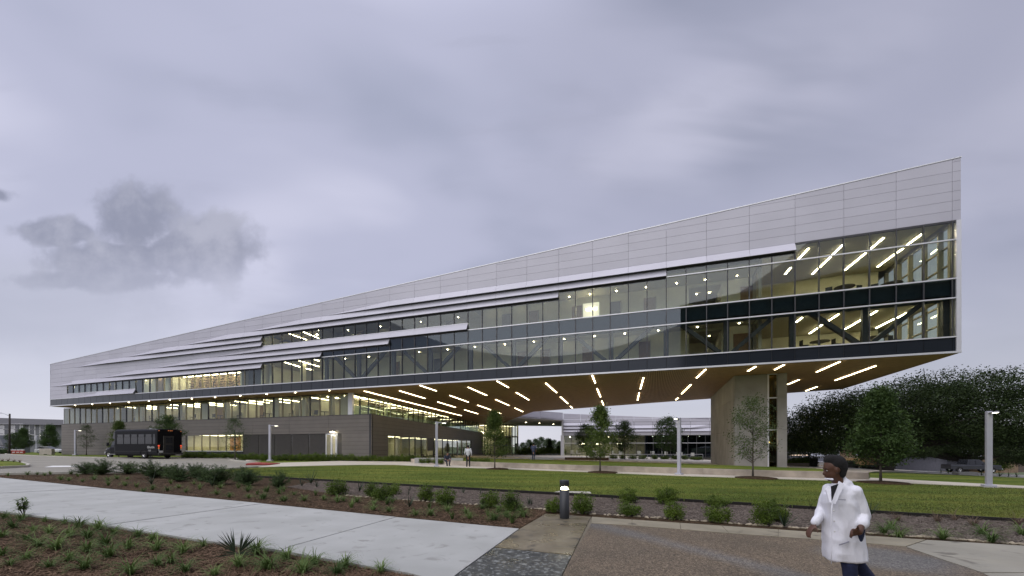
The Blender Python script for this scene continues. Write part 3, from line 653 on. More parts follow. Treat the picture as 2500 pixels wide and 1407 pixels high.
# parapet cap
b = MB(); P = [FP(NR-.02, .03, ztop(NR)-.06), FP(NL+.02, .03, ztop(NL)-.06), FP(NL+.02, -.4, ztop(NL)-.06), FP(NR-.02, -.4, ztop(NR)-.06)]
b.hexa(P+[p+V((0, 0, .07)) for p in P]); b.build('parapet_cap', M_TRIM, bld)
# transoms, sills
def trim(name, n0, n1, z, h, o0=.06, o1=-.08, m=None):
    b = MB(); fbox(b, n0, n1, o0, o1, z-h/2, z+h/2); return b.build(name, m or M_TRIM, bld)
for n0, n1, k in ((NR+.18, 12, 2), (NR+.18, 24, 6), (NR+.18, 36, 8), (NR+.18, 58, 12), (58, NL, 12)): trim('transom', n0, n1, zk(k), .085)
trim('soffit_edge_trim', NR, NL, ZS+.05, .13, .09, -.05)
for n0, n1, k in ((NR, 6, 0), (6, 12, 1), (12, 18, 2), (18, 42, 3), (36, 42, 8), (30, 36, 7), (24, 30, 6), (42, 69, 9)): trim('window_head', n0+.03, n1-.03, zk(k)-.07, .12, .0, -.15, M_MULL)
for n0, n1, k in ((24, 42, 5), (58, 69, 11)): trim('window_sill', n0, n1, zk(k)+.03, .06, .02, -.1, M_TRIM)
# spandrel fascia panels
for i in range(-1, 72):
    a, c = (NR+.18 if i < 0 else i), (0 if i < 0 else (i+1 if i < 71 else NL))
    b = MB(); fbox(b, a+.012, c-.012, 0, -.06, ZS+.12, zk(12)-.045); b.build('fascia_panel', M_FASCIA, bld)
b = MB(); fbox(b, NR+.05, NL, -.07, -.15, ZS+.05, zk(12)); b.build('fascia_backing', M_JOINT, bld)
# end trim at the right corner
b = MB(); fbox(b, NR, NR+.17, .05, -.3, ZS+.02, zk(0)-.02); b.build('corner_trim', M_TRIM, bld)
# glazing: one object per pane, mullions between
ROWS = [(0, 6, 0, 2, 0), (0, 6, 2, 6, 0), (0, 6, 6, 8, 1), (0, 6, 8, 12, 0), (6, 12, 1, 2, 0), (6, 12, 2, 6, 0), (6, 12, 6, 8, 1), (6, 12, 8, 12, 0),
        (12, 18, 2, 6, 0), (12, 18, 6, 8, 1), (12, 18, 8, 12, 0), (18, 24, 3, 6, 0), (18, 24, 6, 8, 1), (18, 24, 8, 12, 0), (24, 42, 3, 5, 0), (24, 30, 6, 8, 1), (24, 30, 8, 12, 0),
        (30, 36, 7, 8, 1), (30, 36, 8, 12, 0), (36, 42, 8, 12, 0), (42, 58, 9, 12, 0), (58, 69, 9, 11, 0)]
for (n0, n1, ka, kb, sp_) in ROWS:
    for i in range(n0, n1):
        a = i if i > 0 else NR+.18
        b = MB(); fbox(b, a+.02, i+1-.02, -.02, -.045, zk(kb)+.045, zk(ka)-.045); b.build('spandrel_pane' if sp_ else 'glass_pane', GLS if sp_ else GL, bld)
def mull(n, ka, kb, w=.065, m=None, d=.16):
    b = MB(); q = w/2/S; fbox(b, n-q, n+q, .035, -d, zk(kb)+.05, zk(ka)-.05); b.build('mullion', m or M_MULL, bld)
for i in range(0, 6): mull(i, 0, 12)
for i in range(6, 12): mull(i, 1, 12)
for i in range(12, 18): mull(i, 2, 12)
for i in range(18, 24): mull(i, 3, 12)
for i in range(24, 43): mull(i, 3, 5)
for i in range(24, 30): mull(i, 6, 12)
for i in range(30, 36): mull(i, 7, 12)
for i in range(36, 43): mull(i, 8, 12)
for i in range(43, 59): mull(i, 9, 12, m=M_MULLT if i % 1 == 0 and i > 43 and i < 56 else None)
for i in range(59, 70): mull(i, 9, 11)
# ---------------------------------------------------------------- plan of the raised bar
A_, B_, C_ = FP(NL), FP(NR), PZ(2059, 949.5, ZS)
C_ = FP(NR)+E2*((V((C_.x, C_.y, 0))-FP(NR)).dot(E2)); D_ = PZ(1302, 1005, ZS); D_.z = 0
W_ = D_+(D_-C_).normalized()*6; X_ = V((-4, 125, 0)); Y_ = FP(NL)+E2*55
PLAN = [A_, B_, C_, D_, V((-.5, 97, 0)), X_, Y_]
def slabz(name, plan, z0, z1, m, parent=bld, zf=None):
    b = MB(); n = len(plan); lo = [V((p.x, p.y, z0 if zf is None else zf(p)[0])) for p in plan]; hi = [V((p.x, p.y, z1 if zf is None else zf(p)[1])) for p in plan]
    b.face(lo); b.face(list(reversed(hi)))
    for i in range(n): b.face([lo[i], hi[i], hi[(i+1) % n], lo[(i+1) % n]])
    return b.build(name, m, parent)
IN = [FP(NL-.1, -.2), FP(NR+.15, -.2), C_-E2*.2+E1*.2, D_+E1*.1-E2*.2, V((-.7, 96.8, 0)), X_-E2*.5, Y_-E2*.5]
slabz('soffit_backing', [FP(NL, -.06), FP(NR, -.06)]+PLAN[2:], ZS+.02, ZS+.16, mat('soffit_dark_void', (.035, .024, .014), .9))
slabz('floor_slab', IN, ZS+.3, zk(12)-.02, M_FLOOR)
slabz('floor_slab', IN, zk(7.6), zk(6.02), M_FLOOR)
slabz('roof_deck', IN, 0, 0, mat('roof_membrane', (.4, .4, .4), .9), zf=lambda p: (lambda z: (z-.6, z-.45))(ztop(max(NR, min(NL, (p-R0).dot(E1)/S)))))
# rear and end walls
def wallseg(name, p, q, z0, z1, m, th=.15, zt=None):
    p, q = V((p.x, p.y, 0)), V((q.x, q.y, 0)); d = (q-p).normalized(); w = V((-d.y, d.x, 0))*th; b = MB(); P = [p, q, q+w, p+w]
    b.hexa([V((r.x, r.y, z0)) for r in P]+[V((P[0].x, P[0].y, z1)), V((P[1].x, P[1].y, z1 if zt is None else zt)), V((P[2].x, P[2].y, z1 if zt is None else zt)), V((P[3].x, P[3].y, z1))]); return b.build(name, m, bld)
zt_ = lambda p: ztop(max(NR, min(NL, (p-R0).dot(E1)/S)))
for p, q in ((C_, D_), (D_, PLAN[4]), (PLAN[4], X_), (X_, Y_), (Y_, A_)): wallseg('rear_wall', p, q, ZS+.02, zt_(p)-.02, M_PANEL, zt=zt_(q)-.02)
wallseg('end_parapet', B_+E2*.16, C_, zk(0), zt_(B_)-.08, M_PANEL, zt=zt_(C_)-.08); wallseg('end_fascia', B_+E2*.16, C_, ZS+.02, zk(12)-.03, M_FASCIA)
# glazed end wall
L = (C_-B_).length; ne = 10
for i in range(ne+1):
    p = B_+E2*(L*i/ne if i else .5); b = MB(); w = .07 if i % 4 else .28
    b.hexa([V((x.x, x.y, zk(12))) for x in (p-E2*w, p+E2*w, p+E2*w+E1*.3, p-E2*w+E1*.3)]+[V((x.x, x.y, zk(0))) for x in (p-E2*w, p+E2*w, p+E2*w+E1*.3, p-E2*w+E1*.3)]); b.build('end_mullion', M_MULLT, bld)
for k in (2, 4, 6, 8, 10): wallseg('end_transom', B_+V((0, 0, 0)), C_, zk(k)-.05, zk(k)+.05, M_MULLT, .12)
for i in range(ne):
    for ka, kb in ((0, 6), (6, 12)):
        p, q = B_+E2*(L*i/ne+.08), B_+E2*(L*(i+1)/ne-.08); b = MB(); P = [p+E1*.04, q+E1*.04, q+E1*.065, p+E1*.065]
        b.hexa([V((x.x, x.y, zk(kb)+.06)) for x in P]+[V((x.x, x.y, zk(ka)-.06)) for x in P]); b.build('end_glass_pane', GL, bld)
# ---------------------------------------------------------------- soffit: wooden slats running into the depth, recessed lamps
def soffit():
    P = []
    poly = [(p.x, p.y) for p in PLAN]
    n = NR+.1
    quads = []
    while n < NL-.1:
        o = FP(n, -.05); hits = []
        for i in range(len(poly)):
            a, c = V((*poly[i], 0)), V((*poly[(i+1) % len(poly)], 0)); d = c-a; den = E2.x*(-d.y)+d.x*E2.y
            if abs(den) < 1e-9: continue
            w = a-o; t = (w.x*(-d.y)+d.x*w.y)/den; s = (E2.x*w.y-E2.y*w.x)/den
            if 0 <= s <= 1 and t > .2: hits.append(t)
        t1 = min(hits) if hits else 10
        w = .052/S if n < 45 else .11/S; step = .15/S if n < 45 else .3/S
        z0, z1 = ZS-.035, ZS+.018
        a0, a1 = FP(n-w, -.06), FP(n+w, -.06); b0, b1 = a0+E2*t1, a1+E2*t1
        lo = [V((p.x, p.y, z0)) for p in (a0, a1, b1, b0)]; hi = [V((p.x, p.y, z1)) for p in (a0, a1, b1, b0)]
        quads += [[lo[0], lo[3], lo[2], lo[1]], [lo[0], lo[1], hi[1], hi[0]], [lo[1], lo[2], hi[2], hi[1]], [lo[3], lo[0], hi[0], hi[3]]]
        n += step
    arr = np.array([[tuple(p) for p in q] for q in quads])
    c = WL[bld.name]; arr = arr-np.array(c); quads_obj('soffit_slats', arr, M_WOOD, parent=bld, kind='stuff')
soffit()
def lamp(name, p, q, w, parent=bld, h=.05, m=M_LIGHT, sub=True):
    b = MB(); b.bar(p, q, w+.05, .03); f = b.build(name, M_MULL, parent)
    d = (V(q)-V(p)).normalized()*.04; b = MB(); b.bar(V(p)+d-V((0, 0, .03)), V(q)-d-V((0, 0, .03)), w, .035); g = b.build('lamp_diffuser', m, f); return f
SL = [(888.8, 954.4, 1127, 1015.1), (975.2, 953.8, 1037.8, 972.6), (1025, 940.6, 1065.7, 954.3), (1142.7, 945, 1188.7, 965.4), (1097.6, 965.2, 1144, 981.8), (1068.2, 981, 1112.3, 994.5), (1133.8, 1000.4, 1167, 1010.3),
      (1165.7, 989.1, 1199.2, 1000.9), (1210.2, 975.3, 1242.6, 989.9), (1260.4, 958, 1291.2, 976.4), (1214.4, 1006.2, 1223.6, 1009.9), (1256.7, 996.1, 1277, 1005.3), (1213.4, 930, 1241.4, 946), (1332.4, 935, 1359, 958.6),
      (1368, 968.6, 1386.5, 985.2), (1392, 991.6, 1398, 996.4), (1445.8, 916, 1453.4, 935), (1457.6, 948.5, 1466.2, 969.2), (1469, 978.2, 1473.8, 990.2), (1571, 921.6, 1563.4, 949.6), (1560.6, 958.6, 1556.4, 977.6),
      (1723, 901.2, 1700.6, 922.4), (1687, 938.4, 1664, 961.4), (1655.3, 971.4, 1649.6, 976.2), (1845.3, 894.3, 1825.4, 906), (1914.9, 889.8, 1891.3, 902.2), (2051, 882.3, 1993.3, 908), (2138, 892.8, 2038.8, 928.4), (1951, 926.6, 1923, 938.3), (1995, 944, 1967.2, 954)]
for a, c, d, e in SL:
    zl = ZS-.05; lamp('soffit_lamp', PZ(a, c, zl), PZ(d, e, zl), .11)
for x, y in ((345, 703), (518, 692), (698, 683), (888, 672), (1090, 660), (1302, 648), (1525, 635), (1760, 621), (2014, 606), (2283, 590)):
    p = PZ(100+x/4.138, 820+y/4.138, ZS-.05); b = MB(); b.tube([p, p-V((0, 0, .04))], .075, 10); b.build('downlight', M_DOWN, bld)
for x, y in ((170, 745), (405, 732), (683, 716)):
    p = PZ(600+x/3.35, 740+y/3.35, ZS-.05); b = MB(); b.tube([p, p-V((0, 0, .04))], .075, 10); b.build('downlight', M_DOWN, bld)
# ---------------------------------------------------------------- interiors of the raised bar
def ibox(name, n0, n1, o0, o1, z0, z1, m, parent=bld): b = MB(); fbox(b, n0, n1, o0, o1, z0, z1); return b.build(name, m, parent)
F4, F3, C3 = zk(6)+.01, zk(12), zk(7.65)
# steel truss behind the glass
M_ST = M_STEEL
zt, zb = zk(7.0), zk(11.75)
for n in range(0, 37, 3): ibox('truss_post', n-.13, n+.13, -.55, -.85, zk(12), zk(8.0)+.5, M_ST)
for n in range(0, 36, 6):
    for a, c in ((n, n+3), (n+6, n+3)):
        b = MB(); b.bar(FP(a+(.35 if c > a else -.35), -.7, zt), FP(c+(-.3 if c > a else .3), -.7, zb), .30, .36, up=tuple(E2)); b.build('truss_diagonal', M_ST, bld)
ibox('truss_chord', NR+.3, 36, -.5, -.9, zk(7.45), zk(6.55), M_ST); ibox('slab_edge', NR+.3, 36, -.30, -.34, zk(6.5), zk(6.06), mat('slab_edge_grey', (.30, .33, .34), .6))
ibox('edge_closure', NR+.3, 24, -.9, -.94, zk(8), zk(6.1), mat('closure_grey', (.12, .13, .14), .7))
# ceilings
ibox('ceiling', NR+.3, 7.3, -.4, -8.7, zk(-.18), zk(-.35), M_CEIL); ibox('ceiling', NR+.3, 7.3, -1, -8.7, C3+.02, C3+.1, M_CEIL)
ibox('ceiling', 7.5, 24, -.4, -9, zk(1.55), zk(1.4), M_CEIL); ibox('ceiling', 24, 42, -.4, -9, zk(2.6), zk(2.5), M_CEIL)
ibox('ceiling', 7.5, 36, -1, -9, C3+.02, C3+.1, M_CEIL); ibox('ceiling', 36, 44.5, -.4, -9, zk(8.0), zk(7.9), M_CEIL)
ibox('ceiling', 44.5, 69, -.3, -9, zk(8.6), zk(8.5), M_CEILW)
# back walls of the end rooms
ibox('room_wall', NR+.6, 7.3, -8.7, -8.85, F4, zk(-.18), M_BEIGE); ibox('room_wall', NR+.6, 7.3, -8.7, -8.85, F3, C3, M_BEIGE)
for z0, z1 in ((F4, zk(-.18)), (F3, C3)):
    ibox('room_partition', 7.3, 7.42, -3.2, -8.7, z0, z1, M_BEIGE); ibox('door_frame', 7.28, 7.44, -1.2, -1.35, z0, z0+2.9, M_MULLT)
    ibox('door_frame', 7.28, 7.44, -3.05, -3.2, z0, z0+2.9, M_MULLT); ibox('door_frame', 7.28, 7.44, -1.2, -3.2, z0+2.9, z0+3.05, M_MULLT); ibox('door_head_wall', 7.3, 7.42, -.9, -3.2, z0+3.06, z1, M_BEIGE)
for k_ in (2.4, 3.4): ibox('wall_joint', NR+.7, 7.2, -8.66, -8.7, zk(k_)-.02, zk(k_)+.02, M_MULLT)
# corridor walls with doors
for z0, z1 in ((F4, zk(1.55)), (F3, C3)):
    hi = z0 == F4
    ibox('corridor_wall', 7.5, 9.0, -3.2, -3.35, z0, z1, M_BEIGE); ibox('corridor_wall', 10.7, 24, -3.2, -3.35, z0, z1, M_BEIGE); ibox('corridor_wall', 9.0, 10.7, -3.2, -3.35, z0+2.7, z1, M_BEIGE)
    ibox('lobby_wall', 8.2, 11.6, -7.5, -7.6, z0, z1, M_BEIGE); ibox('lobby_wall', 8.95, 9.0, -3.35, -7.5, z0, z1, M_BEIGE); ibox('lobby_ceiling', 9, 10.7, -3.35, -7.5, z0+2.7, z0+2.75, M_CEIL)
ibox('corridor_wall', 24, 36, -3.2, -3.35, F3, C3, M_BEIGE); ibox('corridor_wall', 24, 36.5, -3.2, -3.35, F4, zk(2.6), M_GREYW)
for n, z, w, mm in ((7.75, F4, .6, M_DOOR), (12.9, F4, .65, M_DOOR), (14.9, F4, .62, mat('dark_door', (.05, .05, .06), .5)), (17.3, F4, .62, M_DOOR), (20.2, F4, .62, M_DOOR), (22.1, F4, .62, MATS['dark_door']), (8.0, F3, .8, M_DOOR), (13.2, F3, .62, M_DOOR), (16.6, F3, .7, M_DOOR), (19.4, F3, .62, M_DOOR), (21.0, F3, .62, M_DOOR), (27.4, F3, .62, MATS['dark_door']), (31, F3, .62, M_DOOR), (26.4, F4, .62, MATS['dark_door']), (34.2, F4, .7, M_DOOR)):
    f = ibox('interior_door', n-w/2, n+w/2, -3.12, -3.19, z+.02, z+2.2, mm); ibox('door_frame', n-w/2-.05, n-w/2, -3.08, -3.19, z+.02, z+2.25, M_MULLT, f)
# glowing panel on the corridor wall stands in for an open, lit room
ibox('room_glow_panel', 15.9, 16.9, -3.14, -3.18, F4+.02, F4+2.35, emit('lit_room_glow', (1., .93, .75), .75))
for dz in (.75, 1.75): ibox('interior_lamp', 16.05, 16.7, -3.06, -3.12, F4+dz-.05, F4+dz+.05, M_LIGHTIN)
# ceiling lamps seen through the glass
def ilamp(x0, y0, x1, y1, z, w=.11): p, q = PZ(x0, y0, z-.03), PZ(x1, y1, z-.03); return lamp('ceiling_lamp', p, q, w, m=M_LIGHTIN)
z4 = zk(-.18)
for q in ((1974.5, 605.2, 1945.5, 635.9), (2057.8, 596.7, 2001.5, 652), (1998, 654, 1982.4, 670), (2157.8, 579.6, 2124.6, 608), (2113.8, 617, 2062, 659.7), (2251.6, 570.2, 2209.8, 600.9), (2205.6, 605.7, 2189.4, 617), (2185, 619.4, 2142, 651.5)): ilamp(*q, z4)
ilamp(1931.3, 652, 1916.2, 669.7, zk(1.5))
for q in ((1958.8, 774.3, 1944, 786.2), (2047.8, 766.3, 2019.4, 785), (2008, 792, 1976, 814), (2109, 776.6, 2062, 804), (2141.6, 758, 2124.6, 768.6), (2240, 749.6, 2190, 775.7), (2185, 777, 2138.8, 800.7)): ilamp(*q, C3)
for q in ((691, 883, 734, 896), (736, 896.6, 764, 903.6), (727, 879.7, 779, 895), (764, 876, 779, 881)): ilamp(*q, zk(8.0))
for q in ((700, 812.5, 749, 829.5), (737, 808.7, 780.6, 826.6), (773, 803.6, 780.6, 807)): ilamp(*q, zk(2.6))
M_DIN = emit('corridor_downlight_glow', (1., .88, .62), 75.)
def dl(n, out, z, r=.048): p = FP(n, out, z-.01); b = MB(); b.tube([p, p-V((0, 0, .03))], r, 8); b.build('downlight', M_DIN, bld)
for n in (8.3, 9.9, 11.4, 13.1, 14.8, 16.4, 17.7, 19.4, 21.2, 23): dl(n, -2.4, zk(1.55))
for n in (25.5, 28.5, 32, 35): dl(n, -2.4, zk(2.6))
for n in (8.2, 10.3, 12.4, 14.3, 16.1, 18, 20, 22, 24.2, 26.3, 28.6, 30.7, 33, 35.2): dl(n, -2.3, C3)
for n, z in ((9.5, F4+2.68), (10.2, F4+2.68), (9.5, F3+2.68), (10.2, F3+2.68)): dl(n, -5, z)
dl(36.9, -2.6, zk(8.0), .12); dl(38.2, -2.6, zk(2.6), .1)
# rooms on the left half of the bar
ibox('room_wall', 36.4, 42.5, -6.2, -6.3, F3, zk(8), M_GREYW); ibox('room_wall', 36.5, 42.5, -6.2, -6.3, F4, zk(2.6), M_GREYW)
ibox('room_partition', 36.0, 36.1, -1.2, -8.5, F3, zk(8), M_BEIGE); ibox('room_partition', 42.5, 42.6, -.5, -8.5, F3, zk(8), M_BEIGE); ibox('room_partition', 42.4, 42.5, -.5, -8.5, F4, zk(2.6), M_BEIGE)
ibox('room_partition', 36.6, 36.7, -.6, -8.5, F4, zk(2.6), M_BEIGE)
for n in (36.5, 42.2, 38.9): ibox('round_column', n-.15, n+.15, -1.3, -1.75, F3, zk(8), M_BEIGE)
ibox('room_wall', 42.6, 44.6, -1.2, -1.3, F3, zk(8.6), mat('dark_blind', (.10, .11, .13), .8))
ibox('room_partition', 44.6, 44.75, -.3, -8.5, F3, zk(8.6), M_BEIGE)
ibox('room_wall', 44.7, 53.6, -6.5, -6.6, F3, zk(8.6), M_CEILW)
ibox('room_partition', 53.6, 53.7, -.6, -6.5, F3, zk(8.6), M_BEIGE)
sh = 0
for n in np.arange(45.2, 53.2, .95):
    b = MB(); fbox(b, n, n+.04, -2.3, -3.6, F3, F3+2.35)
    for dz in (.35, .7, 1.05, 1.4, 1.75, 2.1, 2.35): fbox(b, n-.28, n+.32, -2.3, -2.7, F3+dz-.03, F3+dz+.03)
    b.build('lab_shelf', mat('lab_shelf_brown', (.22, .16, .09), .6), bld)
for o in (-.9, -1.9, -3.3, -4.6, -5.8):
    p, q = FP(44.9, o, zk(8.62)), FP(53.4, o, zk(8.62)); lamp('ceiling_lamp', p, q, .14, m=M_LIGHTIN)
for n0, n1, mm in ((53.8, 54.9, M_CEILW), (55.1, 56.0, mat('wood_panel', (.24, .17, .11), .5)), (56.1, 57.9, M_BEIGE)): ibox('curtain', n0, n1, -.8, -.86, F3, zk(8.7), mm)
ibox('curtain', 53.9, 54.6, -.5, -.6, F3, zk(8.7), M_BEIGE)
for n in (54.4, 55.4, 56.8, 57.5): dl(n, -.55, zk(8.75), .1)
M_SHB = mat('grey_shadow_box', (.16, .165, .19), .5)
for i in range(58, 69):
    if i == 61 or i == 68: ibox('curtain', i+.1, i+.9, -.55, -.6, zk(11), zk(9), M_CEILW); dl(i+.5, -.35, zk(9.05), .08); dl(i+.25, -.35, zk(9.05), .08)
    else: ibox('shadow_box', i+.03, i+.97, -.16, -.2, zk(11), zk(9), M_SHB)
ibox('lobby_ceiling', 58, 69, -.1, -.9, zk(9), zk(8.9), M_CEILW)
# small emissive fixtures cannot be told apart deep in the plan; long office strips run on behind the corridor glass
# ---------------------------------------------------------------- podium and level two
OP = -2.6; NP0, NP1 = nat(150, OP), nat(907, OP); NG0, NG1 = nat(156, OP), nat(853.5, OP)
gz = lambda n, o=OP: T(FP(n, o).x, FP(n, o).y)
PC = FP(NP1, OP); PM = PZ(1040, 1034, ZP); PM.z = 0; PE = PZ(1180, 1057.6, ZP); PE.z = 0
def nn(px): return nat(px, OP)
nwin = (nn(592), nn(453)); nlou = (nn(796), nn(592)); ndoor = (nn(822), nn(807)); nsg = (nn(807), nn(796)); nlv2 = (nn(834), nn(822))
ZD = zat(800, 1059, OP)             # top of the recessed ground-level zone
zw_t, zw_b = zat(520, 1062, OP), zat(520, 1101, OP)
CH = .47
def siding_run(p, q, zlo, zhi, seg, name='siding_panel', first=None):
    """courses of boards between two plan points, butt-jointed, with recessed joints"""
    L = (q-p).length; d = (q-p).normalized(); n = max(1, round(L/seg)); inn = V((-d.y, d.x, 0));
    if inn.dot(E2) < 0 and abs(inn.dot(E2)) > .5: inn = -inn
    k = 0; z = zhi
    out = []
    while z > zlo+.05:
        z0 = max(zlo, z-CH)
        for i in range(n):
            a, c = p+d*(L*i/n+.012), p+d*(L*(i+1)/n-.012)
            if inn.dot(E2) <= .5: I = V((-.98, .17, 0))*.05
            else: I = E2*.05
            b = MB(); P = [a, c, c+I, a+I]; b.hexa([V((r.x, r.y, z0+.012)) for r in P]+[V((r.x, r.y, z-.012)) for r in P]); out.append((b, (a.y+c.y)/2))
        z = z0
    return out
SID = []
fq = lambda n: FP(n, OP)
G0 = -.6
SID += siding_run(fq(NP1), fq(NP0), ZD, ZP, 6.2)                                        # full-length upper band
SID += siding_run(fq(NP1), fq(nlv2[0]), G0, ZD, 4.5)                                    # right of the door
SID += siding_run(fq(nwin[1]), fq(NP0), G0, ZD, 6.2)                                    # left part
for b, y in SID: b.build('siding_panel', M_SIDING, bld)
b = MB(); fbox(b, NP1+.02, NP0-.02, OP-.06, OP-.3, ZD, ZP-.02); b.build('podium_backing', M_JOINT, bld)
b = MB(); fbox(b, NP1+.02, nlv2[0], OP-.06, OP-.3, G0, ZD); b.build('podium_backing', M_JOINT, bld)
b = MB(); fbox(b, nwin[1], NP0-.02, OP-.06, OP-.3, G0, ZD); b.build('podium_backing', M_JOINT, bld)
b = MB(); fbox(b, NP1-.01, NP0+.01, OP+.03, OP-.35, ZP-.01, ZP+.05); b.build('podium_coping', M_MULL, bld)
# louvred bays
n = nlou[0]; nb = 5
for i in range(nb):
    a, c = nlou[0]+(nlou[1]-nlou[0])*i/nb, nlou[0]+(nlou[1]-nlou[0])*(i+1)/nb
    b = MB(); fbox(b, a+.02, c-.02, OP-.16, OP-.2, G0, ZD-.02)
    z = G0+.1
    while z < ZD-.1:
        P = [FP(a+.03, OP-.05, z), FP(c-.03, OP-.05, z), FP(c-.03, OP-.15, z+.09), FP(a+.03, OP-.15, z+.09)]; b.hexa(P+[p+V((0, 0, .02)) for p in P]); z += .125
    b.build('louvre_bay', M_LOUV, bld)
b = MB(); fbox(b, nlv2[0]+.02, nlv2[1]-.02, OP-.16, OP-.2, G0, ZD-.02); z = G0+.1
while z < ZD-.1:
    P = [FP(nlv2[0]+.03, OP-.05, z), FP(nlv2[1]-.03, OP-.05, z), FP(nlv2[1]-.03, OP-.15, z+.09), FP(nlv2[0]+.03, OP-.15, z+.09)]; b.hexa(P+[p+V((0, 0, .02)) for p in P]); z += .125
b.build('louvre_bay', M_LOUV, bld)
# lit glass door with side light and a small flood lamp over it
zg = gz(ndoor[0])
dr = ibox('glass_door', ndoor[0]+.16, ndoor[1]-.16, OP-.1, OP-.14, zg+.15, ZD-.35, mat('frosted_lit_door', (.5, .45, .3), .4))
for a, c, z0, z1 in ((ndoor[0], ndoor[0]+.15, zg, ZD-.1), (ndoor[1]-.15, ndoor[1], zg, ZD-.1), (ndoor[0], ndoor[1], ZD-.35, ZD-.1)): ibox('door_frame', a, c, OP-.02, OP-.16, z0, z1-.003*(z0 == zg), M_TRIM)
ibox('side_light', nsg[0]+.03, nsg[1]-.03, OP-.1, OP-.13, zg+.1, ZD-.1, mat('side_light_glass', (.30, .28, .19), .25)); ibox('side_light_post', nsg[1]-.04, nsg[1]+.04, OP, OP-.2, zg, ZD-.02, M_TRIM)
fl = ibox('flood_lamp', nn(815)-.12, nn(815)+.12, OP+.45, OP, ZD+.22, ZD+.34, M_MULL)
ibox('lamp_lens', nn(815)-.10, nn(815)+.10, OP+.42, OP+.05, ZD+.175, ZD+.21, emit('flood_glow', (1., .9, .62), 60), fl)
# ground-floor window of the podium front
nw = 7
for i in range(nw):
    a, c = nwin[0]+(nwin[1]-nwin[0])*i/nw, nwin[0]+(nwin[1]-nwin[0])*(i+1)/nw
    ibox('podium_pane', a+.03, c-.03, OP-.08, OP-.11, zw_b, zw_t, GLP); ibox('podium_mullion', a-.03, a+.03, OP-.04, OP-.2, zw_b, zw_t, M_MULLT)
ibox('podium_window_head', nwin[0], nwin[1], OP-.02, OP-.2, zw_t, ZD-.01, M_MULL); ibox('podium_window_sill', nwin[0], nwin[1], OP+.02, OP-.2, zw_b-.08, zw_b, M_TRIM); ibox('podium_plinth', nwin[0], nwin[1], OP-.1, OP-.2, G0, zw_b-.09, M_FASCIA)
ibox('room_floor', nwin[0]-.5, nwin[1]+.5, OP-.2, OP-7, zw_b-.2, zw_b-.03, M_FLOOR); ibox('room_wall', nwin[0]-.5, nwin[1]+.5, OP-5.4, OP-5.5, zw_b, ZD+.3, M_BEIGE)
ibox('room_wall', nwin[0]-.6, nwin[0]-.5, OP-.2, OP-5.4, zw_b, ZD+.3, M_BEIGE); ibox('room_wall', nwin[1]+.5, nwin[1]+.6, OP-.2, OP-5.4, zw_b, ZD+.3, M_BEIGE); ibox('ceiling', nwin[0]-.5, nwin[1]+.5, OP-.2, OP-5.4, ZD+.1, ZD+.3, M_CEILW)
nd = nwin[0]+(nwin[1]-nwin[0])*.72
for j in range(2): ibox('interior_door', nd+j*.75-.35, nd+j*.75+.32, OP-5.3, OP-5.38, zw_b, zw_b+2.1, mat('amber_door', (.42, .20, .05), .5))
for t in (.15, .4, .65, .9):
    nq = nwin[0]+(nwin[1]-nwin[0])*t; lamp('ceiling_lamp', FP(nq, OP-1, ZD+.08), FP(nq, OP-4.6, ZD+.08), .7, m=M_SOFTIN)
# level-two glazing along the front
ng = int(round(NG0-NG1))
for i in range(ng):
    a, c = NG1+(NG0-NG1)*i/ng, NG1+(NG0-NG1)*(i+1)/ng
    ibox('level_two_pane', a+.03, c-.03, OP-.03, OP-.055, ZP+.07, ZS-.05, GLP)
    q = .035; ibox('level_two_mullion', a-q, a+q, OP+.02, OP-.16, ZP+.05, ZS-.04, M_MULLT if i % 4 else M_MULL)
ibox('level_two_head', NG1, NG0, OP+.0, OP-.12, ZS-.12, ZS-.03, M_MULL)
cp = ibox('corner_post', nat(857, OP)-.16, nat(850, OP)+.0, OP+.04, OP-.25, ZP+.05, ZS-.035, M_TRIM)
ibox('left_end_wall', NG0, NG0+.08, OP, OP-9, ZP, ZS, M_TRIM)
# level two interior
ibox('level_two_floor', NP1+1.7, NP0-.1, OP-.25, OP-12, ZP-.3, ZP+.02, M_FLOOR)
ibox('level_two_wall', NG1+1.3, NG0, OP-5.6, OP-5.7, ZP, ZS, M_BEIGE)
ibox('ceiling', NG1+.3, NG0, OP-.2, OP-8.2, ZS-.10, ZS-.04, M_CEIL)
for n0, n1, o in ((NG0-5, NG0-.3, -.5), (NG0-12.5, NG0-11.5, -.7), (NG0-9, NG0-8, -.8), (NG1+24, NG1+22.6, -.8), (NG1+17.5, NG1+16.5, -.7), (NG1+8.6, NG1+7.9, -.7), (NG1+5.6, NG1+4.9, -.7), (NG1+1.4, NG1+.6, -.9)):
    ibox('curtain', min(n0, n1), max(n0, n1), OP+o, OP+o-.08, ZP+.03, ZS-.12, mat('pale_curtain', (.50, .49, .40), .9, 0, .1, 1, stretch=(6, 6, .3)) if n0 < NG0-5.5 else mat('grey_screen', (.22, .225, .21), .8))
for n in np.arange(NG1+2.5, NG0-5, 6.05): ibox('round_column', n-.16, n+.16, OP-1.0, OP-1.5, ZP, ZS-.1, M_GREYW)
for n in np.arange(NG1+.9, NG0-6, 3.0): ibox('room_partition', n+1.1, n+1.16, OP-3.4, OP-5.6, ZP, ZS-.1, M_BEIGE) if int(n*7) % 3 else None
n = NG1+1.0; i = 0
while n < NG0-9:
    if i % 5 != 3: lamp('ceiling_lamp', FP(n, OP-.8, ZS-.16), FP(n+.0, OP-5.0, ZS-.16), .045, m=M_LIGHTIN)
    n += 1.75; i += 1
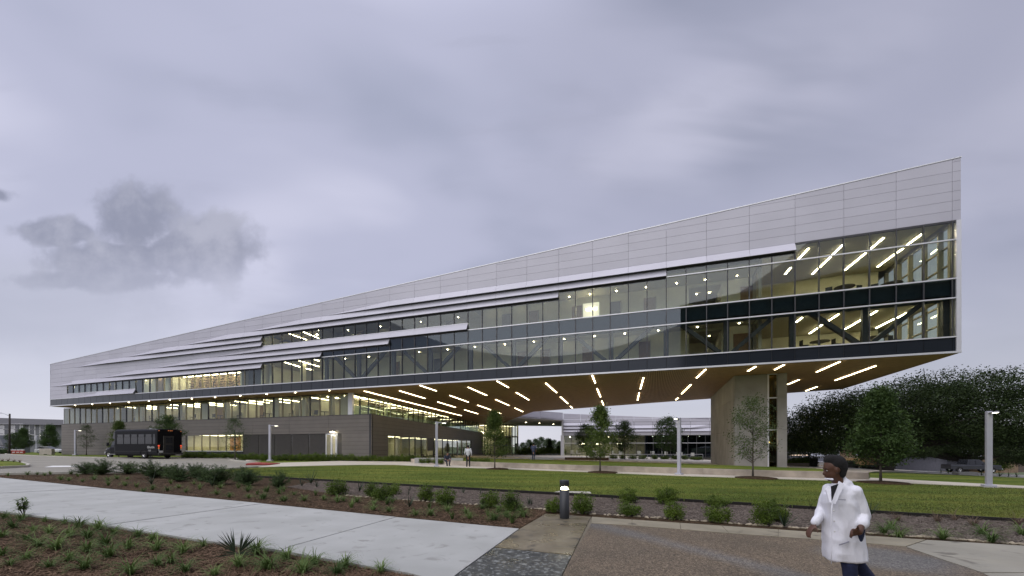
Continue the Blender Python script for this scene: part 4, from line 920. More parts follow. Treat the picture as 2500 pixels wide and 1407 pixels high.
for n, w, m_ in ((NG1+2.7, .7, M_DOOR), (NG1+14.2, 1.2, mat('tan_wall_panel', (.34, .22, .11), .6)), (NG1+20.5, 2.6, MATS['tan_wall_panel']), (NG1+27, 1.6, MATS['tan_wall_panel'])): ibox('wall_panel', n-w/2, n+w/2, OP-5.5, OP-5.59, ZP+.03, ZP+2.3, m_)
# ---------------------------------------------------------------- podium side facing the plaza
def seg_at(px, P, Q):
    u = (px-CX)/F; d = Q-P; t = (P.x-u*P.y)/(u*d.y-d.x); return t, P+d*t
HALF = [PC, PM, PE]
t948, Q948 = seg_at(948, PC, PM); t1151, Q1151 = seg_at(1151, PM, PE)
zwt = 3.05
for (p, q, lo, hi) in ((PC, PM, zwt, ZP), (PM, PE, zwt, ZP), (PC, Q948, -.9, zwt), (Q1151, PE, -.9, zwt)):
    for b, y in siding_run(p, q, lo, hi, 7.5 if hi == ZP else 6): b.build('siding_panel', M_SIDING, bld)
I_ = V((-.98, .17, 0))
def sbox(name, p, q, off0, off1, z0, z1, m, parent=bld):
    b = MB(); P = [p+I_*off0, q+I_*off0, q+I_*off1, p+I_*off1]; b.hexa([V((r.x, r.y, z0)) for r in P]+[V((r.x, r.y, z1)) for r in P]); return b.build(name, m, parent)
for p, q in ((PC, PM), (PM, PE)): sbox('podium_backing', p, q, .06, .3, zwt, ZP-.02, M_JOINT); sbox('podium_coping', p, q, -.03, .35, ZP, ZP+.05, M_MULL)
sbox('podium_backing', PC, Q948, .06, .3, -.9, zwt, M_JOINT); sbox('podium_backing', Q1151, PE, .06, .3, -.9, zwt, M_JOINT)
wp = [948, 966, 981, 1001, 1015, 1030, 1044, 1060, 1069, 1082, 1094, 1106, 1117, 1128, 1140, 1151]
def spt(px): t, p = seg_at(px, PC, PM); return p if t <= 1 else seg_at(px, PM, PE)[1]
for a, c in zip(wp[:-1], wp[1:]):
    p, q = spt(a), spt(c); d = (q-p).normalized()
    if a in (1044,): sbox('dark_panel', p, q, .1, .14, 1.0, zwt, M_LOUV)
    else: sbox('podium_pane', p+d*.05, q-d*.05, .1, .13, -.7, zwt-.02, GLP)
    sbox('podium_mullion', p-d*.06, p+d*.06, .04, .2, -.8, zwt, M_MULL if a % 3 else M_MULLT)
    if a in (1117, 1128, 1140):
        fr = sbox('entrance_door', p+d*.2, q-d*.2, .0, .08, -.7, 2.5, GLP); sbox('door_frame', p+d*.1, p+d*.45, -.03, .1, -.7, 2.6, M_TRIM, fr)
sbox('room_wall', Q948, PM, 5.5, 5.6, -1, 3.3, M_BEIGE); sbox('room_wall', PM, Q1151, 5.5, 5.6, -1, 3.3, M_BEIGE); sbox('ceiling', Q948, PM, .3, 5.5, 3.1, 3.2, M_CEILW); sbox('ceiling', PM, Q1151, .3, 5.5, 3.1, 3.2, M_CEILW)
sbox('room_floor', Q948, PM, .3, 5.5, -1, -.72, M_FLOOR); sbox('room_floor', PM, Q1151, .3, 5.5, -1.1, -.73, M_FLOOR)
for k in range(9):
    p = Q948.lerp(PM, k/9.) if k < 5 else PM.lerp(Q1151, (k-5)/4.); p = V((p.x, p.y, 3.08)); lamp('ceiling_lamp', p+I_*1.2, p+I_*4.6, .7, m=M_SOFTIN)
# recessed level-two glazing on the plaza side, with lamp line and glass balustrade
QA = FP(nat(857, OP), OP); QB = PZ(1101, 1017.6, ZS-.1); QB.z = 0; QC = QA.lerp(QB, 1.62)
n2 = 30
for i in range(n2):
    p, q = QA.lerp(QC, i/n2), QA.lerp(QC, (i+1)/n2); d = (q-p).normalized(); sbox('level_two_pane', p+d*.05, q-d*.05, 0, .03, ZP+.07, ZS-.05, GLP)
    sbox('level_two_mullion', q-d*.05, q+d*.05, -.05, .12, ZP+.05, ZS-.05, M_MULLT if i in (2, 3, 5, 6, 11, 12, 19) else M_MULL)
slabz('level_two_floor', [FP(NP1+.2, OP-.3), PM+E1*.35, PE+E1*.3, PE+E1*9, FP(NP1+6, OP-.3)], ZP-.3, ZP+.012, M_FLOOR)
sbox('level_two_wall', QA+E2*5.7, QC, 5., 5.1, ZP, ZS, M_BEIGE); sbox('ceiling', QA+E2*.4, QC, .1, 5, ZS-.12, ZS-.06, M_CEIL)
p, q = QA+E2*1.2+I_*.6, QB+I_*.6; lamp('ceiling_lamp', V((p.x, p.y, ZS-.2)), V((q.x, q.y, ZS-.2)), .06, m=M_LIGHTIN)
for k in range(6): p = QA.lerp(QC, .12+k*.15); lamp('ceiling_lamp', V((p.x, p.y, ZS-.2))+I_*2, V((p.x, p.y, ZS-.2))+I_*4.6, .7, m=M_SOFTIN)
for a in (.16, .24): p = QA.lerp(QB, a); d = (QB-QA).normalized(); f = sbox('terrace_door', p, p+d*1.0, -.06, .0, ZP+.06, ZP+2.6, GLP); [sbox('door_frame', p+d*s, p+d*(s+.12), -.08, .02, ZP+.06, ZP+2.7, M_TRIM, f) for s in (-.06, .9)]
ib = I_*.15
for p, q, nr in ((PC, PM, 9), (PM, PE, 16)):
    for i in range(nr):
        a, c = p.lerp(q, i/nr)+ib, p.lerp(q, (i+1)/nr)+ib; d = (c-a).normalized(); sbox('balustrade_pane', a+d*.03, c-d*.03, 0, .02, ZP+.06, ZP+1.08, GLR)
for i in range(2):
    a, c = NP1+.1+i*1.6, NP1+.1+(i+1)*1.6
    if c < NG1+.2 or True: ibox('balustrade_pane', a+.02, min(c, NG1-.1)-.02, OP-.15, OP-.17, ZP+.06, ZP+1.08, GLR)
sbox('handrail', PC+ib, PM+ib, -.02, .03, ZP+1.09, ZP+1.12, M_TRIM); sbox('handrail', PM+ib, PE+ib, -.02, .03, ZP+1.09, ZP+1.12, M_TRIM)
# ---------------------------------------------------------------- glazed hall at the back of the plaza
H0, H1 = at(1183, 0, 112), at(1265, 0, 119); H0.z = H1.z = 0
def gbox(name, p, q, o0, o1, z0, z1, m, parent=bld):
    d = (q-p).normalized(); w = V((-d.y, d.x, 0)); 
    if w.y < 0: w = -w
    b = MB(); P = [p+w*o0, q+w*o0, q+w*o1, p+w*o1]; b.hexa([V((r.x, r.y, z0)) for r in P]+[V((r.x, r.y, z1)) for r in P]); return b.build(name, m, parent)
hn = 11
for i in range(hn):
    p, q = H0.lerp(H1, i/hn), H0.lerp(H1, (i+1)/hn); d = (q-p).normalized()
    for z0, z1 in ((-1, 1.9), (2.1, 4.6), (4.8, ZS-.1)): gbox('hall_pane', p+d*.05, q-d*.05, 0, .03, z0, z1, GLP)
    gbox('hall_mullion', p-d*.06, p+d*.06, -.08, .2, -1, ZS, M_MULL)
gbox('corner_post', H1-(H1-H0).normalized()*.25, H1, -.1, .3, -1, ZS, M_TRIM)
for z in (2.0, 4.7): gbox('hall_transom', H0, H1, -.06, .1, z-.09, z+.09, M_TRIM)
gbox('hall_back_wall', H0, H1, 3.2, 3.4, -1, ZS, M_BEIGE); gbox('hall_floor', H0, H1, .3, 3.2, 4.4, 4.6, M_CEIL); gbox('hall_ceiling', H0, H1, .2, 3.2, ZS-.3, ZS-.1, M_CEIL)
hd = (H1-H0).normalized(); hw = V((-hd.y, hd.x, 0)); hw = hw if hw.y > 0 else -hw
for k in range(7):
    p = H0.lerp(H1, (k+.2)/7); lamp('ceiling_lamp', V((p.x, p.y, ZS-.4))+hw*.5, V((p.x, p.y, ZS-.4))+hw*2.8, .4, m=M_SOFTIN)
    if k < 5: q = V((p.x, p.y, 5.6+.4*(k % 3)))+hw*1.2; b = MB(); b.ell(q, (.12, .12, .12), 10, 6); b.build('globe_lamp', M_DOWN, bld)
    if k < 4: lamp('ceiling_lamp', V((p.x, p.y, 4.3))+hw*.5, V((p.x, p.y, 4.3))+hw*2.8, .4, m=M_SOFTIN)
# ---------------------------------------------------------------- bridge and rear wing, a second building
w0, w1 = at(1375, 0, 100), at(1930, 0, 90.5); w0.z = w1.z = 0
wing = thing('rear_wing', w0.lerp(w1, .5)+V((0, 0, -.6)), 'low rear wing with folded silver cladding over dark glazing across the plaza', 'building')
def wz(px, py): t, p = seg_at(px, w0, w1); return EZ+(HY-py)/F*p.y
zt0, zt1 = 9.83, wz(1715, 1023.8); tt = seg_at(1715, w0, w1)[0]; ztw = lambda t: zt0+(zt1-zt0)*t/tt
zcb = wz(1375, 1063.3)
wd = (w1-w0).normalized(); ww = V((-wd.y, wd.x, 0)); ww = ww if ww.y > 0 else -ww
def wq(name, t0, t1, zs, o=(0, 0), m=M_PANEL, th=.1):
    """zs: bottom/top at t0 and t1; o: how far the bottom leans out at t0, t1"""
    p, q = w0.lerp(w1, t0)+wd*.03, w0.lerp(w1, t1)-wd*.03; b = MB()
    A = [V((p.x, p.y, zs[0]))-ww*o[0], V((q.x, q.y, zs[2]))-ww*o[1], V((q.x, q.y, zs[3])), V((p.x, p.y, zs[1]))]; B2 = [x+ww*th for x in A]
    b.face(A); b.face(B2[::-1])
    for i in range(4): b.face([A[i], B2[i], B2[(i+1) % 4], A[(i+1) % 4]])
    return b.build(name, m, wing)
nc = 12; rws = 5; zl = [zcb+i*.78 for i in range(rws+1)]
for i in range(nc):
    t0, t1 = i/nc, (i+1)/nc; zc0, zc1 = ztw(t0), ztw(t1)
    wq('cladding_panel', t0, t1, (zl[-1]+.03, zc0, zl[-1]+.03, zc1))
    for r in range(rws):
        lim = (.95, .8, .62, .30, .0)[r]; o0 = .0 if t0 >= lim or r == 0 else .42; o1 = .0 if t1 >= lim or r == 0 else .42
        wq('cladding_panel', t0, t1, (zl[r]+.03, zl[r+1]-.03, zl[r]+.03, zl[r+1]-.03), (o0, o1), M_PANEL)
def wbx(name, t0, t1, o0, o1, z0, z1, m, parent=wing): b = MB(); p, q = w0.lerp(w1, t0), w0.lerp(w1, t1); P = [p+ww*o0, q+ww*o0, q+ww*o1, p+ww*o1]; b.hexa([V((r.x, r.y, z0)) for r in P]+[V((r.x, r.y, z1)) for r in P]); return b.build(name, m, parent)
wbx('backing', .001, .999, .12, .2, zcb, zt1-.4, M_JOINT); wbx('roof', .0, 1, .2, 14, zt1-.5, zt1-.3, M_TRIM); wbx('rear_wall', 0, 1, 14, 14.2, -2, zt1-.3, M_PANEL)
wbx('soffit', 0, 1, .0, 2, zcb-.05, zcb, M_TRIM)
M_DKW = mat('dark_timber_panel', (.045, .026, .018), .35, 0, .2, 1.5, stretch=(2, 2, .3))
zg2 = -1.0; ztr = wz(1550, 1082)
for i in range(26):
    t0, t1 = i/26, (i+1)/26
    for z0, z1 in ((zg2, ztr-.06), (ztr+.06, zcb-.08)): wbx('wing_pane', t0+.002, t1-.002, .9, .94, z0, z1, GLS if i > 9 else GL)
    wbx('wing_mullion', t0-.0012, t0+.0012, .85, 1.1, zg2, zcb-.06, M_MULL)
wbx('wing_transom', 0, 1, .80, .95, ztr-.05, ztr+.06, M_TRIM); wbx('dark_timber_wall', .40, 1, 1.6, 1.7, zg2, zcb-.06, M_DKW); wbx('interior_wall', 0, .40, 7, 7.1, zg2, zcb-.06, M_GREYW); wbx('interior_floor', 0, 1, 1, 7, zg2-.1, zg2, M_FLOOR)
wbx('interior_ceiling', 0, .4, 1, 7, zcb-.3, zcb-.1, M_CEIL); wbx('end_post', -.012, .004, -.05, .4, -1.2, zcb, M_TRIM)
for t in (.03, .09, .16, .22, .30): p = w0.lerp(w1, t); lamp('ceiling_lamp', V((p.x, p.y, zcb-.35))+ww*2, V((p.x, p.y, zcb-.35))+ww*4.5, .25, parent=wing, m=M_LIGHTIN)
for t in (.09, .27, .17): wbx('door_canopy_lamp', t-.012, t+.012, 1.2, 1.3, ztr-.25, ztr-.12, M_LIGHTIN)
for t in (.42, .47, .51, .58, .63, .70): p = w0.lerp(w1, t)+ww*1.2; b = MB(); b.tube([V((p.x, p.y, zcb-.3)), V((p.x, p.y, zcb-.36))], .06, 8); b.build('spot_lamp', M_DOWN, wing)
# bridge linking both
bf0, bf1, bb0, bb1 = PZ(1120, 1011, ZS), PZ(1374.5, 1026, ZS), PZ(1265, 1034.7, ZS), PZ(1374.5, 1041, ZS)
bb1 = w0+ww*28; bb1.z = ZS; bb0 = H1+hw*.2; bb0.z = ZS
b = MB(); P = [bf0, bf1, bb1, bb0+V((-3, 4, 0))]; b.hexa([V((p.x, p.y, ZS)) for p in P]+[V((p.x, p.y, ZS+.3)) for p in P]); b.build('bridge_soffit', mat('pale_bridge_soffit', (.50, .49, .46), .8), wing)
for i in range(4):
    p, q = bf0.lerp(bf1, i/4), bf0.lerp(bf1, (i+1)/4); d = (q-p).normalized(); p, q = p+d*.04, q-d*.04; b = MB(); I2 = V((-d.y, d.x, 0))*.12; P = [p, q, q+I2, p+I2]; b.hexa([V((r.x, r.y, ZS-.05)) for r in P]+[V((r.x, r.y, zt0)) for r in P]); b.build('bridge_fascia', M_PANEL, wing)
for px, py in ((1284, 1031.5), (1317, 1033.5), (1351, 1036)): p = PZ(px, py, ZS-.02); b = MB(); b.tube([p, p-V((0, 0, .05))], .16, 10); b.build('downlight', M_DOWN, wing)
b = MB(); p = w0; P = [p-wd*.4, p, p+ww*28, p-wd*.4+ww*28]; b.hexa([V((r.x, r.y, -1.5)) for r in P]+[V((r.x, r.y, ZS)) for r in P]); b.build('wing_side_wall', M_TRIM, wing)
# ---------------------------------------------------------------- concrete pier
OY = -4.7; n1793, n1874, n1898, n1922 = (nat(x, OY) for x in (1793, 1874, 1898, 1921.5))
pier = thing('concrete_pier', FP((n1793+n1922)/2, OY, T(21, 36)), 'massive board-marked concrete pier with a tall stair window carrying the raised bar', 'pier')
zj = [-.9, 3.14, 5.94, ZS-.04]
for z0, z1 in zip(zj[:-1], zj[1:]):
    ibox('concrete_panel', n1874+.01, n1793-.01, OY, OY-.3, z0+.01, z1-.01, M_CONC, pier)
    ibox('concrete_panel', n1922, n1898, OY+.0, OY-.3, z0+.01, z1-.01, M_CONC, pier)
    for o0, o1 in ((0, 1.2), (1.22, 7.5), (7.52, 16.4)): ibox('concrete_panel', n1793-.2, n1793, OY-.02-o0 if o0 else OY-.31, OY-o1, z0+.01, z1-.01, M_CONC, pier)
    ibox('concrete_panel', n1922, n1922+.2, OY-.31, OY-16.4, z0+.01, z1-.01, M_CONC, pier)
    ibox('window_pane', n1898+.03, n1874-.03, OY-.12, OY-.15, z0+.05, z1-.05, glass('bronze_glass', (.42, .40, .28), 1.5)); ibox('window_frame', n1898, n1874, OY-.03, OY-.2, z1-.06, z1+.02 if z1 < 6 else z1, M_TRIM, pier)
ibox('window_frame', n1874-.07, n1874, OY+.01, OY-.2, zj[0], zj[-1], M_TRIM, pier)
ibox('stair_back_wall', n1922+.2, n1793-.2, OY-3.2, OY-3.3, zj[0], zj[-1], mat('stair_wall', (.42, .36, .20), .9), pier); ibox('stair_rear', n1922, n1793, OY-16.4, OY-16.6, zj[0], zj[-1], M_CONC, pier)
for z in (2.4, 5.3): b = MB(); b.bar(FP(n1898-.5, OY-1.2, z-1.2), FP(n1874+1.2, OY-1.2, z+.6), .9, .25); b.build('stair_flight', M_CONC, pier)
ibox('stair_lamp', n1874+.05, n1874-.25, OY-1.0, OY-1.4, 1.9, 2.1, M_LIGHTIN, pier); ibox('stair_lamp', n1898+.3, n1874-.3, OY-2, OY-2.3, ZS-.3, ZS-.25, M_LIGHTIN, pier)
# ================================================================== vegetation
M_BARK = mat('bark', (.095, .080, .066), .95, 0, .3, 6, .6, 30, stretch=(3, 3, .6))
M_BARKD = mat('dark_bark', (.035, .030, .026), .95, 0, .3, 4, .6, 20)
def leafmat(n, a, b, tr=.22): return mat(n, a, .65, 0, 0, 2.2, c2=b, trans=tr, objvar=.10, spec=.25)
LF1 = leafmat('young_oak_leaf', (.040, .068, .014), (.125, .175, .035)); LF2 = leafmat('live_oak_leaf', (.015, .027, .008), (.046, .072, .020), .12)
LF3 = leafmat('elm_leaf', (.025, .050, .014), (.070, .115, .028)); LF4 = leafmat('far_tree_leaf', (.045, .075, .035), (.115, .150, .075)); LFS = leafmat('shrub_leaf', (.035, .065, .010), (.140, .205, .025))  # far tree leaves are paled to put the haze into their colour
LFW = leafmat('willow_leaf', (.030, .058, .018), (.090, .140, .045)); LFL = leafmat('liriope_leaf', (.045, .085, .018), (.165, .235, .070)); LFP = leafmat('palmetto_leaf', (.018, .032, .018), (.055, .080, .042), .1); LFG = leafmat('dry_grass_leaf', (.10, .07, .05), (.22, .16, .11))
def leaves(cent, size, rng, flat=.35, asp=.55):
    """one folded leaf quad at each centre; returns (n,4,3)"""
    n = len(cent); nrm = rng.normal(0, 1, (n, 3)); nrm[:, 2] += flat*2; nrm /= np.linalg.norm(nrm, axis=1)[:, None]
    t = rng.normal(0, 1, (n, 3)); t -= nrm*(t*nrm).sum(1)[:, None]; t /= np.linalg.norm(t, axis=1)[:, None]; b = np.cross(nrm, t)
    s = (size*rng.uniform(.6, 1.3, n))[:, None]; a = s*.5; w = s*asp*.5
    return np.stack([cent-t*a, cent+b*w-t*a*.1, cent+t*a, cent-b*w-t*a*.1], 1)
def crown_points(tips, n, sig, rng, dens=None):
    idx = rng.integers(0, len(tips), n); p = np.array(tips)[idx]
    return p+rng.normal(0, 1, (n, 3))*sig*np.array([1, 1, .75])
def make_tree(name, label, cat, h, cr, cb, n, ls, seed, lm=None, bark=None, tr=.06, shape='cone', group=None, tips_n=70, sig=None, multi=False, lean=0.):
    """trunk with tapering limbs; crown of leaf faces clustered round the twig tips"""
    rng = np.random.default_rng(seed); rd = random.Random(seed); root = thing(name, (0, 0, 0), label, cat, group); b = MB()
    tp = []; k = 7
    for i in range(k+1):
        t = i/k; tp.append(V((lean*t*h*.3+rd.uniform(-.03, .03)*h*.15*t, rd.uniform(-.02, .02)*h*.2*t, h*.93*t)))
    b.tube(tp, [tr*(1-.88*i/k)*(1.25 if i == 0 else 1) for i in range(k+1)], 8); tips = []
    for j in range(tips_n):
        z = cb+(h-cb)*(rd.random()**.85); f = (z-cb)/(h-cb)
        if shape == 'cone': r = cr*(1-f)**.75*(.25+.75*min(1, f*5+.25))
        elif shape == 'oval': r = cr*math.sin(math.pi*min(1, max(.0, .12+.86*f)))**.7
        elif shape == 'vase': r = cr*(.35+.65*f)*(1 if f < .8 else math.sqrt(max(.05, (1-f)/.2)))
        else: r = cr*math.sqrt(max(.03, 1-(2*f-1)**2))
        r *= rd.uniform(.45, 1.08); a = rd.random()*2*math.pi
        z0 = max(cb*.75, z-r*rd.uniform(.4, .9)); tt = min(.98, z0/(h*.93)); base = tp[min(k-1, int(tt*k))].lerp(tp[min(k, int(tt*k)+1)], tt*k-int(tt*k))
        tip = V((base.x+math.cos(a)*r, base.y+math.sin(a)*r, z)); mid = base.lerp(tip, .5)+V((rd.uniform(-.1, .1)*r, rd.uniform(-.1, .1)*r, -r*.06))
        r0 = tr*.32*(1-.7*tt)+.004; b.tube([base, mid, tip], [r0, r0*.55, r0*.2], 5); tips += [tuple(tip), tuple(mid.lerp(tip, .55)), tuple(tip)]
        if rd.random() < .6: t2 = mid+V((rd.uniform(-.4, .4)*r, rd.uniform(-.4, .4)*r, rd.uniform(.05, .4)*r)); b.tube([mid, t2], [r0*.5, r0*.15], 4); tips.append(tuple(t2))
    b.build('trunk', bark or M_BARK, root, local=True, origin=(0, 0, 0))
    P = leaves(crown_points(tips, n, sig or cr*.13, rng), ls, rng)
    quads_obj('crown', P, lm or LF1, parent=root); return root
def place(o, px, py, H, hgt, label=None, rz=None, group=None, first=False, cat=None, d=None):
    """stand a prototype (of height H) on the ground at a place of the photograph, hgt: pixel height there"""
    p = G(px, py) if d is None else V(((px-CX)/F*d, d, T((px-CX)/F*d, d))); s = hgt/F*p.y/H
    if first: o.location = p; o.rotation_euler = (0, 0, rz or 0); o.scale = (s, s, s); return tag(o, label, cat, group)
    return dup(o, p, rz if rz is not None else random.random()*6, s, label, group, cat)
GT = 'young trees planted on the lawns'
ta = make_tree('young_tree', '', 'tree', 5, 1.55, 1.3, 9500, .12, 11, LF1, shape='cone', tips_n=85)
tb_ = make_tree('young_tree', '', 'tree', 5, 1.3, 1.1, 4200, .105, 23, leafmat('pale_young_leaf', (.045, .075, .022), (.125, .165, .060)), shape='oval', tips_n=60, sig=.22)
tc_ = make_tree('young_tree', '', 'tree', 5, 1.78, 1.25, 16000, .13, 37, LF3, shape='cone', tips_n=110)
td_ = make_tree('young_tree', '', 'tree', 5, 1.7, 1.2, 9000, .13, 41, LF3, shape='oval', tips_n=80)
te_ = make_tree('young_tree', '', 'tree', 5, 1.35, 1.3, 3000, .10, 53, LF3, shape='oval', tips_n=60, sig=.2)
place(ta, 1465, 1155, 5, 160, 'dense young tree with a feathery top in front of the rear wing', .4, GT, True)
place(tb_, 1838, 1169, 5, 196, 'thin airy young tree with grey bark before the concrete pier', 1.4, GT, True)
place(tc_, 2150, 1181, 5, 226, 'full dark green young tree on the lawn in front of the huge oak', 2.4, GT, True)
place(ta, 1208, 1147, 5, 140, 'slender young tree beside the man in a white shirt', 2.9, GT)
place(td_, 1525, 1122, 5, 92, 'small bushy tree on the terrace just right of the feathery young tree', .2, GT, True)
place(td_, 1628, 1122, 5, 102, 'broad terrace tree half hidden by the lamp post', 2.2, GT)
place(td_, 1704, 1121, 5, 88, 'terrace tree peeping out behind the concrete pier', 4.2, GT)
place(td_, 1432, 1121, 5, 84, 'low terrace tree behind the dense feathery young tree', 5.2, GT)
place(te_, 574, 1123, 5, 102, 'sparse young tree between the bus and the dark louvres', 1, GT, True)
place(te_, 211, 1111.5, 5, 74, 'sparse thin tree next to the farthest lamp post by the brown wall', 3, GT)
place(ta, 290, 1116, 5, 86, 'leafy conical tree behind the nose of the bus', 1, GT)
place(td_, 410, 1117.5, 5, 101, 'dark layered tree rising behind the rear of the bus', 1, GT)
place(tc_, 122, 1106, 5, 66, 'round leafy tree behind the low beige wall', 1, GT)
place(tc_, 57, 1106, 5, 58, 'dark round tree before the apartment house', 3, GT)
place(td_, 33, 1100, 5, 50, 'greyish small tree beside the apartment house, leftmost of the lawn trees', 3, GT, d=85)
# mulch rings round the lawn trees
for (x, y, r), lab in zip(((1465, 1155.5, .95), (1838, 1169.5, 1.05), (2150, 1181.5, 1.0), (1208, 1147, .8)), ('feathery young tree', 'thin airy tree by the pier', 'dark young tree before the oak', 'slender tree near the standing man')):
    p = G(x+6, y); b = MB(); rs = []
    for (q, z) in ((1.1, -.02), (1., .05), (.4, .10), (.06, .10)): rs.append([(p.x+math.cos(2*math.pi*i/18)*r*q*random.uniform(.94, 1.06), p.y+math.sin(2*math.pi*i/18)*r*q*random.uniform(.94, 1.06), T(p.x, p.y)+.04+z) for i in range(18)])
    b.rings(rs); o = b.build('mulch_mound', M_MULCH); tag(o, 'dark mulch mound round the foot of the '+lab, 'mulch')
# the great live oak
def live_oak(label, seed, n=180000, flip=1):
    rng = np.random.default_rng(seed); rd = random.Random(seed); root = thing('live_oak', (0, 0, 0), label, 'tree', 'large live oaks')
    blobs = [(-9.6, 3.6, 2.6, 1.9), (-7.0, 5.8, 2.9, 2.3), (-4.0, 7.2, 3.3, 2.5), (-.4, 8.0, 3.6, 2.6), (3.4, 8.9, 3.8, 2.4), (7.6, 9.3, 3.8, 2.3), (11.5, 8.4, 3.4, 2.4), (-6.4, 3.2, 2.6, 1.4), (-2.6, 4.7, 3.4, 2.2), (4.5, 5.8, 4.2, 2.6), (9.2, 5.6, 4.2, 2.5), (13.5, 5.0, 3.0, 2.6), (1.4, 5.2, 3.2, 1.9), (6.8, 3.9, 3.2, 1.0), (11.5, 3.8, 2.8, 1.1)]
    b = MB(); fork = V((.2, 0, 2.2)); b.tube([(-.1, 0, -.4), (0, 0, .5), (.1, 0, 1.4), fork], [.95, .68, .60, .62], 12); tips = []; wts = []
    for (x, z, rx, rz) in blobs:
        for yy in (-1, 1):
            y = yy*rd.uniform(1.5, 4.5); tip = V((x*flip, y, z)); m1 = fork.lerp(tip, .35)+V((0, 0, .3)); m2 = fork.lerp(tip, .7)+V((0, 0, .5)); b.tube([fork, m1, m2, tip], [.26, .2, .12, .05], 7)
            for k in range(120):
                v = rng.normal(0, 1, 3); v /= np.linalg.norm(v); r = rd.uniform(.35, 1.06); q = (x*flip+v[0]*rx*r, y+v[1]*rx*r, z+v[2]*rz*r); tips.append(q)
            for k in range(5): v = rng.normal(0, .5, 3); b.tube([m2, tip+V((v[0]*rx, v[1]*rx, v[2]*rz))], [.06, .02], 4)
    b.build('trunk', M_BARKD, root, local=True, origin=(0, 0, 0))
    P = leaves(crown_points(tips, n, .42, rng), .20, rng); quads_obj('crown', P, LF2, parent=root); return root
oak = live_oak('huge spreading live oak with a dark dense crown right of the raised bar', 5)
p = V((43.2, 47, 0)); oak.location = (p.x, p.y, T(p.x, p.y)+.15); oak.rotation_euler = (0, 0, -.15); oak.scale = (1.08, 1.08, .94)
dup(oak, (69, 62, T(69, 62)), 2.6, .80, 'second live oak at the very edge, behind the great one')
nbb = thing('tall_brick_building', (20, -31, -.4), 'tall dark brick building behind the viewer, mirrored in the right end of the glass', 'building')
M_NB = mat('dark_brick', (.075, .060, .052), .9, 0, .15, 5); M_NW = mat('dark_window_band', (.02, .022, .028), .15)
def nbx(name, x0, x1, y0, y1, z0, z1, m, p=nbb): b = MB(); b.hexa([(x0, y0, z0), (x1, y0, z0), (x1, y1, z0), (x0, y1, z0), (x0, y0, z1), (x1, y0, z1), (x1, y1, z1), (x0, y1, z1)]); return b.build(name, m, p)
nbx('wall', -4, 44, -44, -27, -1, 33, M_NB)
for zf in range(8):
    for k in range(11): f = nbx('window', -2.6+k*4.2, .2+k*4.2, -27, -26.9, 2+zf*3.9, 4.2+zf*3.9, M_NW)
nbx('parapet', -4.2, 44.2, -44.2, -26.8, 33.01, 33.6, M_CONC)
# distant trees
far_t = make_tree('distant_tree', '', 'tree', 9, 3.6, 1.0, 5200, .42, 71, LF4, M_BARKD, .2, 'oval', tips_n=70, sig=.6)
FT = 'trees far behind the buildings'
far_spots = [(1276, 150, 24), (1292, 160, 30), (1308, 150, 33), (1322, 165, 36), (1338, 150, 34), (1352, 160, 30), (1366, 150, 28), (1930, 95, 56), (1948, 100, 70), (1970, 88, 62), (2000, 92, 58), (2024, 85, 50), (2230, 110, 46), (2300, 115, 60), (2390, 105, 58), (2460, 110, 66), (1262, 170, 20), (10, 170, 22), (60, 190, 26), (-40, 150, 26)]
for i, (x, d, hp) in enumerate(far_spots):
    where = 'through the gap under the bridge' if 1250 < x < 1380 else 'between the pier and the live oak' if 1900 < x < 2100 else 'behind the low brick building' if x > 2100 else 'behind the apartment house'
    k = [j for j, s in enumerate(far_spots) if (1250 < s[0] < 1380) == (1250 < x < 1380) and (1900 < s[0] < 2100) == (1900 < x < 2100) and (s[0] > 2100) == (x > 2100)]; r = sorted(k, key=lambda j: far_spots[j][0]).index(i)
    place(far_t, x, 0, 9, hp, f'distant green tree seen {where}, {ORD[r]} from the left there', random.random()*6, FT, first=(i == 0), d=d)
# thicker growth near the gap
for i, (x, d, hp) in enumerate(((1342, 120, 36), (1296, 118, 26), (1364, 116, 22))): place(tc_, x, 0, 5, hp, ('bright young tree in the middle of the gap', 'young tree left of the man in the blue shirt', 'low tree beside the white corner of the rear wing')[i], i, GT, d=d)

# ------------------------------------------------------------------ shrubs and bedding plants
def make_shrub(n=3000, r=.42, h=.62, ls=.055, seed=3, m=LFS, name='round_shrub'):
    rng = np.random.default_rng(seed); rd = random.Random(seed); root = thing(name, (0, 0, 0), '', 'shrub'); b = MB(); tips = []
    for j in range(46):
        a = rd.random()*6.28; rr = r*math.sqrt(rd.random()); z = h*(.25+.75*rd.random())*(1-.35*(rr/r)**2); t = (math.cos(a)*rr, math.sin(a)*rr, z); tips.append(t); tips.append((t[0]*.8, t[1]*.8, t[2]*.55)); b.tube([(rd.uniform(-.03, .03), rd.uniform(-.03, .03), 0), (t[0]*.5, t[1]*.5, z*.5), t], [.008, .006, .002], 4)
    b.build('stems', M_BARK, root, local=True, origin=(0, 0, 0)); P = leaves(crown_points(tips, n, .062, rng), ls, rng, .5); P[:, :, 2] = np.maximum(P[:, :, 2], .01); quads_obj('foliage', P, m, parent=root); return root
shr = [make_shrub(seed=3), make_shrub(2800, .40, .66, seed=9), make_shrub(3300, .46, .60, seed=15)]
